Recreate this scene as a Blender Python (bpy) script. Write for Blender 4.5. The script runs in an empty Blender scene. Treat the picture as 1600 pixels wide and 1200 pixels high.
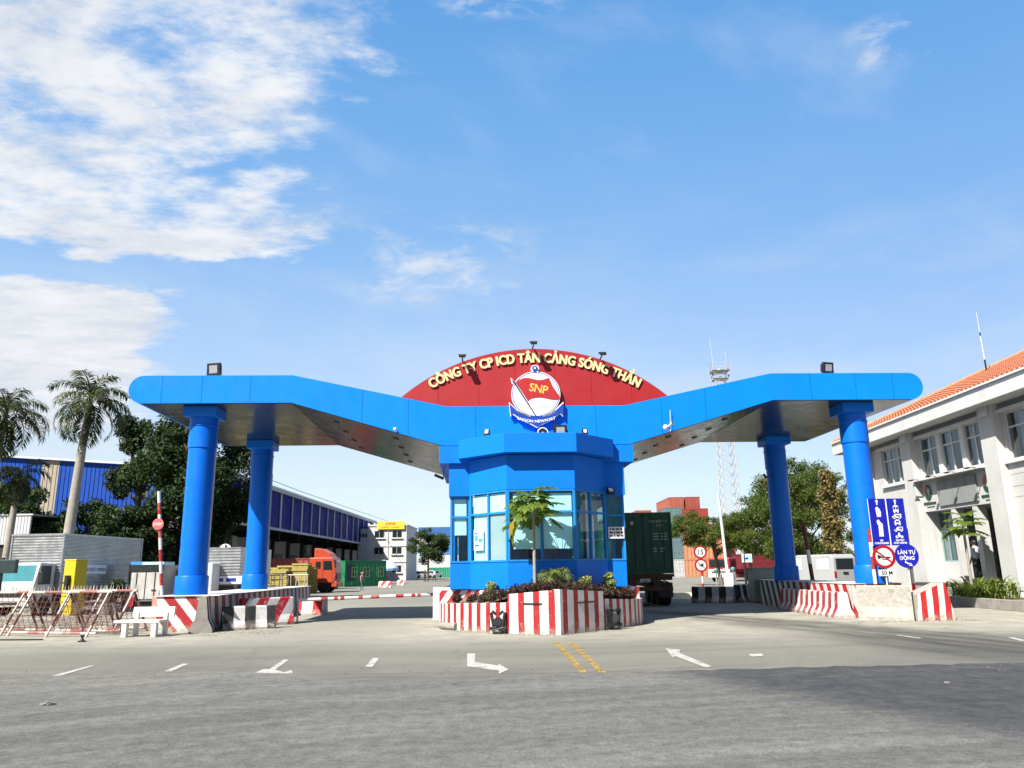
import bpy, bmesh, math, random
from mathutils import Vector, Matrix
import numpy as np
R = math.radians
sc = bpy.context.scene
col = sc.collection
random.seed(7)

# ------------------------------------------------------------------ camera
F_PX, PITCH, ROLL, EYE = 1200.0, R(13.54), R(0.9), 1.6
cd = bpy.data.cameras.new('camera'); cam = bpy.data.objects.new('camera', cd); col.objects.link(cam)
cd.sensor_width = 36.0; cd.lens = 36.0 * F_PX / 1600.0
cd.clip_start = 0.1; cd.clip_end = 6000
cam.matrix_world = Matrix.Translation((0, 0, EYE)) @ Matrix.Rotation(math.pi/2 + PITCH, 4, 'X') @ Matrix.Rotation(-ROLL, 4, 'Z')
sc.camera = cam

# ------------------------------------------------------------------ light
SUN = Vector((0.62, 0.74, -1.0)).normalized()
sl = bpy.data.lights.new('sun', 'SUN'); so = bpy.data.objects.new('sun', sl); col.objects.link(so)
sl.energy = 5.0; sl.angle = R(0.5); sl.color = (1.0, 0.955, 0.88)
so.rotation_euler = SUN.to_track_quat('-Z', 'Y').to_euler()
EXPOSURE = 1.1
vs = sc.view_settings
vs.view_transform = 'Standard'; vs.look = 'None'; vs.gamma = 1.0; vs.exposure = EXPOSURE
try: vs.use_curve_mapping = False
except Exception: pass
sc.render.film_transparent = False
try:
    sc.cycles.use_denoising = True
    sc.cycles.max_bounces = 6; sc.cycles.transparent_max_bounces = 12
    sc.cycles.sample_clamp_indirect = 6
except Exception: pass

class NT:
    """thin helper round a node tree"""
    def __init__(s, tree): s.t = tree
    def n(s, typ, **kw):
        nd = s.t.nodes.new(typ)
        for k, v in kw.items(): setattr(nd, k, v)
        return nd
    def put(s, nd, key, v):
        if hasattr(v, 'bl_idname') and hasattr(v, 'outputs'): v = v.outputs[0]
        if isinstance(v, bpy.types.NodeSocket): s.t.links.new(v, nd.inputs[key])
        elif v is not None: nd.inputs[key].default_value = v
    def math(s, op, a, b=None, c=None, clamp=False):
        nd = s.n('ShaderNodeMath', operation=op); nd.use_clamp = clamp
        for i, v in enumerate((a, b, c)):
            if v is not None: s.put(nd, i, v)
        return nd.outputs[0]
    def vmath(s, op, a, b=None):
        nd = s.n('ShaderNodeVectorMath', operation=op); s.put(nd, 0, a)
        if b is not None: s.put(nd, 1, b)
        return nd.outputs[0]
    def noise(s, vec, scale, detail=4, rough=0.55, dist=0.0):
        nd = s.n('ShaderNodeTexNoise'); s.put(nd, 'Vector', vec)
        s.put(nd, 'Scale', scale); s.put(nd, 'Detail', detail); s.put(nd, 'Roughness', rough); s.put(nd, 'Distortion', dist)
        return nd.outputs['Fac']
    def mapr(s, v, a, b, c=0.0, d=1.0, smooth=False):
        nd = s.n('ShaderNodeMapRange'); nd.clamp = True
        if smooth: nd.interpolation_type = 'SMOOTHSTEP'
        for k, x in (('Value', v), ('From Min', a), ('From Max', b), ('To Min', c), ('To Max', d)): s.put(nd, k, x)
        return nd.outputs[0]
    def mix(s, f, a, b, mode='MIX'):
        nd = s.n('ShaderNodeMix', data_type='RGBA', blend_type=mode)
        def val(v): return (*v, 1.0) if isinstance(v, (tuple, list)) and len(v) == 3 else v
        s.put(nd, 0, f); s.put(nd, 6, val(a)); s.put(nd, 7, val(b))
        return nd.outputs[2]
    def sep(s, v):
        nd = s.n('ShaderNodeSeparateXYZ'); s.put(nd, 0, v); return nd.outputs
    def comb(s, x, y, z):
        nd = s.n('ShaderNodeCombineXYZ')
        for i, v in enumerate((x, y, z)): s.put(nd, i, v)
        return nd.outputs[0]

# ------------------------------------------------------------------ sky
w = bpy.data.worlds.new('World'); sc.world = w; w.use_nodes = True
wt = w.node_tree; wt.nodes.clear(); k = NT(wt)
sky = k.n('ShaderNodeTexSky', sky_type='NISHITA'); sky.sun_disc = False
sky.sun_elevation = math.asin(-SUN.z); sky.sun_rotation = math.atan2(-SUN.x, -SUN.y)
sky.air_density = 1.0; sky.dust_density = 0.6; sky.ozone_density = 2.2
tc = k.n('ShaderNodeTexCoord'); d = tc.outputs['Generated']
dx, dy, dz = k.sep(d)
zz = k.math('MAXIMUM', dz, 0.02)
h = k.math('DIVIDE', dx, k.math('MAXIMUM', dy, 0.05))                 # bearing, left negative
el = k.math('DIVIDE', zz, k.math('MAXIMUM', k.math('SQRT', k.math('ADD', k.math('MULTIPLY', dx, dx), k.math('MULTIPLY', dy, dy))), 0.05))
den = k.math('ADD', zz, 0.16)
px_ = k.math('DIVIDE', dx, den); py_ = k.math('DIVIDE', dy, den)
pv = k.comb(k.math('MULTIPLY', k.math('ADD', px_, k.math('MULTIPLY', py_, -0.25)), 0.85), k.math('MULTIPLY', py_, 1.35), 5.1)
n1 = k.noise(pv, 3.1, 11, 0.63, 0.12)
n2 = k.noise(pv, 11.0, 9, 0.66, 0.1)
nn = k.math('ADD', k.math('MULTIPLY', n1, 0.70), k.math('MULTIPLY', n2, 0.30))
big = k.noise(pv, 0.7, 2, 0.5)
# a large bank of fair-weather cloud to the left, thinning out towards the middle; nearly clear to the right
cov = k.mapr(k.math('ADD', h, k.math('MULTIPLY', k.math('SUBTRACT', k.noise(pv, 1.9, 4, 0.6), 0.5), 0.62)), -0.06, -0.40, 0.0, 1.0, True)
# the bank is broken by a clear lane that sinks to the right, above a second low bank at the far left
lane_el = k.math('ADD', el, k.math('ADD', k.math('MULTIPLY', k.math('ADD', h, 0.68), -0.10), k.math('MULTIPLY', k.math('SUBTRACT', n1, 0.5), 0.12)))
gap = k.mapr(k.math('ABSOLUTE', k.math('SUBTRACT', lane_el, 0.352)), 0.006, 0.042, 0.25, 1.0, True)
lowc = k.mapr(k.math('ADD', h, k.math('MULTIPLY', k.math('SUBTRACT', n1, 0.5), 0.35)), -0.42, -0.55, 0.0, 1.0, True)
low = k.mapr(lane_el, 0.345, 0.375, 0.0, 1.0, True)
low = k.math('MAXIMUM', low, lowc)
low = k.math('MULTIPLY', low, k.mapr(el, 0.13, 0.24, 0.45, 1.0))
cov = k.math('MULTIPLY', k.math('MULTIPLY', cov, gap), low)
bank2 = k.math('MULTIPLY', k.math('MULTIPLY', lowc, k.mapr(lane_el, 0.335, 0.315, 0.0, 1.0, True)), k.mapr(el, 0.10, 0.2, 0.0, 1.0, True))
cov = k.math('ADD', cov, k.math('MULTIPLY', bank2, 0.42))
thr = k.math('SUBTRACT', 0.70, k.math('MULTIPLY', cov, 0.285))
mask = k.mapr(k.math('SUBTRACT', nn, thr), -0.055, 0.145, 0.0, 1.0, True)
# a few loose puffs right of the bank, and thin high veils near the horizon
puff = k.math('MULTIPLY', k.mapr(k.math('ABSOLUTE', k.math('SUBTRACT', h, -0.10)), 0.05, 0.17, 1.0, 0.0, True), k.mapr(k.math('ABSOLUTE', k.math('SUBTRACT', el, 0.415)), 0.02, 0.09, 1.0, 0.0, True))
for h_c, e_c, h_w, e_w in ((0.575, 0.66, 0.09, 0.05), (-0.01, 0.835, 0.13, 0.035)):
    puff = k.math('MAXIMUM', puff, k.math('MULTIPLY', k.mapr(k.math('ABSOLUTE', k.math('SUBTRACT', h, h_c)), h_w*0.25, h_w, 1.0, 0.0, True), k.mapr(k.math('ABSOLUTE', k.math('SUBTRACT', el, e_c)), e_w*0.25, e_w, 1.0, 0.0, True)))
pn = k.noise(k.comb(k.math('MULTIPLY', h, 8.0), k.math('MULTIPLY', el, 16.0), 6.2), 1.3, 7, 0.62, 0.3)
mask = k.math('MAXIMUM', mask, k.math('MULTIPLY', puff, k.mapr(pn, 0.44, 0.70, 0.0, 0.75, True)))
veil = k.mapr(k.noise(k.comb(k.math('MULTIPLY', h, 1.6), k.math('MULTIPLY', el, 5.0), 1.3), 2.2, 6, 0.6), 0.42, 0.78, 0.0, 0.5, True)
veil = k.math('MULTIPLY', veil, k.mapr(el, 0.60, 0.14, 0.0, 1.0, True))
cir = k.mapr(k.noise(k.comb(k.math('MULTIPLY', h, 2.0), k.math('MULTIPLY', k.math('ADD', el, k.math('MULTIPLY', h, 0.35)), 3.2), 8.8), 1.6, 7, 0.55), 0.5, 0.8, 0.0, 0.28, True)
shade = k.mapr(k.math('ADD', k.math('MULTIPLY', k.noise(k.vmath('ADD', pv, (0.05, 0.07, 0.0)), 2.9, 6, 0.6), 0.6), k.math('MULTIPLY', n2, 0.4)), 0.36, 0.62, 0.78, 1.0, True)
# clear-air colour: the physical sky, evened out towards a bright tropical blue
skyc = k.mix(1.0, sky.outputs[0], (1.75, 2.0, 1.9), 'MULTIPLY')
cr = k.n('ShaderNodeValToRGB'); k.put(cr, 'Fac', k.math('DIVIDE', el, 1.0, clamp=True))
E_ = cr.color_ramp.elements
def lin(c): return tuple(((v/255)/12.92 if v < 10 else ((v/255+0.055)/1.055)**2.4)/0.214 for v in c)
stops = [(0.0, (224, 228, 231)), (0.13, (207, 218, 233)), (0.26, (175, 200, 237)), (0.42, (138, 183, 234)), (0.62, (112, 170, 230)), (0.85, (90, 157, 225)), (1.0, (62, 122, 202))]
E_[0].position, E_[0].color = stops[0][0], (*lin(stops[0][1]), 1); E_[1].position, E_[1].color = stops[-1][0], (*lin(stops[-1][1]), 1)
for p_, c_ in stops[1:-1]: e_ = E_.new(p_); e_.color = (*lin(c_), 1)
skyc = k.mix(0.86, skyc, cr.outputs[0])
# towards the zenith and behind us the sky is darkened to cut its fill light
deep = k.math('MAXIMUM', k.mapr(el, 0.9, 1.8, 0.0, 0.80, True), k.mapr(dy, 0.30, -0.20, 0.0, 0.86, True))
skyc = k.mix(deep, skyc, (0.08, 0.28, 0.95))
skyc = k.mix(k.mapr(h, -0.1, 0.75, 0.0, 0.22, True), skyc, (0.55, 1.55, 3.6))
skyc = k.mix(veil, skyc, (3.5, 3.8, 4.1))
skyc = k.mix(cir, skyc, (3.2, 3.7, 4.2))
cc = k.n('ShaderNodeMix', data_type='RGBA', blend_type='MULTIPLY'); k.put(cc, 0, 1.0)
k.put(cc, 6, (4.25, 4.35, 4.5, 1)); k.put(cc, 7, k.comb(shade, k.math('ADD', k.math('MULTIPLY', shade, 0.9), 0.1), k.math('ADD', k.math('MULTIPLY', shade, 0.7), 0.3)))
skyc = k.mix(k.math('MULTIPLY', mask, 0.97), skyc, cc.outputs[2])
bg = k.n('ShaderNodeBackground'); k.put(bg, 'Color', skyc); k.put(bg, 'Strength', 0.1)
wo = k.n('ShaderNodeOutputWorld'); wt.links.new(bg.outputs[0], wo.inputs[0])

# ------------------------------------------------------------------ survey helpers: image ray -> world point
def ray(px, py):
    u = (px-800)/F_PX; v = (600-py)/F_PX; c, s = math.cos(ROLL), math.sin(ROLL)
    u, v = u*c+v*s, -u*s+v*c
    return (u, math.cos(PITCH)-v*math.sin(PITCH), math.sin(PITCH)+v*math.cos(PITCH))
def G(px, py, z=0.0):
    d = ray(px, py); t = (z-EYE)/d[2]; return Vector((d[0]*t, d[1]*t, z))
def P(px, py, Y):
    d = ray(px, py); t = Y/d[1]; return Vector((d[0]*t, Y, EYE+d[2]*t))
def PX(px, py, X):
    d = ray(px, py); t = X/d[0]; return Vector((X, d[1]*t, EYE+d[2]*t))
GYAW = R(2.74); GO = Vector((0.72, 23.1644, 0))
GM = Matrix.Translation(GO) @ Matrix.Rotation(GYAW, 4, 'Z')
def W(s, t, z=0.0): return GM @ Vector((s, t, z))

# ------------------------------------------------------------------ materials
MATS = {}
def M(name, base, rough=0.6, metal=0.0, var=0.10, vs_=2.5, bump=0.0, bs=25.0, spec=0.5, dirt=0.0, dcol=(0.12, 0.105, 0.085), ds=1.3, coat=0.0, wave=None, streak=0.0):
    if name in MATS: return MATS[name]
    m = bpy.data.materials.new(name); m.use_nodes = True; t = m.node_tree; t.nodes.clear(); k = NT(t)
    o = k.n('ShaderNodeOutputMaterial'); b = k.n('ShaderNodeBsdfPrincipled'); t.links.new(b.outputs[0], o.inputs[0])
    oc = k.n('ShaderNodeTexCoord').outputs['Object']
    nz = k.noise(oc, vs_, 6, 0.6)
    f = k.mapr(nz, 0.25, 0.75, 1-var, 1+var)
    c = k.mix(1.0, base, k.comb(f, f, f), 'MULTIPLY')
    if dirt > 0:
        g = k.mapr(k.noise(oc, ds, 8, 0.68, 0.3), 0.50, 0.72, 0.0, dirt)
        c = k.mix(g, c, dcol)
    if streak > 0:      # rain-washed grime running down the face
        sx_, sy_, sz_ = k.sep(oc)
        st_ = k.noise(k.comb(k.math('MULTIPLY', sx_, 5.0), k.math('MULTIPLY', sy_, 5.0), k.math('MULTIPLY', sz_, 0.45)), 1.6, 7, 0.7)
        c = k.mix(k.math('MULTIPLY', k.mapr(st_, 0.50, 0.74, 0.0, streak), k.mapr(k.noise(oc, 0.7, 4, 0.6), 0.35, 0.65, 0.25, 1.0)), c, dcol)
    k.put(b, 'Base Color', c); k.put(b, 'Metallic', metal)
    k.put(b, 'Roughness', k.mapr(k.noise(oc, vs_*2.3, 4), 0.3, 0.7, max(0.02, rough-0.07), min(1, rough+0.09)))
    k.put(b, 'Specular IOR Level', spec); k.put(b, 'Coat Weight', coat)
    hgt = None
    if bump > 0: hgt = k.noise(oc, bs, 5, 0.6)
    if wave:
        ax, period, amp = wave
        x = k.sep(oc)[ax]; wv = k.math('MULTIPLY', k.math('PINGPONG', k.math('DIVIDE', x, period), 0.5), 2.0)
        wv = k.mapr(wv, 0.3, 0.7, 0.0, 1.0, True)
        bn = k.n('ShaderNodeBump'); k.put(bn, 'Height', wv); k.put(bn, 'Distance', amp); k.put(bn, 'Strength', 1.0)
        k.put(b, 'Normal', bn.outputs[0])
    elif hgt is not None:
        bn = k.n('ShaderNodeBump'); k.put(bn, 'Height', hgt); k.put(bn, 'Strength', bump); k.put(bn, 'Distance', 0.02)
        k.put(b, 'Normal', bn.outputs[0])
    MATS[name] = m; return m

RED = (0.30, 0.004, 0.007); WHITE = (0.60, 0.59, 0.57); BLACK = (0.018, 0.018, 0.018)
def stripes(name, a, b_, period, slope=0.0, duty=0.5, wear=0.3, phase=0.0, wcol=(0.42, 0.39, 0.34)):
    """painted bands laid out in the wall's own metres (u along, v up)"""
    if name in MATS: return MATS[name]
    m = bpy.data.materials.new(name); m.use_nodes = True; t = m.node_tree; t.nodes.clear(); k = NT(t)
    o = k.n('ShaderNodeOutputMaterial'); b = k.n('ShaderNodeBsdfPrincipled'); t.links.new(b.outputs[0], o.inputs[0])
    tcn = k.n('ShaderNodeTexCoord'); oc = tcn.outputs['Object']; u, v, _ = k.sep(tcn.outputs['UV'])
    wob = k.math('MULTIPLY', k.math('SUBTRACT', k.noise(oc, 3.0, 3), 0.5), 0.035)
    x = k.math('ADD', k.math('ADD', u, k.math('MULTIPLY', v, slope)), wob)
    fr = k.math('FRACT', k.math('ADD', k.math('DIVIDE', x, period), phase + 50.0))
    f = k.math('LESS_THAN', fr, duty)
    c = k.mix(f, b_, a)
    f2 = k.mapr(k.noise(oc, 2.2, 7, 0.65), 0.25, 0.75, 0.82, 1.08)
    c = k.mix(1.0, c, k.comb(f2, f2, f2), 'MULTIPLY')
    wn = k.noise(oc, 5.0, 9, 0.72)
    edge = k.mapr(v, 0.30, 0.0, 0.0, 0.13)
    wm = k.mapr(k.math('ADD', wn, edge), 0.66 - 0.14*wear, 0.74 - 0.12*wear, 0.0, 0.85)
    c = k.mix(wm, c, wcol)
    dm = k.mapr(k.math('ADD', k.noise(oc, 1.6, 6, 0.7), k.mapr(v, 0.25, 0.0, 0.0, 0.22)), 0.52, 0.85, 0.0, 0.65)
    c = k.mix(dm, c, (0.16, 0.13, 0.10))
    rubn = k.noise(k.comb(k.math('MULTIPLY', u, 1.3), k.math('MULTIPLY', v, 9.0), 3.0), 1.5, 6, 0.7)
    c = k.mix(k.math('MULTIPLY', k.mapr(rubn, 0.55, 0.72, 0.0, 0.55), k.mapr(v, 0.75, 0.15, 0.0, 1.0)), c, (0.07, 0.062, 0.055))
    k.put(b, 'Base Color', c); k.put(b, 'Roughness', 0.62)
    bn = k.n('ShaderNodeBump'); k.put(bn, 'Height', k.noise(oc, 22.0, 5, 0.6)); k.put(bn, 'Strength', 0.35); k.put(bn, 'Distance', 0.02)
    k.put(b, 'Normal', bn.outputs[0])
    MATS[name] = m; return m

def leafmat(name, a, b_, c_=None, trans=0.35, rough=0.45):
    if name in MATS: return MATS[name]
    m = bpy.data.materials.new(name); m.use_nodes = True; t = m.node_tree; t.nodes.clear(); k = NT(t)
    o = k.n('ShaderNodeOutputMaterial'); b = k.n('ShaderNodeBsdfPrincipled')
    g = k.n('ShaderNodeNewGeometry'); r = g.outputs['Random Per Island']
    oc = k.n('ShaderNodeTexCoord').outputs['Object']
    c = k.mix(r, a, b_)
    if c_ is not None:
        c = k.mix(k.mapr(k.noise(oc, 0.9, 3), 0.52, 0.7, 0.0, 0.75), c, c_)
    k.put(b, 'Base Color', c); k.put(b, 'Roughness', rough+0.12); k.put(b, 'Specular IOR Level', 0.22)
    tr = k.n('ShaderNodeBsdfTranslucent'); k.put(tr, 'Color', k.mix(1.0, c, (1.5, 1.6, 0.7), 'MULTIPLY'))
    mx = k.n('ShaderNodeMixShader'); k.put(mx, 0, trans)
    t.links.new(b.outputs[0], mx.inputs[1]); t.links.new(tr.outputs[0], mx.inputs[2]); t.links.new(mx.outputs[0], o.inputs[0])
    MATS[name] = m; return m

def glassmat(name, tint=(0.62, 0.86, 0.88), refl=0.10, rough=0.02):
    if name in MATS: return MATS[name]
    m = bpy.data.materials.new(name); m.use_nodes = True; t = m.node_tree; t.nodes.clear(); k = NT(t)
    o = k.n('ShaderNodeOutputMaterial'); tr = k.n('ShaderNodeBsdfTransparent'); k.put(tr, 'Color', (*tint, 1))
    gl = k.n('ShaderNodeBsdfGlossy'); k.put(gl, 'Roughness', rough); k.put(gl, 'Color', (0.9, 0.95, 1, 1))
    fr = k.n('ShaderNodeLayerWeight'); fz = k.math('MULTIPLY', k.math('POWER', fr.outputs['Facing'], 4.0), 0.75)
    oc = k.n('ShaderNodeTexCoord').outputs['Object']
    bn = k.n('ShaderNodeBump'); k.put(bn, 'Height', k.noise(oc, 1.5, 2)); k.put(bn, 'Strength', 0.08); k.put(bn, 'Distance', 0.05)
    k.put(gl, 'Normal', bn.outputs[0])
    mx = k.n('ShaderNodeMixShader'); k.put(mx, 0, k.math('ADD', fz, refl+0.03, clamp=True))
    t.links.new(tr.outputs[0], mx.inputs[1]); t.links.new(gl.outputs[0], mx.inputs[2]); t.links.new(mx.outputs[0], o.inputs[0])
    MATS[name] = m; return m

def emit(name, c, s):
    m = bpy.data.materials.new(name); m.use_nodes = True; t = m.node_tree; t.nodes.clear(); k = NT(t)
    o = k.n('ShaderNodeOutputMaterial'); e = k.n('ShaderNodeEmission'); k.put(e, 'Color', (*c, 1)); k.put(e, 'Strength', s)
    t.links.new(e.outputs[0], o.inputs[0]); return m

GATE_BLUE = (0.002, 0.185, 0.76)
m_blue = M('gate_blue_paint', GATE_BLUE, 0.42, 0, 0.05, 0.8, spec=0.18, dirt=0.16, dcol=(0.012, 0.10, 0.36), ds=0.7, streak=0.30)
m_bluecol = M('column_blue_paint', (0.002, 0.130, 0.64), 0.38, 0, 0.05, 1.0, spec=0.25, dirt=0.14, dcol=(0.012, 0.09, 0.34), ds=1.1, streak=0.30)
m_booth = M('booth_blue_panel', (0.002, 0.160, 0.68), 0.45, 0, 0.05, 0.9, spec=0.2, dirt=0.14, dcol=(0.012, 0.09, 0.34), streak=0.30)
m_frameblue = M('window_frame_blue', (0.015, 0.20, 0.52), 0.4, spec=0.25)
m_red = M('sign_red_panel', (0.30, 0.005, 0.009), 0.55, 0, 0.06, 0.9, dirt=0.14, dcol=(0.18, 0.01, 0.010), streak=0.35)
m_gold = M('cream_letter_face', (0.66, 0.53, 0.27), 0.5)
m_letside = M('dark_red_letter_side', (0.10, 0.012, 0.01), 0.5)
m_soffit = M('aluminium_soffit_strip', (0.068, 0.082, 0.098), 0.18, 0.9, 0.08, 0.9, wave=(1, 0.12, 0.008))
m_black = M('black_plastic', (0.012, 0.012, 0.013), 0.45)
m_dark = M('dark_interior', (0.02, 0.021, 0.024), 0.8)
m_lens = M('lamp_glass', (0.30, 0.30, 0.27), 0.08, 0, 0.2, 8)
m_lenswhite = M('white_lamp_glass', (0.75, 0.75, 0.70), 0.15)
m_white = M('white_paint', (0.62, 0.62, 0.60), 0.5, 0, 0.05, 2, dirt=0.15, dcol=(0.35, 0.32, 0.27))
m_whiteclean = M('white_enamel', (0.66, 0.66, 0.66), 0.35)
m_steel = M('galvanised_steel', (0.42, 0.43, 0.44), 0.4, 0.8, 0.15, 3)
m_grey = M('grey_paint', (0.25, 0.26, 0.26), 0.5)
m_conc = M('bare_concrete', (0.24, 0.225, 0.20), 0.85, 0, 0.25, 4, bump=0.6, bs=18, dirt=0.5)
m_navy = M('navy_paint', (0.010, 0.035, 0.30), 0.4)
m_cyan = M('pale_cyan_print', (0.45, 0.72, 0.78), 0.5)
m_tyre = M('tyre_rubber', (0.015, 0.015, 0.016), 0.8)
m_bark = M('bark', (0.13, 0.10, 0.07), 0.9, 0, 0.3, 6, bump=0.8, bs=14)
m_palmbark = M('pale_palm_bark', (0.27, 0.245, 0.205), 0.85, 0, 0.2, 5, bump=0.5, bs=10)
m_soil = M('dry_soil', (0.16, 0.11, 0.07), 0.95, 0, 0.35, 6, bump=1.0, bs=20)
m_skin = M('skin', (0.40, 0.24, 0.16), 0.55)
m_hair = M('black_hair', (0.012, 0.010, 0.010), 0.5)
m_glass = glassmat('booth_glass', (0.74, 0.95, 0.97), 0.03)
m_carglass = M('dark_vehicle_glass', (0.015, 0.02, 0.022), 0.06, 0, 0.1, spec=0.8)
m_dkglass = glassmat('office_glass', (0.62, 0.70, 0.70), 0.06)

# ------------------------------------------------------------------ mesh helpers
class MB:
    def __init__(s): s.v = []; s.f = []; s.m = []; s.uv = {}
    def add(s, verts, faces, mi=0, uvs=None):
        o = len(s.v); s.v += [tuple(p) for p in verts]
        for i, f in enumerate(faces):
            if uvs is not None: s.uv[len(s.f)] = uvs[i]
            s.f.append(tuple(o+j for j in f)); s.m.append(mi)
        return s
    def box(s, c, sz, rz=0.0, mi=0, mat=None, tap=(1, 1)):
        hx, hy, hz = sz[0]/2, sz[1]/2, sz[2]/2
        cs, sn = math.cos(rz), math.sin(rz); pts = []
        for z in (-hz, hz):
            kx, ky = (1, 1) if z < 0 else tap
            for x, y in ((-hx, -hy), (hx, -hy), (hx, hy), (-hx, hy)):
                x2, y2 = x*kx, y*ky
                p = Vector((x2*cs-y2*sn, x2*sn+y2*cs, z))
                if mat is not None: p = mat @ p
                pts.append((p[0]+c[0], p[1]+c[1], p[2]+c[2]))
        return s.add(pts, [(0, 3, 2, 1), (4, 5, 6, 7), (0, 1, 5, 4), (1, 2, 6, 5), (2, 3, 7, 6), (3, 0, 4, 7)], mi)
    def b2(s, lo, hi, mi=0):
        return s.box([(a+b)/2 for a, b in zip(lo, hi)], [abs(b-a) for a, b in zip(lo, hi)], 0, mi)
    def tube(s, p0, p1, r0, r1=None, n=10, mi=0, caps=True):
        p0, p1 = Vector(p0), Vector(p1); r1 = r0 if r1 is None else r1
        d = (p1-p0).normalized(); a = d.orthogonal().normalized(); b = d.cross(a)
        pts = []
        for p, r in ((p0, r0), (p1, r1)):
            for i in range(n):
                t = 2*math.pi*i/n; pts.append(p + (a*math.cos(t)+b*math.sin(t))*r)
        fs = [(i, (i+1) % n, n+(i+1) % n, n+i) for i in range(n)]
        if caps: fs += [tuple(range(n-1, -1, -1)), tuple(range(n, 2*n))]
        return s.add(pts, fs, mi)
    def path(s, pts, radii, n=8, mi=0):
        for i in range(len(pts)-1): s.tube(pts[i], pts[i+1], radii[i], radii[i+1], n, mi, caps=(i in (0, len(pts)-2)))
        return s
    def lathe(s, prof, n=24, c=(0, 0, 0), mi=0, mat=None):
        pts = []
        for r, z in prof:
            for i in range(n):
                t = 2*math.pi*i/n; p = Vector((r*math.cos(t), r*math.sin(t), z))
                if mat is not None: p = mat @ p
                pts.append((p[0]+c[0], p[1]+c[1], p[2]+c[2]))
        fs = []
        for j in range(len(prof)-1):
            for i in range(n): fs.append((j*n+i, j*n+(i+1) % n, (j+1)*n+(i+1) % n, (j+1)*n+i))
        fs += [tuple(range(n-1, -1, -1)), tuple(range((len(prof)-1)*n, len(prof)*n))]
        return s.add(pts, fs, mi)
    def prism(s, poly, y0, y1, mi=0, plane='xz'):
        """polygon in x,z (counter-clockwise seen from -Y) extruded from y0 (front) to y1 (back); or in x,y extruded in z"""
        n = len(poly)
        if plane == 'xz': pts = [(x, y0, z) for x, z in poly] + [(x, y1, z) for x, z in poly]
        elif plane == 'yz': pts = [(y0, x, z) for x, z in poly] + [(y1, x, z) for x, z in poly]
        else: pts = [(x, y, y0) for x, y in poly] + [(x, y, y1) for x, y in poly]
        fs = [tuple(range(n)), tuple(range(2*n-1, n-1, -1))] + [(i, n+i, n+(i+1) % n, (i+1) % n) for i in range(n)]
        return s.add(pts, fs, mi)
    def build(s, name, mats, parent=None, smooth=0, bevel=0.0, loc=None, rz=None, fixn=True):
        me = bpy.data.meshes.new(name)
        me.from_pydata(s.v, [], s.f)
        mats = mats if isinstance(mats, (list, tuple)) else [mats]
        for m in mats: me.materials.append(m)
        if len(mats) > 1: me.polygons.foreach_set('material_index', s.m)
        if s.uv:
            ul = me.uv_layers.new(name='UVMap')
            for p in me.polygons:
                u = s.uv.get(p.index)
                if u:
                    for li, q in zip(p.loop_indices, u): ul.data[li].uv = q
        me.update()
        if fixn and not s.uv:
            bm = bmesh.new(); bm.from_mesh(me); bmesh.ops.recalc_face_normals(bm, faces=bm.faces); bm.to_mesh(me); bm.free()
        o = bpy.data.objects.new(name, me); col.objects.link(o)
        if parent is not None: o.parent = parent
        if loc is not None: o.location = loc
        if rz is not None: o.rotation_euler.z = rz
        if bevel > 0:
            b = o.modifiers.new('edge', 'BEVEL'); b.width = bevel; b.segments = 2; b.limit_method = 'ANGLE'; b.angle_limit = R(35)
        if smooth:
            for p in me.polygons: p.use_smooth = True
            try: me.set_sharp_from_angle(angle=R(smooth))
            except Exception: pass
        return o
def tag(o, label, cat, group=None, kind=None):
    if label: o['label'] = label
    if cat: o['category'] = cat
    if group: o['group'] = group
    if kind: o['kind'] = kind
    return o
def thing(name, label, cat, loc=(0, 0, 0), rz=0.0, group=None):
    o = bpy.data.objects.new(name, None); col.objects.link(o); o.empty_display_size = 0.2
    o.location = loc; o.rotation_euler = (0, 0, rz); return tag(o, label, cat, group)
def structure(o): o['kind'] = 'structure'; return o
def dup(root, loc=None, rz=None, label=None, group=None):
    def cp(o, par):
        c = o.copy(); col.objects.link(c)
        if par is not None: c.parent = par
        for ch in [x for x in o.children]: cp(ch, c)
        return c
    r = cp(root, None)
    if loc is not None: r.location = loc
    if rz is not None: r.rotation_euler.z = rz
    if label: r['label'] = label
    if group: r['group'] = group
    return r
def text_mesh(body, size, extrude=0.0, offset=0.0, xs=1.0, shear=0.0, spacing=1.0):
    cu = bpy.data.curves.new('t', 'FONT'); cu.body = body; cu.size = size; cu.extrude = extrude; cu.offset = offset
    cu.align_x = 'CENTER'; cu.shear = shear; cu.space_character = spacing; cu.resolution_u = 3
    o = bpy.data.objects.new('t', cu); col.objects.link(o)
    dg = bpy.context.evaluated_depsgraph_get(); dg.update()
    me = bpy.data.meshes.new_from_object(o.evaluated_get(dg)); bpy.data.objects.remove(o); bpy.data.curves.remove(cu)
    co = np.empty(len(me.vertices)*3); me.vertices.foreach_get('co', co); co = co.reshape(-1, 3)
    faces = [tuple(p.vertices) for p in me.polygons]; nrm = [p.normal.z for p in me.polygons]
    bpy.data.meshes.remove(me)
    if len(co) == 0: return np.zeros((0, 3)), [], []
    co[:, 0] *= xs
    return co, faces, nrm
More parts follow.
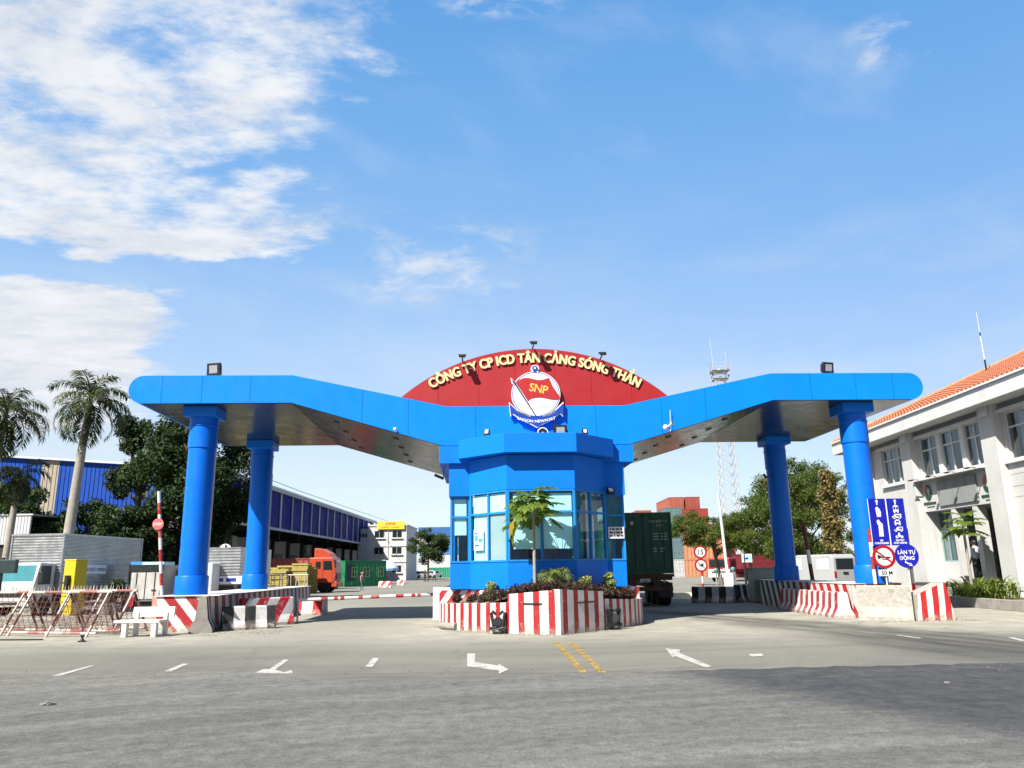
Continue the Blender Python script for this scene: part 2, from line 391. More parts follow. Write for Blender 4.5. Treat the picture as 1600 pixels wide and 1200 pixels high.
def add_text(mb, body, x, y, z, size, extrude=0.003, offset=0.0, xs=1.0, mi=0, side=None, shear=0.0, ax='-y', rot=0.0, spacing=1.0):
    """lettering standing on a face that looks along -Y (or -X), baseline centre at x,y,z"""
    co, fs, nr = text_mesh(body, size, extrude, offset, xs, shear, spacing)
    if len(co) == 0: return
    if rot:
        c, s = math.cos(rot), math.sin(rot); co[:, :2] = co[:, :2] @ np.array([[c, s], [-s, c]])
    if ax == '-y': pts = [(x+a, y-c, z+b) for a, b, c in co]
    elif ax == '-x': pts = [(x-c, y-a, z+b) for a, b, c in co]
    elif ax == '+x': pts = [(x+c, y+a, z+b) for a, b, c in co]
    o = len(mb.v); mb.v += pts
    for f, n in zip(fs, nr):
        mb.f.append(tuple(o+j for j in f)); mb.m.append(side if (side is not None and abs(n) < 0.5) else mi)
def wallstrip(path, z0s, z1s, thick=0.0, closed=False, lean=0.0):
    """upright sheet along a plan polyline, UV in metres"""
    mb = MB(); u = 0.0
    for i in range(len(path)-1):
        a, b = path[i], path[i+1]; L = math.dist(a, b)
        n = max(1, int(L/0.6))
        for j in range(n):
            f0, f1 = j/n, (j+1)/n
            p0 = [a[q]+(b[q]-a[q])*f0 for q in (0, 1)]; p1 = [a[q]+(b[q]-a[q])*f1 for q in (0, 1)]
            za0 = z0s[i]+(z0s[i+1]-z0s[i])*f0; za1 = z0s[i]+(z0s[i+1]-z0s[i])*f1
            zb0 = z1s[i]+(z1s[i+1]-z1s[i])*f0; zb1 = z1s[i]+(z1s[i+1]-z1s[i])*f1
            u0, u1 = u+L*f0, u+L*f1
            mb.add([(p0[0], p0[1], za0), (p1[0], p1[1], za1), (p1[0], p1[1], zb1), (p0[0], p0[1], zb0)], [(0, 1, 2, 3)], 0,
                   [[(u0, za0), (u1, za1), (u1, zb1), (u0, zb0)]])
        u += L
    return mb
def circ(cx, cz, r, n=32, a0=0.0, a1=2*math.pi):
    full = abs(a1-a0-2*math.pi) < 1e-6
    return [(cx+r*math.cos(a0+(a1-a0)*i/(n if full else n-1)), cz+r*math.sin(a0+(a1-a0)*i/(n if full else n-1))) for i in range(n)]

# ------------------------------------------------------------------ ground
def ground_mat():
    m = bpy.data.materials.new('worn_concrete_asphalt'); m.use_nodes = True; t = m.node_tree; t.nodes.clear(); k = NT(t)
    o = k.n('ShaderNodeOutputMaterial'); b = k.n('ShaderNodeBsdfPrincipled'); t.links.new(b.outputs[0], o.inputs[0])
    oc = k.n('ShaderNodeTexCoord').outputs['Object']; x, y, z = k.sep(oc)
    big = k.noise(oc, 0.16, 5, 0.6, 0.4); mid = k.noise(oc, 1.1, 7, 0.65); fine = k.noise(oc, 55.0, 3, 0.7); grain = k.noise(oc, 190.0, 2, 0.6)
    c = k.mix(k.mapr(big, 0.35, 0.65), (0.186, 0.180, 0.150), (0.130, 0.128, 0.112))
    # paler dusty concrete near the islands and along the lanes' edges
    dust = k.math('MULTIPLY', k.mapr(y, 15.5, 21.0, 0.0, 1.0, True), k.mapr(y, 46.0, 30.0, 0.25, 1.0, True))
    c = k.mix(k.math('MULTIPLY', dust, k.mapr(mid, 0.3, 0.65, 0.35, 1.0)), c, (0.325, 0.31, 0.25))
    # tyre-darkened right lane, fanning out towards the road
    cx = k.math('ADD', k.math('MULTIPLY', k.math('SUBTRACT', 27.0, y), 0.30), 6.1)
    hw = k.math('ADD', 1.0, k.math('MULTIPLY', k.math('SUBTRACT', 27.0, y), 0.14))
    wob = k.math('MULTIPLY', k.math('SUBTRACT', k.noise(oc, 0.5, 4), 0.5), 2.4)
    dist = k.math('DIVIDE', k.math('ABSOLUTE', k.math('SUBTRACT', k.math('ADD', x, wob), cx)), hw)
    lane = k.math('MULTIPLY', k.mapr(dist, 1.25, 0.35, 0.0, 1.0, True), k.mapr(y, 34.0, 26.0, 0.0, 1.0, True))
    streak = k.noise(k.comb(k.math('MULTIPLY', k.math('SUBTRACT', x, cx), 2.2), k.math('MULTIPLY', y, 0.22), 0.0), 1.0, 6, 0.65)
    lane = k.math('MULTIPLY', lane, k.mapr(streak, 0.3, 0.62, 0.25, 1.0))
    c = k.mix(k.math('MULTIPLY', lane, 0.9), c, (0.036, 0.036, 0.035))
    # long grey tyre arcs sweeping across in front of the island
    arc = k.math('SQRT', k.math('ADD', k.math('POWER', k.math('ADD', x, 3.0), 2.0), k.math('POWER', k.math('SUBTRACT', y, 56.0), 2.0)))
    rub = k.noise(k.comb(k.math('MULTIPLY', arc, 1.8), k.math('MULTIPLY', x, 0.05), 2.0), 1.0, 6, 0.7)
    rubm = k.math('MULTIPLY', k.mapr(rub, 0.50, 0.75, 0.0, 0.42), k.mapr(y, 22.5, 19.0, 0.0, 1.0, True))
    c = k.mix(rubm, c, (0.060, 0.059, 0.055))
    # worn left lane
    l2 = k.math('MULTIPLY', k.mapr(k.math('ABSOLUTE', k.math('ADD', k.math('ADD', x, 5.5), wob)), 3.2, 0.6, 0.0, 1.0, True), k.mapr(mid, 0.42, 0.62, 0.0, 0.5))
    c = k.mix(l2, c, (0.105, 0.102, 0.094))
    # oil spots, cracks
    vor = k.n('ShaderNodeTexVoronoi', feature='DISTANCE_TO_EDGE'); k.put(vor, 'Vector', k.vmath('ADD', oc, k.comb(k.math('MULTIPLY', mid, 1.3), k.math('MULTIPLY', mid, -1.1), 0.0))); k.put(vor, 'Scale', 0.14)
    crack = k.mapr(vor.outputs['Distance'], 0.0, 0.006, 0.22, 0.0)
    c = k.mix(crack, c, (0.055, 0.052, 0.046))
    oil = k.mapr(k.noise(oc, 1.9, 3, 0.5), 0.68, 0.78, 0.0, 0.5)
    c = k.mix(oil, c, (0.045, 0.044, 0.041))
    # dark bituminous smears where the road surfacing meets the apron
    sm = k.math('MULTIPLY', k.mapr(y, 15.0, 12.6, 0.0, 1.0, True), k.mapr(k.noise(k.comb(k.math('MULTIPLY', x, 0.5), k.math('MULTIPLY', y, 1.6), 1.0), 1.4, 7, 0.7), 0.42, 0.66, 0.0, 0.75))
    c = k.mix(sm, c, (0.085, 0.084, 0.078))
    pits = k.mapr(k.noise(oc, 26.0, 4, 0.7), 0.3, 0.7, 0.80, 1.18)
    c = k.mix(1.0, c, k.comb(pits, pits, pits), 'MULTIPLY')
    g = k.mapr(k.math('ADD', k.math('MULTIPLY', fine, 0.6), k.math('MULTIPLY', grain, 0.4)), 0.3, 0.7, 0.80, 1.20)
    c = k.mix(1.0, c, k.comb(g, g, g), 'MULTIPLY')
    k.put(b, 'Base Color', c); k.put(b, 'Roughness', 0.9); k.put(b, 'Specular IOR Level', 0.25)
    bn = k.n('ShaderNodeBump'); k.put(bn, 'Height', k.math('ADD', fine, k.math('MULTIPLY', grain, 0.6))); k.put(bn, 'Strength', 0.45); k.put(bn, 'Distance', 0.01)
    k.put(b, 'Normal', bn.outputs[0]); return m
def road_mat():
    m = bpy.data.materials.new('dark_asphalt'); m.use_nodes = True; t = m.node_tree; t.nodes.clear(); k = NT(t)
    o = k.n('ShaderNodeOutputMaterial'); b = k.n('ShaderNodeBsdfPrincipled'); t.links.new(b.outputs[0], o.inputs[0])
    oc = k.n('ShaderNodeTexCoord').outputs['Object']; x, y, z = k.sep(oc)
    big = k.noise(oc, 0.22, 5, 0.6, 0.5); mid = k.noise(oc, 1.3, 7, 0.68); fine = k.noise(oc, 70.0, 3, 0.7); grain = k.noise(oc, 240.0, 2, 0.6)
    c = k.mix(k.mapr(big, 0.32, 0.66), (0.090, 0.090, 0.084), (0.134, 0.132, 0.119))
    # tyre wear swept along a curve into the left lane and straight along the road
    ang = k.math('ARCTAN2', k.math('SUBTRACT', y, -8.0), k.math('SUBTRACT', x, 6.0))
    rr = k.math('SQRT', k.math('ADD', k.math('POWER', k.math('SUBTRACT', x, 6.0), 2.0), k.math('POWER', k.math('ADD', y, 8.0), 2.0)))
    s1 = k.noise(k.comb(k.math('MULTIPLY', rr, 1.5), k.math('MULTIPLY', ang, 0.9), 0.0), 1.0, 7, 0.66)
    c = k.mix(k.mapr(s1, 0.44, 0.70, 0.0, 0.6), c, (0.20, 0.197, 0.178))
    s2 = k.noise(k.comb(k.math('MULTIPLY', x, 0.14), k.math('MULTIPLY', y, 1.3), 5.0), 1.0, 6, 0.62)
    c = k.mix(k.mapr(s2, 0.52, 0.80, 0.0, 0.35), c, (0.055, 0.055, 0.056))
    # darker, bluer tone to the right of a slanting edge
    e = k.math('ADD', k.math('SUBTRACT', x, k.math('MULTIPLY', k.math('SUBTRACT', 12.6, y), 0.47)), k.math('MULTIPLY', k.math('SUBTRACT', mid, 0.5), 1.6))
    right_dark = k.mapr(e, 1.5, 3.2, 0.0, 0.88, True)
    c = k.mix(right_dark, c, k.mix(k.mapr(k.noise(oc, 2.4, 8, 0.75), 0.35, 0.68), (0.019, 0.022, 0.028), (0.060, 0.062, 0.066)))
    sc_ = k.mapr(k.noise(k.comb(k.math('MULTIPLY', k.math('ADD', x, y), 0.12), k.math('MULTIPLY', k.math('SUBTRACT', x, y), 1.4), 9.0), 1.0, 5, 0.7), 0.66, 0.78, 0.0, 0.25)
    c = k.mix(sc_, c, (0.18, 0.174, 0.158))
    dz_ = k.math('MULTIPLY', k.mapr(y, 10.8, 12.9, 0.0, 1.0, True), k.mapr(k.noise(k.comb(k.math('MULTIPLY', x, 0.6), k.math('MULTIPLY', y, 1.8), 4.0), 1.3, 7, 0.7), 0.42, 0.66, 0.0, 0.8))
    c = k.mix(k.math('MULTIPLY', dz_, k.mapr(e, 1.5, 3.2, 1.0, 0.25, True)), c, (0.165, 0.16, 0.138))
    pits = k.mapr(k.noise(oc, 30.0, 4, 0.75), 0.3, 0.7, 0.66, 1.34)
    c = k.mix(1.0, c, k.comb(pits, pits, pits), 'MULTIPLY')
    vor = k.n('ShaderNodeTexVoronoi', feature='DISTANCE_TO_EDGE'); k.put(vor, 'Vector', k.vmath('ADD', oc, k.comb(k.math('MULTIPLY', mid, 1.6), k.math('MULTIPLY', mid, -1.3), 0.0))); k.put(vor, 'Scale', 0.19)
    c = k.mix(k.math('MULTIPLY', k.mapr(vor.outputs['Distance'], 0.0, 0.006, 0.5, 0.0), k.mapr(big, 0.45, 0.6, 0.0, 1.0)), c, (0.03, 0.03, 0.03))
    drip = k.mapr(k.noise(oc, 2.6, 2, 0.5), 0.70, 0.76, 0.0, 0.55)
    c = k.mix(drip, c, (0.035, 0.035, 0.034))
    mo = k.mapr(k.noise(oc, 5.5, 8, 0.75), 0.3, 0.7, 0.62, 1.36)
    c = k.mix(1.0, c, k.comb(mo, mo, mo), 'MULTIPLY')
    g = k.mapr(k.math('ADD', k.math('MULTIPLY', fine, 0.55), k.math('MULTIPLY', grain, 0.45)), 0.3, 0.7, 0.42, 1.65)
    c = k.mix(1.0, c, k.comb(g, g, g), 'MULTIPLY')
    k.put(b, 'Base Color', c); k.put(b, 'Roughness', 0.88); k.put(b, 'Specular IOR Level', 0.3)
    bn = k.n('ShaderNodeBump'); k.put(bn, 'Height', k.math('ADD', fine, grain)); k.put(bn, 'Strength', 0.6); k.put(bn, 'Distance', 0.012)
    k.put(b, 'Normal', bn.outputs[0]); return m
g = MB(); g.add([(-3000, -3000, 0), (3000, -3000, 0), (3000, 3000, 0), (-3000, 3000, 0)], [(0, 1, 2, 3)])
structure(g.build('ground', ground_mat()))
r = MB()
edge = [(-120, 16.5), (-8.5, 13.4), (-6.0, 13.75), (-4.3, 13.85), (-3.6, 13.45), (-2.9, 12.5), (-2.2, 12.05), (0.0, 12.35), (1.2, 12.7), (4.0, 12.95), (8.1, 13.15), (120, 16.5)]
rge = random.Random(2); fine_edge = []
for (xa, ya), (xb, yb) in zip(edge[:-1], edge[1:]):
    n_e = max(1, int((xb-xa)/0.22)) if abs(xa) < 100 and abs(xb) < 100 else 1
    for i in range(n_e): fine_edge.append((xa+(xb-xa)*i/n_e, ya+(yb-ya)*i/n_e+(rge.uniform(-.05, .05)+0.07*math.sin(xa+9.1*i*0.22) if n_e > 1 else 0)))
fine_edge.append(edge[-1])
r.prism([(-120, -60), (120, -60)] + fine_edge[::-1], -0.05, 0.004, plane='xy')
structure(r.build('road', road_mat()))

def paint_mat(name, c, keep=0.5):
    m = bpy.data.materials.new(name); m.use_nodes = True; t = m.node_tree; t.nodes.clear(); k = NT(t)
    o = k.n('ShaderNodeOutputMaterial'); b = k.n('ShaderNodeBsdfPrincipled')
    oc = k.n('ShaderNodeTexCoord').outputs['Object']
    f = k.noise(oc, 60.0, 4, 0.7)
    cc = k.mix(k.mapr(f, 0.3, 0.7), c, [q*0.8 for q in c]); k.put(b, 'Base Color', cc); k.put(b, 'Roughness', 0.7)
    wear = k.math('ADD', k.math('MULTIPLY', k.noise(oc, 4.0, 8, 0.75), 0.6), k.math('MULTIPLY', k.noise(oc, 45.0, 4, 0.7), 0.4))
    a = k.mapr(wear, keep+0.06, keep-0.02, 0.0, 1.0)
    tr = k.n('ShaderNodeBsdfTransparent'); mx = k.n('ShaderNodeMixShader'); k.put(mx, 0, a)
    t.links.new(tr.outputs[0], mx.inputs[1]); t.links.new(b.outputs[0], mx.inputs[2]); t.links.new(mx.outputs[0], o.inputs[0]); return m
m_wpaint = paint_mat('worn_white_road_paint', (0.42, 0.41, 0.38), 0.545)
m_ypaint = paint_mat('worn_yellow_road_paint', (0.36, 0.25, 0.055), 0.50)
def marking(name, pix, mat, z=0.008):
    pts = [G(px, py, z) for px, py in pix]
    m = MB(); m.add(pts, [tuple(range(len(pts)))]); o = m.build(name, mat, fixn=False); return structure(o)
marking('lane_dash_marking', [(80, 1056), (93, 1056), (149, 1040), (140, 1040)], m_wpaint)
marking('lane_dash_marking', [(256, 1049), (268, 1049), (295, 1037), (285, 1037)], m_wpaint)
marking('lane_dash_marking', [(570, 1042), (582, 1042), (593, 1028), (583, 1028)], m_wpaint)
marking('turn_arrow_marking', [(398, 1051.5), (412, 1045), (421, 1045.5), (443, 1030.5), (452, 1030.5), (430, 1046.5), (444, 1050.5), (456, 1046.5), (457, 1052.5)], m_wpaint)
marking('turn_arrow_marking', [(730, 1041), (730, 1021), (743, 1021), (742, 1034), (779, 1040), (778, 1036.5), (795, 1046), (779, 1053), (780, 1048)], m_wpaint)
marking('straight_arrow_marking', [(1040, 1013), (1063, 1015), (1061, 1020), (1112, 1041), (1104, 1043.5), (1055, 1025), (1051, 1027)], m_wpaint)
marking('lane_dash_marking', [(1170, 1022), (1190, 1021), (1193, 1025), (1174, 1026)], m_wpaint)
marking('lane_dash_marking', [(1398, 992), (1405, 992), (1442, 997), (1434, 997.5)], m_wpaint)
marking('lane_dash_marking', [(1574, 996), (1584, 996), (1606, 1001), (1596, 1001.5)], m_wpaint)
marking('centre_line_marking', [(863, 1003), (874, 1003), (918, 1051), (906, 1051)], m_ypaint)
marking('centre_line_marking', [(887, 1003), (898, 1004), (948, 1051), (936, 1051)], m_ypaint)

# ------------------------------------------------------------------ entrance gate
gate = thing('entrance_gate', 'huge bright blue gull-winged entrance gate on four round columns with red arched sign', 'gate', GO, GYAW)
bull = lambda sx: [(sx*(11.9+0.43*math.cos(a)), 7.05+0.43*math.sin(a)) for a in [math.pi/2 - math.pi*i/18 for i in range(19)]]
lo = [(11.9, 6.62), (7.45, 6.62), (2.85, 5.26), (-2.85, 5.26), (-7.45, 6.62), (-11.9, 6.62)]
rt = bull(1)   # top -> bottom on the right
lt = bull(-1)
poly = [(-7.45, 7.48), (-2.75, 6.475), (2.75, 6.475), (7.45, 7.48)] + rt + [(7.45, 6.62), (2.85, 5.26), (-2.85, 5.26), (-7.45, 6.62)] + lt[::-1]
c = MB(); c.prism(poly[::-1], 0, 8.25)
canopy = c.build('canopy', m_blue, gate, smooth=25)
# panel joints: thin proud cover strips on the fascia
m_joint = M('joint_sealant_blue', (0.001, 0.075, 0.45), 0.6, spec=0.1)
for s in (-11.35, -10.15, -8.7, -5.3, -3.9, -1.85, 0.0, 1.85, 3.9, 5.3, 8.7, 10.15, 11.35):
    a = abs(s)
    zt = 7.48 if a > 7.45 else (6.475 if a < 2.75 else 6.475+(a-2.75)*(1.005/4.7))
    zb = 6.62 if a > 7.45 else (5.26 if a < 2.85 else 5.26+(a-2.85)*(1.36/4.6))
    pj = MB(); pj.b2((s-0.006, -0.003, zb+0.01), (s+0.006, 0.0, zt-0.01)); pj.build('panel_joint', m_joint, gate)
s_ = MB()
for a, b in zip(lo[:-1], lo[1:]):
    (x0, z0), (x1, z1) = b, a
    p = [(x0, .06, z0-.012), (x1, .06, z1-.012), (x1, 8.19, z1-.012), (x0, 8.19, z0-.012)]
    q = [(x, y, z+.008) for x, y, z in p]
    s_.add(p+q, [(0, 1, 2, 3), (7, 6, 5, 4), (0, 4, 5, 1), (1, 5, 6, 2), (2, 6, 7, 3), (3, 7, 4, 0)])
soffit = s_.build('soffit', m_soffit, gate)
m_downl = M('downlight_black', (0.015, 0.015, 0.017), 0.3)
for sgn in (-1, 1):
    for s0 in (6.3, 4.4):
        for tt in (1.3, 3.1, 4.9, 6.7):
            z = 6.62 - (7.45-s0)*(1.36/4.6) - 0.012
            q = MB(); q.tube((0, 0, 0.0), (0, 0, -0.035), 0.11, 0.10, 14)
            o = q.build('downlight', m_downl, gate); o.location = (sgn*s0, tt, z); o.rotation_euler.y = -sgn*math.atan(1.36/4.6)
def column(s, t):
    ztop = 6.61; q = MB()
    prof = [(0.425, 1.6), (0.425, 5.3), (0.46, 5.3), (0.46, 6.15)]
    q.lathe([(0.395, 1.02), (0.395, 6.60)], 48)
    o = q.build('column', m_bluecol, gate, smooth=40); o.location = (s, t, 0)
    b = MB(); b.lathe([(0.475, 1.0), (0.475, 1.52), (0.46, 1.55), (0.395, 1.552)], 40); b.build('column_base', m_bluecol, o, smooth=40)
    r1 = MB(); r1.lathe([(0.398, 5.36), (0.422, 5.36), (0.422, 6.02), (0.445, 6.03), (0.445, 6.06), (0.42, 6.06), (0.42, 6.32)], 40); r1.build('collar', m_bluecol, o, smooth=30)
    for zz_ in (2.45, 4.0):
        j_ = MB(); j_.lathe([(0.3985, zz_), (0.3985, zz_+0.012)], 48); j_.build('weld_ring', m_bluecol, o, smooth=40)
    k_ = MB(); k_.b2((-0.50, -0.50, 6.30), (0.50, 0.50, 6.606)); k_.build('capital', m_booth, o, bevel=0.012)
    p_ = MB(); p_.tube((0.425, 0.02, 1.1), (0.425, 0.02, 5.34), 0.022, n=8)
    p_.build('drain_pipe', M('pale_grey_pipe', (0.45, 0.50, 0.58), 0.4), o, smooth=40)
    return o
for s, t in ((-10.30, 0.85), (10.34, 0.85), (-10.22, 7.25), (10.22, 7.25)): column(s, t)

# red arch
RA, CZ = 6.33, 1.97
a1 = math.asin(4.2/RA)
arc = [(RA*math.sin(a), CZ+RA*math.cos(a)) for a in [a1 - 2*a1*i/60 for i in range(61)]]
bot = [(-4.2, 6.70), (-2.75, 6.40), (2.75, 6.40), (4.2, 6.70)]
q = MB(); q.prism(bot + arc, 0.004, 0.30)
arch = q.build('sign_arch', m_red, gate, smooth=20)
m_jred = M('joint_dark_red', (0.22, 0.004, 0.007), 0.6, spec=0.1)
for s in (-3.0, -1.75, -0.62, 0.62, 1.75, 3.0):
    zt = CZ+math.sqrt(RA*RA-s*s); zb = 6.50 if abs(s) < 2.75 else 6.56
    q = MB(); q.b2((s-0.005, 0.0, zb), (s+0.005, 0.004, zt-0.02)); q.build('panel_joint', m_jred, arch)
co, fs, nr = text_mesh('CÔNG TY CP ICD TÂN CẢNG SÓNG THẦN', 0.425, 0.018, 0.0095, 1.0, 0.0, 1.02)
wid = co[:, 0].max()-co[:, 0].min(); mid = (co[:, 0].max()+co[:, 0].min())/2
RT, TZ = 6.62, 1.235; span = 2*3.24/RT*1.03
let = MB()
for kx, ddep in ((-0.011, 0.0), (0.0, 0.0012), (0.011, 0.0024)):
    o_ = len(let.v)
    for x, y, z in co:
        a = (x-mid)/wid*span + kx/RT; rr = RT+y
        let.v.append((rr*math.sin(a), -0.030-z-ddep, TZ+rr*math.cos(a)))
    for f, n in zip(fs, nr): let.f.append(tuple(o_+j for j in f)); let.m.append(0 if n > 0.5 else 1)
let.build('lettering', [m_gold, m_letside], arch, fixn=False)

# ship's-anchor emblem (traced at 470 units a metre, then given its own depth)
ex = lambda p: ((p[0]-605)/470.0, 6.80-(p[1]-548)/470.0)
def plate(mb, poly, y0, y1, mi=0):
    pts = [ex(p) for p in poly]
    A = sum(pts[i][0]*pts[(i+1) % len(pts)][1]-pts[(i+1) % len(pts)][0]*pts[i][1] for i in range(len(pts)))
    if A < 0: pts = pts[::-1]
    mb.prism(pts, y0, y1, mi)
em_white = M('emblem_white', (0.62, 0.62, 0.61), 0.5); em_blue = M('emblem_blue', (0.008, 0.045, 0.30), 0.4)
ea = MB()
C0 = [(605+355*math.cos(t), 545+340*math.sin(t)) for t in [2*math.pi*i/56 for i in range(56)]]
plate(ea, C0, -0.165, -0.05)
emblem = ea.build('emblem', em_white, gate, smooth=30)
e2 = MB()
ring = lambda r0, r1: [(605+r0*math.cos(t), 545+r0*0.957*math.sin(t)) for t in [2*math.pi*i/56 for i in range(57)]] + [(605+r1*math.cos(t), 545+r1*0.957*math.sin(t)) for t in [2*math.pi*i/56 for i in range(56, -1, -1)]]
plate(e2, ring(342, 333), -0.169, -0.165); e2.build('ring_line', em_blue, emblem)
wr = [(213, 655), (300, 745), (345, 790), (330, 800), (520, 905), (605, 905), (690, 905), (880, 800), (868, 790), (905, 745), (1002, 655), (988, 880), (950, 835), (800, 945), (700, 985), (615, 1040), (520, 985), (390, 925), (262, 838), (233, 872)]
q = MB(); plate(q, wr, -0.155, -0.04); q.build('ribbon_border', em_white, emblem)
br_ = [(222, 685), (290, 752), (335, 798), (325, 806), (500, 893), (522, 866), (605, 872), (692, 866), (716, 893), (885, 806), (873, 798), (925, 752), (992, 685), (980, 852), (945, 815), (795, 928), (690, 965), (615, 1020), (530, 968), (392, 908), (266, 815), (240, 850)]
q = MB(); plate(q, br_, -0.18, -0.168); q.build('ribbon', em_blue, emblem)
q = MB()
plate(q, [(345, 792), (510, 870), (495, 885), (335, 803)], -0.1835, -0.180); plate(q, [(878, 792), (705, 870), (722, 885), (888, 803)], -0.1835, -0.180)
q.build('anchor_fluke', M('emblem_dark_grey', (0.10, 0.11, 0.09), 0.6), emblem)  # dark grey strips along the upper edges of the ribbon arms
q = MB(); plate(q, [(600+62*math.cos(t), 158+52*math.sin(t)) for t in [2*math.pi*i/24 for i in range(24)]], -0.15, -0.04)
plate(q, [(560, 180), (640, 170), (690, 222), (600, 232), (545, 222)], -0.149, -0.041); q.build('anchor_ring_border', em_white, emblem)
q = MB(); plate(q, [(600+40*math.cos(t), 156+34*math.sin(t)) for t in [2*math.pi*i/24 for i in range(24)]], -0.172, -0.15)
plate(q, [(575, 180), (622, 176), (622, 214), (575, 214)], -0.171, -0.151); plate(q, [(622, 178), (640, 172), (680, 216), (655, 216)], -0.1705, -0.1505)
q.build('anchor_ring', em_blue, emblem)
q = MB(); plate(q, [(600+16*math.cos(t), 156+14*math.sin(t)) for t in [2*math.pi*i/16 for i in range(16)]], -0.176, -0.172); q.build('anchor_eye', em_white, emblem)
fl = [(318, 375), (370, 330), (430, 305), (500, 303), (560, 318), (640, 338), (720, 330), (800, 300), (850, 430), (935, 560), (965, 612), (900, 632), (820, 625), (740, 605), (660, 593), (590, 598), (530, 612), (490, 648), (400, 505)]
q = MB(); plate(q, [(x, y) for x, y in fl], -0.176, -0.165); q.build('flag', M('emblem_flag_red', (0.36, 0.012, 0.016), 0.5), emblem)
q = MB(); plate(q, [(243, 297), (303, 355), (300, 395), (262, 385)], -0.16, -0.05)
q.build('spear_border', em_white, emblem)
q = MB(); plate(q, [(262, 330), (300, 358), (318, 385), (606, 866), (590, 868), (300, 395), (270, 362)], -0.184, -0.176); q.build('flagpole', M('emblem_dark_navy', (0.010, 0.014, 0.06), 0.4), emblem)
q = MB()
for poly_ in ([(430, 262), (560, 282), (735, 290), (700, 303), (600, 312), (470, 285)], [(630, 720), (700, 672), (770, 665), (795, 715), (760, 750), (600, 745)], [(285, 430), (330, 480), (340, 540), (290, 560), (275, 500)], [(765, 660), (775, 660), (752, 780), (742, 780)]):
    plate(q, poly_, -0.1675, -0.165)
q.build('map_patch', M('emblem_pale_cyan', (0.45, 0.78, 0.82), 0.5), emblem)
q = MB(); x_, z_ = ex((625, 520))
add_text(q, 'SNP', x_+0.02, -0.178, z_+0.0, 0.36, 0.003, 0.004, 0.95, rot=-0.20, spacing=0.95); q.build('initials', M('emblem_gold', (0.75, 0.48, 0.08), 0.4), emblem, fixn=False)
q = MB()
co, fs, nr = text_mesh('SAIGON NEWPORT', 0.115, 0.002, 0.0035, 1.0)
wd = co[:, 0].max()-co[:, 0].min(); md = (co[:, 0].max()+co[:, 0].min())/2
for x, y, z in co:
    u = (x-md)/wd*1.17; q.v.append((u+0.0, -0.184-z, 6.80-(962-548)/470.0 + 0.30*u*u*1.05 + y))
for f in fs: q.f.append(f); q.m.append(0)
q.build('motto', em_white, emblem, fixn=False)

# floodlights, cameras and a loudspeaker on the gate and booth
def floodlight(name, label, p, rz, size=(0.42, 0.2, 0.38), tilt=-15, group=None, lens=m_lens, stand=0.12):
    t = thing(name, label, 'floodlight', p, rz, group)
    b = MB(); sx, sy, sz = size; mt = Matrix.Rotation(R(tilt), 4, 'X'); cz = stand+sz/2
    b.box((0, 0, cz), (sx, sy*0.45, sz), mat=mt)
    pb = mt @ Vector((0, sy*0.4, 0)); b.box((pb[0], pb[1], cz+pb[2]), (sx*0.8, sy*0.4, sz*0.75), mat=mt)
    for i in range(5):
        pf = mt @ Vector((sx*(-0.3+0.15*i), sy*0.68, 0)); b.box((pf[0], pf[1], cz+pf[2]), (0.015, sy*0.25, sz*0.7), mat=mt)
    b.build('housing', m_black, t, bevel=0.008)
    l = MB(); pl = mt @ Vector((0, -sy*0.235, 0)); l.box((pl[0], pl[1], cz+pl[2]), (sx*0.62, 0.008, sz*0.62), mat=mt); l.build('lens', lens, t)
    k_ = MB()
    k_.b2((-sx*0.54, -0.02, 0), (sx*0.54, 0.02, 0.018))
    for s in (-1, 1): k_.b2((s*sx*0.53-0.012, -0.02, 0), (s*sx*0.53+0.012, 0.02, cz+0.03))
    k_.build('bracket', m_black, t); return t
def at_gate(s, t, z): return W(s, t, z)
floodlight('floodlight', 'black floodlight standing on the left end of the blue canopy', at_gate(-10.0, 0.5, 7.48), GYAW-0.25, (0.44, 0.24, 0.40), 8)
floodlight('floodlight', 'black floodlight standing on the right end of the blue canopy', at_gate(9.55, 0.5, 7.48), GYAW+0.25, (0.38, 0.24, 0.36), 8)
floodlight('floodlight', 'large square black floodlight below the anchor emblem at its right', at_gate(0.70, -0.35, 5.42), GYAW, (0.40, 0.22, 0.34), 4, stand=0.04)
floodlight('floodlight', 'small white-faced floodlight on left corner of the booth roof band', at_gate(-1.52, -0.9, 5.37), GYAW-0.5, (0.15, 0.12, 0.17), -18, 'spotlights on the booth roof band', m_lenswhite, 0.06)
floodlight('floodlight', 'small white-faced floodlight on right corner of the booth roof band', at_gate(1.36, -0.9, 5.37), GYAW+0.2, (0.15, 0.12, 0.17), -8, 'spotlights on the booth roof band', m_lenswhite, 0.06)
floodlight('floodlight', 'tilted white-faced floodlight beside the right windows of the blue booth', at_gate(2.18, -0.12, 3.72), GYAW+0.3, (0.22, 0.12, 0.22), -40, None, m_lenswhite, 0.02)
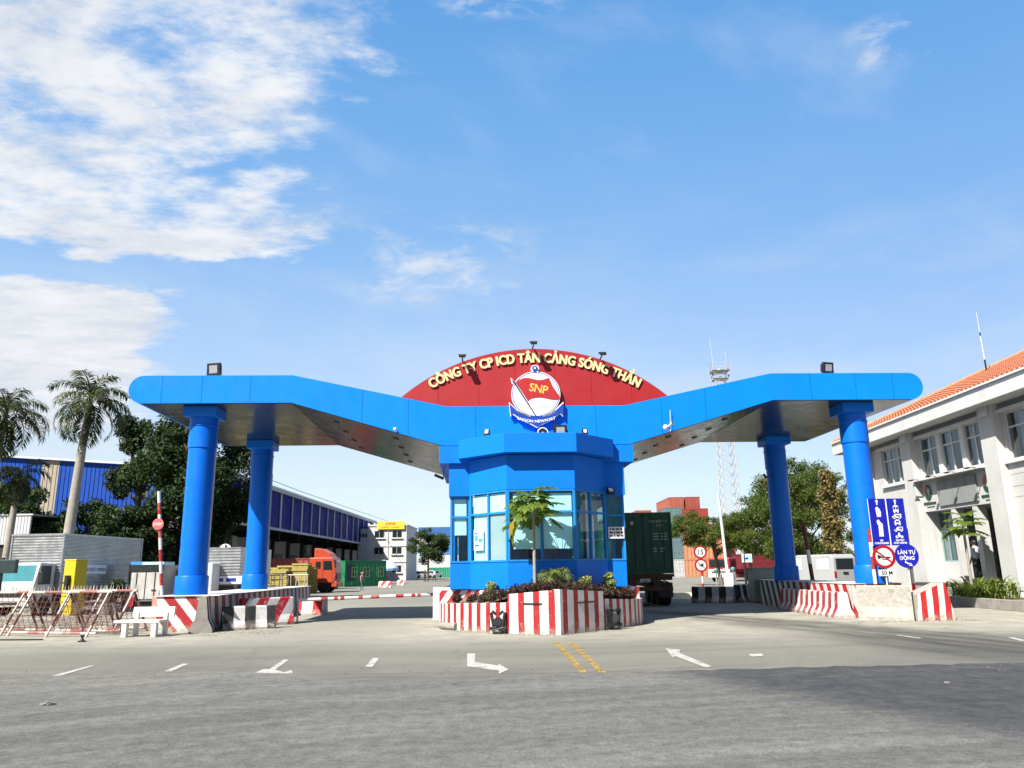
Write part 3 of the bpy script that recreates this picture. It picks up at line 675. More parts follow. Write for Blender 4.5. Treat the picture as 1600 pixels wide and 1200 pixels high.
def arch_lamp(s, label):
    z = CZ+math.sqrt(RA*RA-s*s)
    t = thing('arm_floodlight', label, 'floodlight', W(s, 0.1, z), GYAW, 'spotlights along the top of the red arch')
    b = MB(); b.tube((0, 0, -0.05), (0, 0, 0.06), 0.025, n=8); b.tube((0, 0, 0.05), (0, -0.50, 0.05), 0.022, n=8); b.build('arm', m_black, t, smooth=40)
    h_ = MB(); h_.box((0, -0.53, 0.07), (0.19, 0.2, 0.07), mat=Matrix.Rotation(R(28), 4, 'X')); h_.b2((-0.12, -0.51, 0.115), (0.12, -0.35, 0.135)); h_.build('housing', m_black, t, bevel=0.01)
    l = MB(); l.box((0, -0.55, 0.03), (0.15, 0.15, 0.006), mat=Matrix.Rotation(R(28), 4, 'X')); l.build('lens', m_lens, t)
arch_lamp(-2.25, 'black spotlight on an arm above the left part of the red arch')
arch_lamp(-0.05, 'black spotlight on an arm at the very top of the red arch')
arch_lamp(2.08, 'black spotlight on an arm above the right part of the red arch')
t = thing('horn_loudspeaker', 'white rimmed horn loudspeaker just under the tip of the anchor emblem', 'loudspeaker', W(0.13, -0.75, 5.50), GYAW)
q = MB(); q.lathe([(0.05, 0.18), (0.07, 0.12), (0.115, 0.03), (0.165, 0.0), (0.165, -0.015)], 24, mat=Matrix.Rotation(R(90), 4, 'X') @ Matrix.Scale(-1, 4, (0, 0, 1)))
q.build('horn', m_whiteclean, t, smooth=40)
q = MB(); q.lathe([(0.135, 0), (0.135, 0.012)], 24, mat=Matrix.Rotation(R(90), 4, 'X'), c=(0, -0.012, 0)); q.build('horn_mouth', m_black, t)
q = MB(); q.lathe([(0.035, 0), (0.03, 0.03)], 14, mat=Matrix.Rotation(R(90), 4, 'X'), c=(0, -0.02, 0)); q.build('driver_cap', m_steel, t)
q = MB(); q.b2((-0.02, 0.1, -0.15), (0.02, 0.14, 0.0)); q.build('bracket', m_steel, t)
def security_camera(label, p, rz, colr, arm=(0, 0.12, 0.1), L=0.22, r=0.045, tilt=-20):
    t = thing('security_camera', label, 'camera', p, rz, 'security cameras on the gate')
    b = MB(); dv = Matrix.Rotation(R(tilt), 3, 'X') @ Vector((0, -L, 0)); b.tube((0, 0, 0), dv, r, n=12); b.build('camera_body', colr, t, smooth=40)
    a = MB(); a.tube((0, -0.02, 0.01), arm, 0.014, n=6); a.build('arm', colr, t)
    l = MB(); l.tube(dv*1.0, dv*1.03, r*0.8, n=12); l.build('lens', m_black, t); return t
security_camera('white dome camera with thin aerial under the right wing of the gate', W(4.08, -0.12, 5.78), GYAW+0.3, m_whiteclean, (0, 0.12, 0.05))
q = MB(); q.lathe([(0.02, 0.06), (0.07, 0.03), (0.085, -0.03), (0.05, -0.10), (0.01, -0.12)], 16, c=(-0.16, -0.05, -0.02)); q.tube((0.05, 0, 0.05), (0.07, 0, 0.52), 0.008, n=6); q.tube((-0.16, -0.05, -0.1), (0.0, -0.05, -0.16), 0.008, n=6); q.tube((0.0, -0.05, -0.16), (0.06, 0, -0.02), 0.008, n=6)
q.build('dome_and_aerial', m_whiteclean, bpy.data.objects['security_camera'], smooth=40)
security_camera('small white camera under the left wing of the gate', W(-4.25, -0.05, 5.72), GYAW-0.3, m_whiteclean, (0, 0.1, 0.05), 0.14, 0.04)
security_camera('black camera on a bracket at the booth left side under canopy', W(-2.85, 0.75, 4.35), GYAW-1.2, m_black, (0, 0.05, 0.62), 0.3, 0.045)
security_camera('black camera on the booth right side below the canopy edge', W(2.78, 0.7, 4.75), GYAW+0.8, m_black, (0, 0.05, 0.25), 0.2, 0.04)
security_camera('black camera bracketed to the left side of the rear right column', W(9.70, 7.1, 5.0), GYAW-0.6, m_black, (0.2, 0.05, 0.1), 0.25, 0.05)

# ------------------------------------------------------------------ ticket booth
booth = thing('ticket_booth', 'bright blue polygonal ticket booth with pale blinds behind its windows', 'booth', W(0, 0, 0), GYAW)
BAY = [(-2.03, 0.05), (-0.965, -1.12), (0.965, -1.12), (2.03, 0.05)]
def off(poly, d):
    """offset an open plan line outwards (towards -t)"""
    out = []
    for i, p in enumerate(poly):
        ns = []
        for a, b in ((i-1, i), (i, i+1)):
            if 0 <= a and b < len(poly):
                e = Vector((poly[b][0]-poly[a][0], poly[b][1]-poly[a][1])).normalized(); ns.append(Vector((e.y, -e.x)))
        n = sum(ns, Vector((0, 0))); n = n/(n.length**2)*len(ns) if len(ns) > 1 else n
        if len(ns) > 1:
            b = (ns[0]+ns[1]).normalized(); n = b/max(0.3, b.dot(ns[0]))
        out.append((p[0]+n.x*d, p[1]+n.y*d))
    return out
def bayprism(mb, plan, z0, z1, back=0.6):
    p = [(plan[0][0], back)] + list(plan) + [(plan[-1][0], back)]
    mb.prism(p, z0, z1, plane='xy')
q = MB(); bayprism(q, BAY, 1.04, 1.80); q.build('base_panel', m_booth, booth, bevel=0.006)
q = MB(); bayprism(q, off(BAY, 0.03), 3.80, 4.80); q.build('wall_band', m_booth, booth, bevel=0.006)
CR = [(-2.36, -0.25), (-1.06, -1.50), (1.02, -1.50), (2.30, -0.25)]
q = MB(); bayprism(q, CR, 4.82, 5.375, 0.3); q.build('roof_band', m_booth, booth, bevel=0.008)
# window wall: frames, panes, blinds for each of the three bay sides
m_blind = M('pale_cyan_blind', (0.62, 0.78, 0.78), 0.7, 0, 0.04, 1.0)
m_blind2 = M('grey_film', (0.40, 0.37, 0.38), 0.6, 0, 0.12, 1.2)
def window_side(a, b, cols, z0=1.80, z1=3.80, zt=3.17, parent=booth, blinds=()):
    a, b = Vector((*a, 0)), Vector((*b, 0)); L = (b-a).length; ang = math.atan2(b.y-a.y, b.x-a.x)
    Mx = Matrix.Translation(a) @ Matrix.Rotation(ang, 4, 'Z')
    f = MB(); fw = 0.06
    def bar(x0, x1, za, zb, d0=-0.02, d1=0.06):
        f.b2((x0, d0, za), (x1, d1, zb))
    bar(0.0, fw, z0, z1); bar(L-fw, L, z0, z1)
    bar(fw, L-fw, z0, z0+0.05); bar(fw, L-fw, z1-0.05, z1)
    xs = [fw] + [L*c for c in cols] + [L-fw]
    for c in cols: bar(L*c-0.03, L*c+0.03, z0+0.05, z1-0.05, -0.015)
    for i in range(len(xs)-1):
        x0 = xs[i]+(0.03 if i else 0); x1 = xs[i+1]-(0.03 if i < len(xs)-2 else 0); bar(x0, x1, zt-0.03, zt+0.03, -0.012)
    fo = f.build('window_frame', m_frameblue, parent); fo.matrix_local = Mx
    ib = MB()
    for i in range(len(xs)-1):
        x0, x1 = xs[i]+0.03*(i > 0), xs[i+1]-0.03*(i < len(xs)-2)
        for za, zb in ((z0+0.05, zt-0.03), (zt+0.03, z1-0.05)):
            g_ = MB(); g_.add([(x0, 0.028, za), (x1, 0.028, za), (x1, 0.028, zb), (x0, 0.028, zb)], [(0, 1, 2, 3)]); go = g_.build('pane', m_glass, fo)
    for (x0, x1, za, zb, mt, dep) in blinds:
        bl = MB(); nslat = 1
        bl.b2((x0, dep, za), (x1, dep+0.006, zb)); bl.b2((x0, dep-0.008, za-0.02), (x1, dep+0.014, za))
        bl.build('blind', mt, fo)
    return fo, L
Lf = 1.93; Ls = math.dist(BAY[0], BAY[1])
sl_, _ = window_side(BAY[0], BAY[1], [0.5], blinds=[(0.12, Ls/2-0.02, 1.86, 3.14, m_blind, 0.06), (0.10, Ls-0.08, 3.20, 3.72, m_blind, 0.06), (Ls/2+0.05, Ls-0.07, 1.86, 3.13, m_blind2, 0.045)])
sf_, _ = window_side(BAY[1], BAY[2], [0.5], blinds=[(0.17, 0.95, 2.16, 3.70, m_blind, 0.07), (1.02, 1.84, 2.16, 3.70, m_blind, 0.07)])
m_curtain = M('teal_curtain', (0.06, 0.25, 0.27), 0.7, 0, 0.2, 2.0, wave=(0, 0.09, 0.03))
sr_, _ = window_side(BAY[2], BAY[3], [0.5], blinds=[(0.10, 0.66, 1.9, 3.72, m_curtain, 0.2), (0.70, 0.82, 1.88, 3.72, m_whiteclean, 0.12), (1.0, 1.10, 1.88, 3.12, m_whiteclean, 0.12), (1.10, 1.5, 1.9, 3.7, m_curtain, 0.24)])
# side wings under the canopy
for sg in (-1, 1):
    q = MB(); q.b2((sg*2.02, 0.20, 1.045), (sg*2.62, 5.6, 1.80)); q.build('wing_base', m_booth, booth, bevel=0.006)
    q = MB(); q.b2((sg*2.02, 0.10, 3.74), (sg*2.66, 5.6, 4.72)); q.build('wing_wall', m_booth, booth, bevel=0.006)
    q = MB(); q.b2((sg*2.0, -0.02, 4.72), (sg*2.95, 5.6, 5.24)); q.build('wing_cap', m_booth, booth, bevel=0.006)
    a, b = ((-2.62, 0.2), (-2.04, 0.2)) if sg < 0 else ((2.04, 0.2), (2.62, 0.2))
    bl = [(0.09, 0.48, 2.62, 3.66, m_blind, 0.06)] if sg < 0 else [(0.06, 0.5, 2.4, 3.68, m_curtain, 0.2)]
    window_side(a, b, [], 1.80, 3.74, 3.13, blinds=bl)
    # side glazing along the lane
    f = MB()
    for z in (1.80, 3.10, 3.68): f.b2((sg*2.54, 0.3, z), (sg*2.60, 5.6, z+0.06))
    for y in (0.30, 1.9, 3.6, 5.5): f.b2((sg*2.53, y, 1.86), (sg*2.605, y+0.08, 3.68))
    fo = f.build('side_window_frame', m_frameblue, booth)
    p = MB(); p.b2((sg*2.565, 0.38, 1.86), (sg*2.571, 5.5, 3.68)); p.build('pane', m_glass, fo)
q = MB(); q.b2((-1.9, 2.2, 1.06), (1.9, 2.25, 3.85)); q.b2((-2.5, 0.35, 1.05), (2.5, 5.5, 1.06)); q.prism([(-1.9, 5.5), (-1.9, 0.2), (-0.9, -1.0), (0.9, -1.0), (1.9, 0.2), (1.9, 5.5)], 3.84, 3.86, plane='xy'); q.b2((-2.5, 5.52, 1.05), (2.5, 5.58, 3.85))
q.build('interior_wall', M('booth_interior', (0.16, 0.20, 0.24), 0.8), booth)
q = MB(); q.b2((-0.8, -0.75, 1.79), (0.8, -0.2, 1.83)); q.build('desk', m_grey, booth)
for sx, nm in ((-0.4, 'black computer screen on the left half of the booth desk'), (0.35, 'black computer screen on the right half of the booth desk')):
    t = thing('monitor', nm, 'screen', W(sx, -0.6, 1.83), GYAW, 'screens inside the booth')
    q = MB(); q.b2((-0.2, -0.015, 0.08), (0.2, 0.015, 0.32)); q.build('screen', m_black, t)
    q = MB(); q.b2((-0.03, 0.0, 0.0), (0.03, 0.03, 0.08)); q.b2((-0.09, -0.06, 0), (0.09, 0.06, 0.01)); q.build('stand', m_black, t)
# poster and notice
t = thing('poster', 'pale poster of a blue truck stuck on left booth window', 'poster', (0, 0, 0))
Mx = GM @ Matrix.Translation((*BAY[0], 0)) @ Matrix.Rotation(math.atan2(BAY[1][1]-BAY[0][1], BAY[1][0]-BAY[0][0]), 4, 'Z')
t.matrix_world = Mx @ Matrix.Translation((0.40, -0.03, 2.14))
q = MB(); q.b2((-0.20, 0, 0), (0.20, 0.02, 0.60)); q.build('sheet', M('poster_paper', (0.70, 0.82, 0.84), 0.5), t)
q = MB(); q.b2((-0.17, -0.004, 0.26), (-0.02, 0, 0.44)); q.b2((0.0, -0.004, 0.22), (0.18, 0, 0.34)); q.b2((-0.15, -0.004, 0.09), (0.02, 0, 0.12)); q.build('truck_picture', M('poster_blue', (0.05, 0.32, 0.42), 0.5), t)
q = MB(); q.b2((-0.15, -0.004, 0.13), (0.03, 0, 0.17)); q.b2((-0.16, -0.005, 0.46), (-0.04, 0, 0.50)); q.build('dark_band', m_navy, t)
t = thing('notice', 'small white notice with black lines on right booth window', 'notice', W(2.36, 0.13, 2.44), GYAW)
q = MB(); q.b2((-0.26, 0, 0), (0.22, 0.02, 0.34)); q.build('sheet', m_whiteclean, t)
q = MB()
for z in (0.25, 0.15, 0.05):
    x = -0.22
    for wd_ in ((0.05, 0.08, 0.10, 0.06) if z > 0.2 else (0.09, 0.05, 0.11, 0.07)): q.b2((x, -0.004, z), (x+wd_, 0, z+0.05)); x += wd_+0.03
q.build('printed_line', m_black, t)

# ------------------------------------------------------------------ traffic island with planter
m_st_v = stripes('island_vertical_stripes', RED, WHITE, 0.36, 0, 0.45, 0.55, 0.1)
m_st_p = stripes('prow_vertical_stripes', RED, WHITE, 0.43, 0, 0.42, 0.5, 0.30)
m_st_s = stripes('island_slanted_stripes', RED, WHITE, 0.42, -0.75, 0.5, 0.3, 0.0)
m_wtop = M('white_wall_top', (0.58, 0.58, 0.56), 0.6, 0, 0.08, 2, dirt=0.3, dcol=(0.4, 0.37, 0.32))
island = thing('planter_island', 'red and white striped pointed traffic island with planted front under the booth', 'traffic island', W(0, 0, 0), GYAW)
left_line = [(-2.97, 0.75), (-2.92, 0.2), (-2.72, -0.5), (-2.35, -1.15), (-1.8, -1.85), (-1.05, -2.62)]
right_line = [(1.48, -2.12), (2.05, -1.5), (2.6, -0.75), (2.95, -0.05), (3.08, 0.45), (3.10, 0.75)]
prow = [(-1.05, -2.66), (0.22, -3.42), (1.50, -2.16)]
zl = [0.66, 0.66, 0.68, 0.70, 0.73, 0.76]
o = wallstrip(left_line, [0]*6, zl).build('left_planter_wall', m_st_v, island)
sd = o.modifiers.new('thick', 'SOLIDIFY'); sd.thickness = 0.16; sd.offset = -1
o = wallstrip(right_line, [0]*6, [0.80, 0.76, 0.72, 0.70, 0.70, 0.70]).build('right_planter_wall', m_st_v, island)
sd = o.modifiers.new('thick', 'SOLIDIFY'); sd.thickness = 0.16; sd.offset = -1
o = wallstrip(prow, [0]*3, [0.97, 1.09, 0.99]).build('prow_wall', m_st_p, island)
sd = o.modifiers.new('thick', 'SOLIDIFY'); sd.thickness = 0.2; sd.offset = -1
for sg in (-1, 1):   # flared cheeks at the prow's ends
    x, y = (-1.05, -2.66) if sg < 0 else (1.50, -2.16)
    q = MB(); q.prism([(x, y), (x+0.06, y+0.55), (x+0.22, y+0.5), (x+0.2, y-0.02 if sg < 0 else y-0.10)] if sg < 0 else [(x, y), (x-0.06, y+0.5), (x-0.24, y+0.45), (x-0.2, y-0.12)], 0.0, 0.96, plane='xy'); q.build('prow_cheek', m_wtop, island)
q = MB()
for (xa, ya), (xb, yb), f0, f1 in (((-1.05, -2.66), (0.22, -3.42), 0.30, 0.66), ((0.22, -3.42), (1.50, -2.16), 0.40, 0.78)):
    pa = Vector((xa+(xb-xa)*f0, ya+(yb-ya)*f0)); pb = Vector((xa+(xb-xa)*f1, ya+(yb-ya)*f1)); mid_ = (pa+pb)/2; e = pb-pa
    q.box((mid_.x, mid_.y-0.012, 0.74), (e.length, 0.03, 0.035), math.atan2(e.y, e.x))
q.build('black_slot', m_black, island)
# platform under the booth
plat = [(-2.92, 12.0), (-2.92, 0.62), (-2.0, 0.30), (-1.1, -1.2), (1.1, -1.2), (2.0, 0.30), (3.02, 0.62), (3.02, 12.0)]
q = MB(); q.prism(plat, 0.0, 1.035, plane='xy'); q.build('platform', m_wtop, island, bevel=0.02)
o = wallstrip([(-2.93, 5.5), (-2.93, 0.60), (-2.02, 0.28), (-1.5, -0.6)], [0.0]*4, [1.02]*4).build('left_platform_face', m_st_s, island)
sd = o.modifiers.new('thick', 'SOLIDIFY'); sd.thickness = 0.02; sd.offset = 1
o = wallstrip([(1.5, -0.6), (2.02, 0.28), (3.03, 0.60), (3.03, 5.5)], [0.0]*4, [1.02]*4).build('right_platform_face', stripes('island_slanted_stripes_right', RED, WHITE, 0.42, -0.75, 0.5, 0.3, 0.15), island)
sd = o.modifiers.new('thick', 'SOLIDIFY'); sd.thickness = 0.02; sd.offset = 1
# soil
soil_pts = [(-2.78, 0.5), (-2.55, -0.45), (-2.2, -1.1), (-1.7, -1.75), (-0.95, -2.45), (0.22, -3.2), (1.4, -2.0), (1.95, -1.4), (2.45, -0.65), (2.85, 0.4), (2.0, 0.2), (1.1, -1.15), (-1.1, -1.15), (-2.0, 0.2)]
soilz = [0.62, 0.64, 0.64, 0.70, 0.88, 0.98, 0.90, 0.70, 0.66, 0.66, 0.9, 1.0, 1.0, 0.9]
q = MB(); q.add([(*p, z) for p, z in zip(soil_pts, soilz)] + [(0, -2.0, 1.05)], [(i, (i+1) % 14, 14) for i in range(14)])
q.build('soil', m_soil, island)

# ------------------------------------------------------------------ vegetation helpers
rng = np.random.default_rng(11)
def foliage(name, clumps, n, size, mat, parent=None, aspect=0.5, shell=0.45, up=0.35, drop=0.0):
    """a crown of many small leaf faces spread through a set of clumps (centre, radii)"""
    c = np.array([q[0] for q in clumps], float); r = np.array([q[1] for q in clumps], float)
    wgt = (r[:, 0]*r[:, 1]*r[:, 2])**(2/3); wgt /= wgt.sum()
    idx = rng.choice(len(c), n, p=wgt)
    d = rng.normal(size=(n, 3)); d /= np.linalg.norm(d, axis=1)[:, None]
    rad = rng.random(n)**shell * (1+0.12*rng.normal(size=n))
    pos = c[idx] + d*r[idx]*rad[:, None]
    nr = d*0.6 + rng.normal(size=(n, 3))*0.55; nr[:, 2] += up; nr /= np.linalg.norm(nr, axis=1)[:, None]
    t = rng.normal(size=(n, 3)); t[:, 2] -= drop; t -= nr*(t*nr).sum(1)[:, None]; t /= np.linalg.norm(t, axis=1)[:, None]
    b = np.cross(nr, t); s = size*(0.55+0.9*rng.random(n))[:, None]
    tip = pos+t*s*0.55; base = pos-t*s*0.5; l = pos+b*s*aspect*0.5-nr*s*0.06; rr = pos-b*s*aspect*0.5-nr*s*0.06
    v = np.stack([base, l, tip, rr], 1).reshape(-1, 3)
    return mesh_np(name, v, n, mat, parent)
def mesh_np(name, v, n, mat, parent, k=4):
    me = bpy.data.meshes.new(name)
    me.vertices.add(len(v)); me.vertices.foreach_set('co', v.astype(np.float32).ravel())
    me.loops.add(n*k); me.loops.foreach_set('vertex_index', np.arange(n*k, dtype=np.int32))
    me.polygons.add(n); me.polygons.foreach_set('loop_start', np.arange(0, n*k, k, dtype=np.int32))
    me.update(calc_edges=True); me.validate()
    me.materials.append(mat); o = bpy.data.objects.new(name, me); col.objects.link(o)
    if parent is not None: o.parent = parent
    return o
def clumps_in(center, radii, n, rmin, rmax, seed, flat=0.75, hollow=0.35):
    rg = random.Random(seed); out = []
    for i in range(n):
        while True:
            p = [rg.uniform(-1, 1) for _ in range(3)]; q = sum(x*x for x in p)
            if hollow**2 < q < 1: break
        rr = rg.uniform(rmin, rmax)
        out.append(([center[j]+p[j]*radii[j] for j in range(3)], (rr, rr, rr*flat)))
    return out
def limbs(mb, base, top, clumps, r0, seed, nb=9):
    rg = random.Random(seed); base, top = Vector(base), Vector(top)
    pts = [base.lerp(top, f)+Vector((rg.uniform(-.15, .15), rg.uniform(-.15, .15), 0))*(f > 0)*r0*3 for f in (0, .35, .7, 1)]
    mb.path(pts, [r0*1.25, r0, r0*0.8, r0*0.6], 9)
    for c, r in rg.sample(clumps, min(nb, len(clumps))):
        f = rg.uniform(0.45, 1.0); s = base.lerp(top, f); e = Vector(c); m_ = s.lerp(e, 0.5)+Vector((0, 0, 0.12*(e-s).length))
        mb.path([s, m_, e], [r0*0.5, r0*0.28, r0*0.08], 6)
def tree(label, loc, h, crown_c, radii, nclump, rr, nleaf, leaf, mat, trunk_r, seed, group=None, bark=m_bark, aspect=0.5, name='tree', flat=0.75, hollow=0.3, drop=0.0, nb=9):
    t = thing(name, label, 'tree', loc, 0, group)
    cl = clumps_in(crown_c, radii, nclump, rr[0], rr[1], seed, flat, hollow)
    q = MB(); limbs(q, (0, 0, -0.05), (crown_c[0], crown_c[1], crown_c[2]), cl, trunk_r, seed, nb); q.build('trunk', bark, t, smooth=60)
    foliage('crown', cl, nleaf, leaf, mat, t, aspect, drop=drop); return t
lf_dark = leafmat('dark_tree_leaf', (0.008, 0.022, 0.006), (0.028, 0.052, 0.011), (0.055, 0.080, 0.018), 0.16)
lf_mid = leafmat('mid_tree_leaf', (0.030, 0.062, 0.012), (0.095, 0.130, 0.022), (0.17, 0.165, 0.045), 0.38)
lf_far = leafmat('distant_tree_leaf', (0.022, 0.045, 0.012), (0.05, 0.075, 0.02), None, 0.25)
lf_palm = leafmat('palm_frond', (0.016, 0.036, 0.012), (0.055, 0.070, 0.024), (0.095, 0.088, 0.042), 0.22)
lf_papaya = leafmat('papaya_leaf', (0.06, 0.125, 0.016), (0.155, 0.20, 0.032), None, 0.4)
lf_yellow = leafmat('yellowing_leaf', (0.42, 0.31, 0.03), (0.36, 0.30, 0.05), None, 0.4)
lf_bush = leafmat('variegated_bush_leaf', (0.11, 0.19, 0.035), (0.34, 0.36, 0.16), None, 0.35)
lf_maroon = leafmat('dark_maroon_ground_cover', (0.020, 0.012, 0.013), (0.075, 0.040, 0.034), (0.085, 0.078, 0.036), 0.2)
lf_creeper = leafmat('dry_creeper_leaf', (0.07, 0.09, 0.02), (0.28, 0.19, 0.09), None, 0.3)
lf_strap = leafmat('strap_leaf', (0.06, 0.11, 0.02), (0.22, 0.25, 0.07), None, 0.35)

def palm_crown(name, mat, parent, origin, nf, L, seed, leaf=0.75, el=(75, -35), wid=0.055, pairs=34):
    rg = random.Random(seed); V = []
    for i in range(nf):
        az = 2*math.pi*(i*0.382+rg.uniform(-.05, .05)); e0 = R(el[0]+(el[1]-el[0])*(i/(nf-1))**1.0+rg.uniform(-8, 8))
        ln = L*rg.uniform(0.82, 1.08)*(0.8+0.2*math.cos(e0)); p = Vector(origin); pts = [p.copy()]; e = e0; n = 14
        for j in range(n):
            e -= R(4.0+5.5*j/n*1.6); st = ln/n
            p = p+Vector((math.cos(az)*math.cos(e), math.sin(az)*math.cos(e), math.sin(e)))*st; pts.append(p.copy())
        sd = Vector((-math.sin(az), math.cos(az), 0))
        for j in range(n):   # rachis
            a, b = pts[j], pts[j+1]; wr_ = 0.05*(1-j/n)+0.008
            V += [a-sd*wr_, a+sd*wr_, b+sd*wr_*0.9, b-sd*wr_*0.9]
        for q in range(pairs):
            f = 0.14+0.86*q/pairs; x = f*n; j = min(n-1, int(x)); c = pts[j].lerp(pts[j+1], x-j); fw = (pts[j+1]-pts[j]).normalized()
            ll = leaf*(0.35+0.65*math.sin(math.pi*min(1, 0.12+f*0.86)))*rg.uniform(0.8, 1.15)
            for s in (-1, 1):
                dv = (sd*s*0.85+fw*0.55+Vector((0, 0, rg.uniform(-0.55, 0.25)))).normalized()
                m_ = c+dv*ll*0.5; tp = c+dv*ll+Vector((0, 0, -ll*rg.uniform(0.12, 0.5)))
                nv = dv.cross(fw).normalized(); wv = dv.cross(nv)*wid
                V += [c, m_-wv, tp, m_+wv]
    v = np.array([tuple(q) for q in V]); return mesh_np(name, v, len(v)//4, mat, parent)

# ------------------------------------------------------------------ planting on the island
def papaya_leaf(V, c, dv, size, rg):
    """deeply lobed leaf hanging from a petiole end"""
    dv = Vector(dv).normalized(); up = Vector((0, 0, 1)); sd = dv.cross(up).normalized(); dn = (dv*0.85-up*rg.uniform(0.25, 0.75)).normalized(); nrm = sd.cross(dn)
    for k_ in range(-3, 4):
        a = k_*0.62; l = size*(1.0-0.13*abs(k_))*rg.uniform(0.85, 1.1)
        x = dn*math.cos(a)+sd*math.sin(a); y = -dn*math.sin(a)+sd*math.cos(a)
        p = lambda fx, fy, fz=0: c+x*l*fx+y*l*fy+nrm*l*fz-up*l*0.18*fx*fx
        V += [p(0, 0), p(.35, -.15, .02), p(.62, 0, .0), p(.35, .15, .02)]
        for s in (-1, 1):
            V += [p(.25, 0), p(.48, .16*s, .02), p(.80, .30*s, -.03), p(.66, .05*s, .0)]
        V += [p(.45, 0), p(.72, -.15, .02), p(1.0, 0, -.05), p(.72, .15, .02)]
def papaya(label, p, h, n, seed, L=0.62, size=0.42, yellow=0, name='papaya_tree', r=0.05, curve=0.0):
    rg = random.Random(seed); t = thing(name, label, 'tree', p)
    q = MB(); pts = [(curve*math.sin(f*3), 0, h*f-0.1*(f == 0)) for f in (0, .25, .5, .75, 1)]
    q.path([Vector(x) for x in pts], [r, r*0.9, r*0.85, r*0.8, r*0.6], 10); tr = q.build('trunk', m_palmbark, t, smooth=60)
    V = []; Y = []; pet = MB(); top = Vector(pts[-1])
    for i in range(n):
        az = 2*math.pi*(i*0.382)+rg.uniform(-.2, .2)
        if i >= n-yellow: az = R(196-26*(n-1-i))
        e = R(70-82*(i/n)**0.95+rg.uniform(-9, 9)); ln = L*rg.uniform(0.75, 1.1)
        d0 = Vector((math.cos(az)*math.cos(e), math.sin(az)*math.cos(e), math.sin(e))); st = top-Vector((0, 0, 0.30*i/n))
        en = st+d0*ln-Vector((0, 0, 0.08)); pet.path([st, st.lerp(en, .5)+Vector((0, 0, .03)), en], [0.010, 0.008, 0.006], 5)
        papaya_leaf(Y if i >= n-yellow else V, en, Vector((d0.x, d0.y, 0.15+0.2*d0.z)) if i < n-yellow else Vector((d0.x*0.3, d0.y*0.3, -1)), size*rg.uniform(0.85, 1.15), rg)
    pet.build('petiole', M('petiole_green', (0.22, 0.28, 0.08), 0.5), t)
    v = np.array([tuple(q) for q in V]); mesh_np('crown', v, len(v)//4, lf_papaya, t)
    for j_ in range(0, len(Y), 52): v = np.array([tuple(q) for q in Y[j_:j_+52]]); mesh_np('yellow_leaf', v, len(v)//4, lf_yellow, t)
    return t
pp = P(836, 920, W(0, -2.0).y); papaya('slim papaya tree with green crown and two yellow leaves in planter', (pp.x, pp.y, 0.98), 2.26, 25, 5, 0.62, 0.46, 2)
pp = P(866, 915, W(0, -1.75).y)
t = thing('small_palm', 'small young palm with spread fronds in planter beside the papaya tree', 'palm', (pp.x, pp.y, 0.95))
q = MB(); q.path([Vector((0, 0, -0.05)), Vector((0.0, 0, 0.2)), Vector((0.01, 0, 0.4))], [0.07, 0.05, 0.03], 8); q.build('trunk', m_bark, t, smooth=60)
palm_crown('crown', lf_strap, t, (0.01, 0, 0.36), 13, 0.75, 3, 0.30, (80, 5), 0.013, 26)
def bush(label, px, t_, z0, h, rx, n, leaf, seed, grp='bushes in the planter', stem=True):
    p = P(px, 915, W(0, t_).y); p = W((GM.inverted() @ Vector((p.x, p.y, 0))).x, t_)
    t = thing('bush', label, 'bush', (p.x, p.y, z0), 0, grp)
    cl = clumps_in((0, 0, h*0.62), (rx*0.55, rx*0.55, h*0.34), 9, rx*0.35, rx*0.55, seed)
    if stem:
        q = MB(); rg = random.Random(seed)
        for i in range(5): q.path([Vector((0, 0, -0.06)), Vector((rg.uniform(-.05, .05), rg.uniform(-.05, .05), h*0.4)), Vector((rg.uniform(-rx, rx)*0.5, rg.uniform(-rx, rx)*0.5, h*0.75))], [0.012, 0.009, 0.004], 5)
        q.build('stem', m_bark, t)
    foliage('foliage', cl, n, leaf, lf_bush, t, 0.55)
bush('pale thin bush at the left end of the planter', 768, -0.9, 0.72, 0.62, 0.22, 420, 0.085, 1)
bush('tiny pale bush just left of the papaya trunk', 821, -1.45, 0.92, 0.28, 0.16, 200, 0.07, 2)
bush('round variegated bush between young palm and rightmost bush', 911, -1.45, 0.88, 0.55, 0.30, 800, 0.085, 3)
bush('yellowish round bush at the right end of the planter', 953, -0.75, 0.78, 0.68, 0.27, 800, 0.085, 4)
bush('low pale tuft at the foot of the young palm', 852, -1.9, 0.95, 0.32, 0.18, 260, 0.07, 6)
# maroon ground cover: nobody could count it
cl = []; rg = random.Random(4)
tri = [(-2.2, -0.75), (-1.7, -1.45), (-1.2, -1.4), (-0.9, -2.1), (-0.3, -2.5), (0.2, -2.8), (0.7, -2.4), (1.1, -1.8), (1.6, -1.5), (2.0, -1.1), (2.35, -0.6), (2.6, 0.0), (0.0, -1.9), (-0.5, -1.7), (0.6, -1.7), (1.9, -0.5)]
for (s, t_) in tri:
    for _ in range(7):
        ss, tt = s+rg.uniform(-.33, .33), t_+rg.uniform(-.3, .3)
        if abs(ss) > 2.7: continue
        lim = -3.42+abs(ss-0.22)*0.75 if -1.0 < ss < 1.3 else -2.75+1.25*(abs(ss)-0.9)
        if tt < lim+0.28: tt = lim+0.28
        zg = 0.74+0.33*max(0, 1-max(0, abs(ss-0.2)-0.5)/1.5) + (0.06 if ss > 1.5 else 0)
        cl.append(((ss, tt, zg+0.08), (0.14, 0.14, rg.uniform(0.10, 0.19))))
gc = foliage('ground_cover', cl, 15000, 0.085, lf_maroon, None, 0.32, 0.6, 0.2); gc.matrix_world = GM; gc['kind'] = 'stuff'
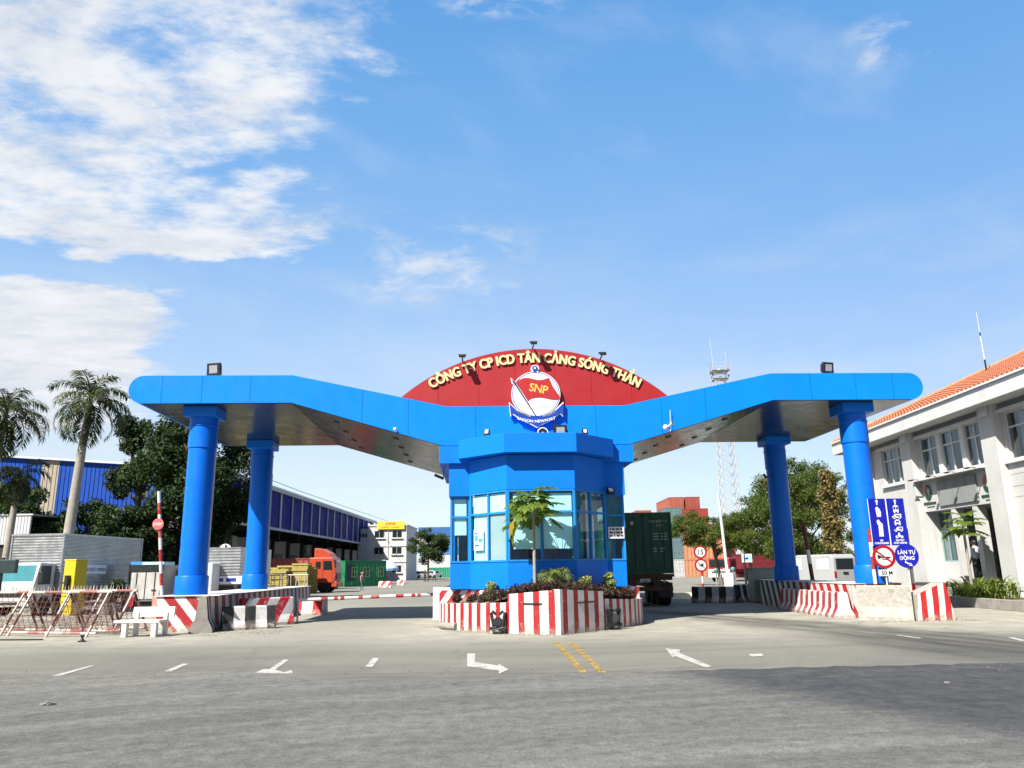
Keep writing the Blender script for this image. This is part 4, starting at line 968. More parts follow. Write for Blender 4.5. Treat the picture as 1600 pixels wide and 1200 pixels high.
gc['label'] = 'dark maroon ground cover plants filling the island planter'; gc['category'] = 'ground cover'
# black spotlights and the pipe lying at the planter wall
def spot_stand(label, p, rz, flip):
    t = thing('black_spotlight', label, 'spotlight', p, rz, 'black spotlights at the planter wall'); t.scale = (0.78,)*3
    q = MB(); mt = Matrix.Rotation(R(78), 4, 'X') @ Matrix.Rotation(R(18*flip), 4, 'Y'); q.lathe([(0.07, -0.16), (0.13, -0.10), (0.16, 0.02), (0.16, 0.08)], 20, c=(0, 0, 0.36), mat=mt); q.build('lamp_head', m_black, t, smooth=40)
    q = MB(); ld = mt @ Vector((0, 0, 0.085)); q.lathe([(0.12, 0), (0.12, 0.01)], 20, c=(ld.x, ld.y, 0.36+ld.z), mat=mt); q.build('lens', M('dull_lens', (0.03, 0.03, 0.033), 0.1), t)
    q = MB()
    for s in (-1, 1): q.box((s*0.19, 0.02, 0.42), (0.07, 0.16, 0.52), mat=Matrix.Rotation(R(10*s), 4, 'Y')); q.box((s*0.12, -0.02, 0.66), (0.17, 0.09, 0.08), mat=Matrix.Rotation(R(-40*s), 4, 'Y'))
    q.box((0, 0.0, 0.17), (0.56, 0.14, 0.10)); q.box((0, -0.06, 0.05), (0.30, 0.16, 0.08)); q.tube((-0.2, -0.05, 0.1), (0.2, -0.05, 0.2), 0.03, n=8); q.build('yoke', m_black, t, bevel=0.006)
    q = MB(); q.b2((-0.05, -0.10, 0.0), (0.05, -0.03, 0.12)); q.build('foot', m_conc, t)
spot_stand('black spotlight on a yoke at the sunlit left side of the planter wall', W(-1.30, -2.62), GYAW-0.3, 1)
spot_stand('black spotlight leaning sideways at the shaded right side of the planter wall', W(1.80, -2.02), GYAW+0.5, -2)
t = MB(); t.tube((-0.32, 0, 0.10), (0.30, 0, 0.09), 0.085, 0.10, 14); t.tube((-0.42, 0.02, 0.1), (-0.32, 0, 0.1), 0.02, n=8)
o = t.build('concrete_pipe', m_conc, None, smooth=40, loc=W(-2.62, -0.9), rz=GYAW-0.75); tag(o, 'short grey concrete pipe lying at the left foot of striped planter', 'pipe')

# ------------------------------------------------------------------ side islands, walls, booms
m_st_l = stripes('left_island_stripes', RED, WHITE, 0.62, 0.85, 0.5, 0.5, 0.45)
m_st_l2 = stripes('left_island_side_stripes', (0.30, 0.008, 0.01), WHITE, 0.62, 0.30, 0.5, 0.25, 0.0)
li = thing('kerb_island', 'left gate island with red and white diagonal stripes under blue columns', 'traffic island', W(0, 0), GYAW)
LP_ = [(-10.95, 6.0), (-10.95, 0.12), (-9.50, 0.12), (-9.25, 12.6), (-10.95, 12.6)]
q = MB(); q.prism([(-10.93, 0.14), (-9.52, 0.14), (-9.27, 12.6), (-10.93, 12.6)], 0, 1.0, plane='xy'); q.build('island_body', m_wtop, li)
o = wallstrip([(-10.95, 0.12), (-9.50, 0.12)], [0, 0], [0.99, 0.99]).build('front_face', m_st_l, li); sd = o.modifiers.new('t', 'SOLIDIFY'); sd.thickness = 0.02; sd.offset = 1
o = wallstrip([(-9.50, 0.12), (-9.25, 12.6)], [0, 0], [0.99, 0.99]).build('lane_face', m_st_l2, li); sd = o.modifiers.new('t', 'SOLIDIFY'); sd.thickness = 0.02; sd.offset = 1
q = MB(); q.b2((-11.0, 0.05, 0.985), (-9.2, 12.65, 1.004)); q.build('white_coping', m_wtop, li)
ri = thing('kerb_island', 'right gate island with black and red slanted stripes under blue columns', 'traffic island', W(0, 0), GYAW)
q = MB(); q.prism([(9.57, 0.6), (11.1, 0.6), (11.1, 12.5), (9.97, 9.4)], 0, 1.0, plane='xy'); q.build('island_body', m_wtop, ri)
m_rb = stripes('right_island_black_stripes', BLACK, WHITE, 0.62, 0.45, 0.5, 0.2, 0.2)
m_rr = stripes('right_island_red_stripes', (0.42, 0.01, 0.012), WHITE, 0.62, 0.45, 0.5, 0.3, 0.2)
o = wallstrip([(9.95, 9.4), (9.75, 5.0)], [0, 0], [0.99, 0.99]).build('rear_lane_face', m_rb, ri); sd = o.modifiers.new('t', 'SOLIDIFY'); sd.thickness = 0.02; sd.offset = 1
o = wallstrip([(9.75, 5.0), (9.55, 0.6)], [0, 0], [0.99, 0.99]).build('front_lane_face', m_rr, ri); sd = o.modifiers.new('t', 'SOLIDIFY'); sd.thickness = 0.02; sd.offset = 1
o = wallstrip([(9.55, 0.58), (11.1, 0.58)], [0, 0], [0.99, 0.99]).build('front_face', m_rr, ri); sd = o.modifiers.new('t', 'SOLIDIFY'); sd.thickness = 0.02; sd.offset = 1
o = wallstrip([(11.1, 12.5), (9.95, 9.43)], [0, 0], [0.99, 0.99]).build('rear_face', m_rb, ri); sd = o.modifiers.new('t', 'SOLIDIFY'); sd.thickness = 0.02; sd.offset = 1
q = MB(); q.prism([(9.51, 0.54), (11.15, 0.54), (11.15, 12.55), (9.91, 9.45)], 0.995, 1.006, plane='xy'); q.build('white_coping', m_wtop, ri)

m_j_bw = stripes('barrier_black_white', BLACK, WHITE, 0.62, 0, 0.5, 0.5, 0.0)
m_j_rw = stripes('barrier_red_white', (0.30, 0.02, 0.03), WHITE, 0.46, 0, 0.5, 0.6, 0.0)
m_j_rs = stripes('barrier_red_slant', (0.42, 0.012, 0.025), WHITE, 0.70, -0.7, 0.5, 0.75, 0.0, (0.55, 0.50, 0.45))
m_j_rw2 = stripes('small_barrier_red_white', (0.50, 0.012, 0.02), WHITE, 0.75, 0, 0.45, 0.4, 0.3)
m_j_w = M('dirty_white_concrete', (0.33, 0.315, 0.275), 0.8, 0, 0.25, 4, bump=0.9, bs=12, dirt=1.0, dcol=(0.17, 0.14, 0.095), ds=4.2)
def jersey(label, a, b, H, mat, group='concrete barriers at the gate', base=0.56, top=0.2, endmat=None):
    a, b = Vector((*a, 0)), Vector((*b, 0)); L = (b-a).length; ang = math.atan2(b.y-a.y, b.x-a.x)
    prof = [(-base/2, 0), (-base/2, 0.10*H), (-base*0.27, 0.38*H), (-top/2, H-0.03), (-top/2+0.03, H), (top/2-0.03, H), (top/2, H-0.03), (base*0.27, 0.38*H), (base/2, 0.10*H), (base/2, 0)]
    mb = MB(); n = max(2, int(L/0.25)); rg = random.Random(int(L*1000)+int(H*100))
    jit = lambda: rg.uniform(-.006, .006)
    rows = [[(L*i/n+jit()*(0 < i < n), y+jit(), z+(jit() if z > 0 else 0)) for y, z in prof] for i in range(n+1)]
    m_ = len(prof)
    for i in range(n):
        for j in range(m_-1):
            mb.add([rows[i][j], rows[i+1][j], rows[i+1][j+1], rows[i][j+1]], [(0, 1, 2, 3)], 0, [[(L*i/n, prof[j][1]), (L*(i+1)/n, prof[j][1]), (L*(i+1)/n, prof[j+1][1]), (L*i/n, prof[j+1][1])]])
    for i in (0, n):
        mb.add(rows[i], [tuple(range(m_)) if i == 0 else tuple(range(m_-1, -1, -1))], 1 if endmat else 0, [[(L*i/n+0.02*(1 if i == 0 else -1), z) for y, z in prof]])
    o = mb.build('concrete_barrier', [mat, endmat] if endmat else mat)
    o.location = a; o.rotation_euler.z = ang; o.data.update()
    bm = bmesh.new(); bm.from_mesh(o.data); bmesh.ops.remove_doubles(bm, verts=bm.verts, dist=0.0005); bmesh.ops.recalc_face_normals(bm, faces=bm.faces); bm.to_mesh(o.data); bm.free()
    tag(o, label, 'barrier', group); return o
jersey('bare concrete barrier end-on in front of left island, dark striped flank', (-8.76, 22.3), (-9.02, 23.35), 0.98, m_j_bw, base=0.62, endmat=m_conc)
jersey('low black and white barrier beside the end-on concrete one', (-8.52, 23.2), (-7.22, 23.95), 0.66, m_j_bw)
jersey('red and white diagonal striped chipped barrier behind the low black and white one', (-8.45, 24.5), (-7.22, 25.7), 0.84, m_j_rs)
jersey('small barrier with two red blocks at the left end of the lowered boom', tuple(G(467, 961).xy), tuple(G(511, 960).xy), 0.56, m_j_rw2)
jersey('dirty red and white barrier along the right island', tuple(W(9.42, 5.6).xy), tuple(W(9.28, 0.55).xy), 0.76, m_j_rw)
jersey('big dirty white concrete block beneath the traffic signs', (10.12, 23.62), (11.40, 22.95), 0.97, m_j_w, base=0.66, top=0.30)
jersey('longer black and white barrier in the shade of the right lane', tuple(G(1083, 941.5).xy), tuple(G(1148, 942).xy), 0.70, m_j_bw)
jersey('short black and white barrier next to the grey cabinet', tuple(G(1150, 941.5).xy), tuple(G(1176, 942).xy+Vector((0.2, 0.9))), 0.76, stripes('barrier_black_white_fine', BLACK, (0.6, 0.6, 0.58), 0.34, 0, 0.6, 0.5, 0.0))
jersey('red and white broken concrete block beside the green office container', tuple(P(592, 905, 78).xy), tuple(P(612, 905, 78).xy), 0.62, m_j_rs, 'far lane blocks', base=0.7)
jersey('red and white block lying furthest along the left lane', tuple(P(621, 903, 88).xy), tuple(P(632, 903, 88).xy), 0.6, m_j_rs, 'far lane blocks', base=0.7)
# sloping striped block at the right
t = thing('striped_block', 'red and white striped wedge-topped block right of the traffic signs', 'barrier', (11.44, 22.7, 0), 0.03)
bl = [(-0.06, 0.0), (0.0, 0.72), (0.80, 1.04), (0.86, 0.98), (1.02, 0.0)]
q = MB(); q.prism(bl, 0.02, 0.60); q.build('block_body', m_j_w, t, bevel=0.01)
q = MB(); q.add([(x, 0, z) for x, z in bl], [(0, 1, 2, 3, 4)], 0, [[(x, z) for x, z in bl]]); q.add([(x, 0.02, z) for x, z in bl], [(4, 3, 2, 1, 0)], 0, [[(x, z) for x, z in bl]])
q.build('striped_face', stripes('block_red_stripes', (0.40, 0.008, 0.009), WHITE, 0.345, -0.04, 0.5, 0.4, 0.826), t)

def ringed(mb, x0, x1, r, bands, axis=None, mi=(0, 1)):
    x0, x1 = Vector(x0), Vector(x1)
    for i in range(bands): mb.tube(x0.lerp(x1, i/bands), x0.lerp(x1, (i+1)/bands), r, n=10, mi=mi[i % 2])
m_boomred = M('boom_red', (0.32, 0.014, 0.014), 0.45, 0, 0.15, 4, dirt=0.4, dcol=(0.6, 0.5, 0.45))
m_boomwhite = M('boom_white', (0.58, 0.56, 0.53), 0.45, 0, 0.08, 4, dirt=0.3, dcol=(0.4, 0.3, 0.25))
t = thing('boom_barrier', 'lowered red and white boom barrier across the left lane', 'boom barrier', (0, 0, 0))
A, B = P(466, 937.5, 26.2), P(686, 928.5, 27.2)
q = MB(); L = (B-A).length; x = 0; i = 0
for ln, cc_ in ((1.1, 0), (.35, 1), (.3, 0), (.2, 1), (.12, 0), (.2, 1), (.7, 0), (.22, 1), (.4, 0), (.42, 1), (.85, 0), (.40, 1), (.4, 0), (.2, 1), (.1, 0), (.2, 1), (.5, 0), (.45, 1)):
    x2 = min(L, x+ln*L/7.1); q.tube(A.lerp(B, x/L), A.lerp(B, x2/L), 0.055, n=10, mi=cc_); x = x2
q.tube(A.lerp(B, x/L), B, 0.055, n=10, mi=0)
q.build('boom_arm', [m_boomwhite, m_boomred], t, smooth=40)
q = MB(); p = W(-3.12, 3.6); q.box((p.x, p.y, 0.52), (0.34, 0.38, 1.04), GYAW); q.build('drive_cabinet', m_whiteclean, t, bevel=0.02)
q = MB(); q.tube((A.x, A.y, 0), (A.x, A.y, A.z-0.05), 0.03, n=8); q.tube((B.x, B.y, 0.0), (B.x, B.y, B.z+0.02), 0.05, n=8); q.build('rest_post', m_steel, t)
t = thing('boom_barrier', 'raised red and white boom with round stop disc in front of the left trees', 'boom barrier', (-10.18, 22.9, 0))
q = MB(); base_, top_ = Vector((0, 0, 0.95)), Vector((-0.36, 0, 4.0)); ringed(q, base_, top_, 0.05, 9, mi=(0, 1)); q.build('boom_arm', [m_boomwhite, m_boomred], t, smooth=40)
q = MB(); q.b2((-0.2, -0.14, 0.0), (0.30, 0.34, 1.0)); q.build('drive_cabinet', M('faded_pink_cabinet', (0.44, 0.24, 0.20), 0.55, 0, 0.1, 3, dirt=0.3, dcol=(0.7, 0.6, 0.5)), t, bevel=0.02)
q = MB(); q.b2((-0.24, -0.10, 0.45), (-0.20, 0.2, 0.92)); q.build('side_panel', m_boomred, t, bevel=0.01); q = MB(); q.b2((0.30, -0.10, 0.4), (0.42, 0.3, 0.98)); q.build('side_panel', m_boomred, t, bevel=0.01)
dp = base_.lerp(top_, 0.685)
q = MB(); q.lathe([(0.165, 0), (0.165, 0.02)], 28, mat=Matrix.Rotation(R(90), 4, 'X'), c=(dp.x-0.02, -0.06, dp.z)); q.build('stop_disc', M('faded_red_disc', (0.50, 0.10, 0.09), 0.5), t)
q = MB(); add_text(q, 'STOP', dp.x-0.02, -0.085, dp.z-0.04, 0.11, 0.002, 0.002, 1.0); q.build('lettering', m_whiteclean, t, fixn=False)

# ------------------------------------------------------------------ traffic signs by the right island
m_sblue = M('sign_blue', (0.004, 0.008, 0.28), 0.35, 0, 0.04, 1); m_sred = M('sign_red', (0.30, 0.006, 0.010), 0.35); m_swhite = M('sign_white', (0.60, 0.60, 0.59), 0.4)
m_gal = M('grey_post', (0.55, 0.55, 0.53), 0.5)
bx0, bz0, by = 10.89, 2.15, 23.85
t = thing('lane_sign_board', 'tall blue two-column lane sign board on red and white posts', 'road sign', (bx0, by, 0))
q = MB(); q.b2((0, 0, 2.12), (0.52, 0.03, 3.53)); q.build('left_panel', m_sblue, t)
q = MB(); q.b2((0.56, 0, 2.12), (1.09, 0.03, 3.53)); q.build('right_panel', m_sblue, t)
q = MB(); q.b2((0.52, 0.004, 2.10), (0.56, 0.026, 3.53)); q.b2((-0.012, 0.004, 2.105), (0.0, 0.03, 3.53)); q.build('white_edge', m_swhite, t)
def icon(mb, kind, cx, cz, s=1.0):
    y0, y1 = -0.006, 0.0
    def R_(x0, x1, z0, z1): mb.b2((cx+x0*s, y0, cz+z0*s), (cx+x1*s, y1, cz+z1*s))
    def Pl(pl): mb.prism([(cx+x*s, cz+z*s) for x, z in pl], y0, y1)
    def C_(x, z, r): mb.prism(circ(cx+x*s, cz+z*s, r*s, 14), y0, y1)
    if kind == 'up': R_(-.018, .018, -.08, .02); Pl([(-.05, .02), (.05, .02), (0, .09)])
    if kind == 'lorry': Pl([(-.03, -.15), (.09, -.15), (.10, .0), (.06, .10), (.0, .16), (-.05, .13), (-.05, .05)])
    if kind == 'container': Pl([(-.03, -.27), (.10, -.27), (.11, .10), (.05, .16), (.0, .24), (-.06, .20), (-.05, .10), (-.02, .06)]); 
    if kind == 'bus': Pl([(-.08, -.07), (.08, -.07), (.08, .09), (.05, .12), (-.05, .12), (-.08, .09)]); R_(-.07, -.03, -.11, -.07); R_(.03, .07, -.11, -.07)
    if kind == 'ambulance': Pl([(-.14, -.05), (.14, -.05), (.14, .07), (-.05, .07), (-.10, .01), (-.14, -.01)]); C_(-.08, -.05, .032); C_(.08, -.05, .032)
    if kind == 'car': Pl([(-.09, -.05), (.09, -.05), (.09, .01), (.05, .08), (-.05, .08), (-.09, .01)]); R_(-.085, -.04, -.09, -.05); R_(.04, .085, -.09, -.05)
    if kind == 'pickup': Pl([(-.13, -.04), (.14, -.04), (.14, .07), (.0, .07), (-.03, .06), (-.07, .0), (-.13, -.01)]); C_(-.08, -.04, .034); C_(.09, -.04, .034)
    if kind == 'motorbike': C_(-.07, -.04, .042); C_(.08, -.04, .042); Pl([(-.08, -.04), (.06, -.05), (.07, .0), (.03, .03), (.02, .09), (-.02, .08), (-.03, .02)])
q = MB(); icon(q, 'up', .26, 3.42); icon(q, 'lorry', .25, 3.13); icon(q, 'container', .25, 2.66)
q.build('pictogram', m_swhite, t)
q = MB(); icon(q, 'up', .82, 3.42)
for kn, z in (('bus', 3.20), ('ambulance', 2.99), ('car', 2.81), ('pickup', 2.60), ('motorbike', 2.41)): icon(q, kn, .82, z)
q.build('pictogram', m_swhite, t)
q = MB()
for cx_, z in ((-.04, 3.225), (.04, 3.225)): q.b2((.82+cx_-.03, -.010, z-.03), (.82+cx_+.03, -.006, z+.05))
q.b2((.77, -.010, 2.80), (.87, -.006, 2.85)); q.b2((.84, -.010, 2.61), (.94, -.006, 2.65)); q.b2((.80, -.010, 2.985), (.92, -.006, 3.02)); q.build('pictogram_window', m_sblue, t)
q = MB(); add_text(q, 'XE', .27, -.002, 2.245, .075, .002, .003); add_text(q, 'CONTAINER', .27, -.002, 2.165, .075, .002, .003); q.build('lettering', m_swhite, t, fixn=False)
q = MB(); add_text(q, 'XE MÁY', .83, -.002, 2.245, .075, .002, .003); add_text(q, 'CHỞ HÀNG', .83, -.002, 2.165, .075, .002, .003); q.build('lettering', m_swhite, t, fixn=False)
for x_, nm in ((-0.03, 'l'), (1.10, 'r')):
    q = MB(); zs = [0.0, 0.95, 1.4, 1.75, 2.2, 2.62]
    for i, (a, b, cl_) in enumerate(((0.0, 0.45, 0), (0.45, 1.0, 1), (1.0, 1.42, 0), (1.42, 1.80, 1), (1.80, 2.22, 0), (2.22, 2.62, 1))): q.tube((x_, 0.10, a), (x_, 0.10, b), 0.055, n=14, mi=cl_)
    q.build('post', [m_swhite, M('post_dull_red', (0.30, 0.02, 0.02), 0.5)], t, smooth=40)
q = MB(); q.b2((-0.03, 0.03, 2.45), (1.10, 0.06, 2.5)); q.b2((-0.03, 0.03, 2.2), (1.10, 0.06, 2.25)); q.build('cross_bar', m_steel, t)
def disc(mb, x, y, z, r, th=0.02, n=36, mi=0): mb.lathe([(r, 0), (r, th)], n, mat=Matrix.Rotation(R(90), 4, 'X'), c=(x, y, z), mi=mi)
hp = P(1381, 870, 23.7)
t = thing('no_horn_sign', 'round red-rimmed no horn sign with 50 M plate below', 'road sign', (hp.x, hp.y, 0))
q = MB(); disc(q, 0, 0, hp.z, 0.345); q.build('red_disc', m_sred, t, smooth=40)
q = MB(); disc(q, 0, -0.02, hp.z, 0.255, 0.004); q.build('white_disc', m_swhite, t)
q = MB(); z = hp.z
q.prism([(-.19, z+.075), (-.15, z+.05), (-.07, z+.005), (.14, z+.005), (.19, z-.02), (.19, z-.04), (.14, z-.045), (-.07, z-.02), (-.19, z-.07), (-.205, z)], -0.030, -0.024)
q.prism([(-.06, z-.02), (-.06, z-.085), (.12, z-.10), (.12, z-.045), (.09, z-.045), (.09, z-.08), (-.03, z-.065), (-.03, z-.02)], -0.0295, -0.0235); q.build('horn_symbol', m_black, t)
q = MB(); q.box((0, -0.033, z), (0.56, 0.004, 0.05), mat=Matrix.Rotation(R(38), 4, 'Y')); q.build('red_bar', m_sred, t)
q = MB(); q.b2((-0.21, 0, z-0.56), (0.28, 0.02, z-0.375)); q.build('plate', m_swhite, t)
q = MB(); add_text(q, '50 M', 0.04, -0.002, z-0.525, .165, .002, .003); q.build('lettering', m_black, t, fixn=False)
q = MB(); q.tube((0.02, 0.05, 0.9), (0.02, 0.05, z+0.2), 0.022, n=10); q.build('post', m_swhite, t, smooth=40)
cp_ = P(1416.5, 868.5, 23.6)
t = thing('round_lane_sign', 'round blue sign reading LÀN TỰ ĐỘNG with white arrow', 'road sign', (cp_.x, cp_.y, 0))
z = cp_.z
q = MB(); disc(q, 0, 0, z, 0.355); q.build('blue_disc', m_sblue, t, smooth=40)
q = MB(); add_text(q, 'LÀN TỰ', 0, -0.021, z+0.055, .15, .002, .004); add_text(q, 'ĐỘNG', 0, -0.021, z-0.115, .15, .002, .004); q.build('lettering', m_swhite, t, fixn=False)
q = MB(); mt = Matrix.Rotation(R(28), 4, 'Y'); q.box((0.0, -0.022, z-0.215), (0.18, 0.004, 0.04), mat=mt); pp_ = mt @ Vector((0.09, 0, 0)); pts = [mt @ Vector(v) for v in ((0.06, 0, .055), (0.06, 0, -.055), (0.16, 0, 0))]
q.prism([(v.x, z-0.215+v.z) for v in pts], -0.024, -0.020); q.build('arrow', m_swhite, t)
q = MB(); q.tube((0.03, 0.05, 0.75), (0.03, 0.05, z+0.15), 0.025, n=10, mi=0); q.tube((0.03, 0.05, 0), (0.03, 0.05, 0.75), 0.07, n=10, mi=1); q.build('post', [m_swhite, m_black], t, smooth=40)
# speed limit pair further in
sp = P(1094, 862.5, 40)
t = thing('speed_limit_sign', 'round 15 speed limit sign above a crossed-out sign on red and white post', 'road sign', (sp.x, sp.y, 0))
for dz_, nm in ((0, 'n'), (-0.66, 'h')):
    zz_ = sp.z+dz_; q = MB(); disc(q, 0, 0, zz_, 0.33); q.build('red_disc', m_sred, t); q = MB(); disc(q, 0, -0.02, zz_, 0.245, 0.004); q.build('white_disc', m_swhite, t)
q = MB(); add_text(q, '15', 0, -0.026, sp.z-0.125, .36, .002, .006, 0.9); q.build('number', m_black, t, fixn=False)
q = MB(); q.box((0, -0.028, sp.z-0.66), (0.46, 0.005, 0.035), mat=Matrix.Rotation(R(40), 4, 'Y')); q.prism([(-.15, sp.z-.60), (-.02, sp.z-.66), (.02, sp.z-.58), (.12, sp.z-.56), (.10, sp.z-.70), (-.02, sp.z-.72)], -0.033, -0.031); q.build('crossed_symbol', m_black, t)
q = MB(); q.tube((0.03, 0.04, 0), (0.03, 0.04, 0.75), 0.045, n=10, mi=1); q.tube((0.03, 0.04, 0.75), (0.03, 0.04, 1.1), 0.045, n=10, mi=0); q.tube((0.03, 0.04, 1.1), (0.03, 0.04, sp.z), 0.045, n=10, mi=1); q.build('post', [m_swhite, m_sred], t, smooth=40)
q = MB(); q.box((0.0, 0.1, 0.13), (3.0, 1.6, 0.26), tap=(0.85, 0.7)); o = q.build('concrete_plinth', M('pale_yellow_plinth', (0.62, 0.60, 0.42), 0.8, 0, 0.1, 2, dirt=0.3), None, loc=(sp.x, sp.y+1.0, 0)); tag(o, 'pale yellow concrete plinth at the foot of the 15 speed sign', 'plinth')
sg = P(1167, 872, 38)
t = thing('small_blue_sign', 'small pale blue and white sign on a dark post near grey cabinet', 'sign', (sg.x, sg.y, 0))
q = MB(); q.b2((-0.25, 0, sg.z-0.2), (0.25, 0.02, sg.z+0.2)); q.build('plate', M('pale_sign_blue', (0.35, 0.62, 0.75), 0.4), t)
q = MB(); q.b2((-0.25, -0.003, sg.z-0.2), (0.25, 0, sg.z-0.14)); q.b2((-0.25, -0.003, sg.z+0.12), (0.25, 0, sg.z+0.2)); q.build('white_band', m_swhite, t)
q = MB(); q.prism([(-.15, sg.z-.06), (.08, sg.z-.06), (.04, sg.z+.05), (-.05, sg.z+.02)], -.003, 0); q.build('dark_picture', m_navy, t)
q = MB(); q.tube((-0.12, 0.05, 0), (-0.12, 0.05, sg.z+0.2), 0.06, n=10); q.build('post', m_black, t)
# grey control cabinet
t = thing('control_cabinet', 'grey green metal control cabinet behind the right island', 'cabinet', (10.72, 34.6, 0), 0.05)
q = MB(); q.b2((-0.46, -0.35, 0.10), (0.46, 0.35, 1.45)); q.build('body', M('grey_green_enamel', (0.26, 0.30, 0.26), 0.5), t, bevel=0.01)
q = MB(); q.b2((-0.50, -0.39, 1.45), (0.50, 0.39, 1.50)); q.build('lid', m_grey, t); q = MB(); q.b2((-0.44, -0.33, 0.0), (0.44, 0.33, 0.10)); q.build('plinth', m_conc, t); q = MB(); q.b2((0.36, -0.37, 0.7), (0.39, -0.35, 0.9)); q.build('handle', m_black, t)
q = MB(); q.b2((-0.40, -0.356, 0.16), (-0.02, -0.35, 1.4)); q.b2((0.02, -0.356, 0.16), (0.42, -0.35, 1.4)); q.build('door', M('grey_green_door', (0.24, 0.28, 0.24), 0.45), t)

# ------------------------------------------------------------------ administration building on the right (front faces -X)
FX = 19.0
m_bwall = M('cream_white_render', (0.475, 0.475, 0.46), 0.75, 0, 0.07, 0.6, bump=0.15, bs=30, dirt=0.30, dcol=(0.30, 0.295, 0.27), ds=0.8, streak=0.5)
m_bgrey = M('pale_grey_render', (0.22, 0.23, 0.225), 0.75, 0, 0.06, 0.8, dirt=0.2, dcol=(0.15, 0.15, 0.14), streak=0.3)  # grey of the panels; on the upper band it stands for eave shade
m_trim = M('white_trim', (0.56, 0.56, 0.55), 0.55, 0, 0.05, 1.5, dirt=0.25, dcol=(0.30, 0.28, 0.25), streak=0.4)
m_tile = M('orange_roof_tile', (0.34, 0.115, 0.058), 0.8, 0, 0.25, 3.0, dirt=0.3, dcol=(0.30, 0.12, 0.08), ds=2.5)
m_ridge = M('ridge_tile', (0.38, 0.18, 0.08), 0.8, 0, 0.2, 5)
m_curtblue = M('pale_blue_curtain', (0.30, 0.42, 0.52), 0.8, 0, 0.15, 2, wave=(1, 0.16, 0.05))
m_granite = M('dark_granite', (0.05, 0.052, 0.055), 0.25, 0, 0.3, 8)
bld = thing('office_building', 'white two storey office building with orange tiled roof and columned porch', 'building', (FX, 30, 0))
LY = lambda y: y-30.0     # local
Y0, Y1, ZT = 12.0, 41.4, 8.0
holes = [(37.15, 39.5, 5.45, 7.22), (30.62, 35.78, 5.42, 7.22), (26.6, 29.33, 5.36, 7.20), (21.0, 24.0, 5.36, 7.20), (30.6, 35.95, 0.75, 3.86), (26.7, 29.0, 2.0, 3.45), (21.0, 24.0, 2.0, 3.45), (16.0, 19.0, 2.0, 3.45), (16.0, 19.0, 5.36, 7.2)]
def wall_x(mb, x, ys, zs, hl, depth):
    yb = sorted({ys[0], ys[1]} | {v for h in hl for v in h[:2]}); zb = sorted({zs[0], zs[1]} | {v for h in hl for v in h[2:]})
    for i in range(len(yb)-1):
        for j in range(len(zb)-1):
            yc, zc = (yb[i]+yb[i+1])/2, (zb[j]+zb[j+1])/2
            if any(h[0] < yc < h[1] and h[2] < zc < h[3] for h in hl): continue
            mb.add([(x, LY(yb[i]), zb[j]), (x, LY(yb[i+1]), zb[j]), (x, LY(yb[i+1]), zb[j+1]), (x, LY(yb[i]), zb[j+1])], [(3, 2, 1, 0)])
    for a, b, c_, d_ in hl:
        for p0, p1 in (((a, c_), (b, c_)), ((b, c_), (b, d_)), ((b, d_), (a, d_)), ((a, d_), (a, c_))):
            mb.add([(x, LY(p0[0]), p0[1]), (x, LY(p1[0]), p1[1]), (x+depth, LY(p1[0]), p1[1]), (x+depth, LY(p0[0]), p0[1])], [(0, 1, 2, 3)])
q = MB(); wall_x(q, 0, (Y0, Y1), (0.0, ZT), holes, 0.32)
q.add([(0, LY(Y1), 0), (14, LY(Y1), 0), (14, LY(Y1), ZT), (0, LY(Y1), ZT)], [(3, 2, 1, 0)]); q.add([(0, LY(Y0), 0), (14, LY(Y0), 0), (14, LY(Y0), ZT), (0, LY(Y0), ZT)], [(0, 1, 2, 3)])
q.add([(14, LY(Y0), 0), (14, LY(Y1), 0), (14, LY(Y1), ZT), (14, LY(Y0), ZT)], [(0, 1, 2, 3)])
q.build('wall', m_bwall, bld, fixn=False)
for a, b in ((Y1-0.9, Y1+0.05), (35.95, 36.9), (29.48, 30.46), (19.9, 20.8), (24.9, 25.8)):
    q = MB(); q.b2((-0.30, LY(a), 0), (0.0, LY(b), 7.72)); pi_ = q.build('pilaster', m_bwall, bld, bevel=0.01)
    m_ = (a+b)/2; q = MB(); q.prism([(LY(m_-0.25), 7.18), (LY(m_+0.25), 7.18), (LY(m_+0.25), 7.66), (LY(m_-0.25), 7.66)], -0.36, -0.302, plane='yz'); q.build('pilaster_block', m_trim, pi_, bevel=0.008)
for a, b in ((30.46, 35.95), (36.9, 40.45), (25.8, 29.48), (20.8, 24.9)): q = MB(); q.b2((-0.02, LY(a), 7.34), (0.0, LY(b), 7.74)); q.build('eave_shade_frieze', m_bgrey, bld)  # upper band greyed: the shade under the eaves is put into its colour
for a, b in ((30.47, 35.94), (36.91, 39.7), (25.81, 29.47), (20.81, 24.89)): q = MB(); q.b2((-0.16, LY(a), 7.22), (0.0, LY(b), 7.34)); q.build('lintel', m_trim, bld, bevel=0.006)
for h_ in holes[:4]+holes[5:]:
    q = MB()
    q.b2((-0.14, LY(h_[0])-0.12, h_[2]-0.14), (0.02, LY(h_[1])+0.12, h_[2]-0.02)); q.build('sill', m_trim, bld, bevel=0.006)
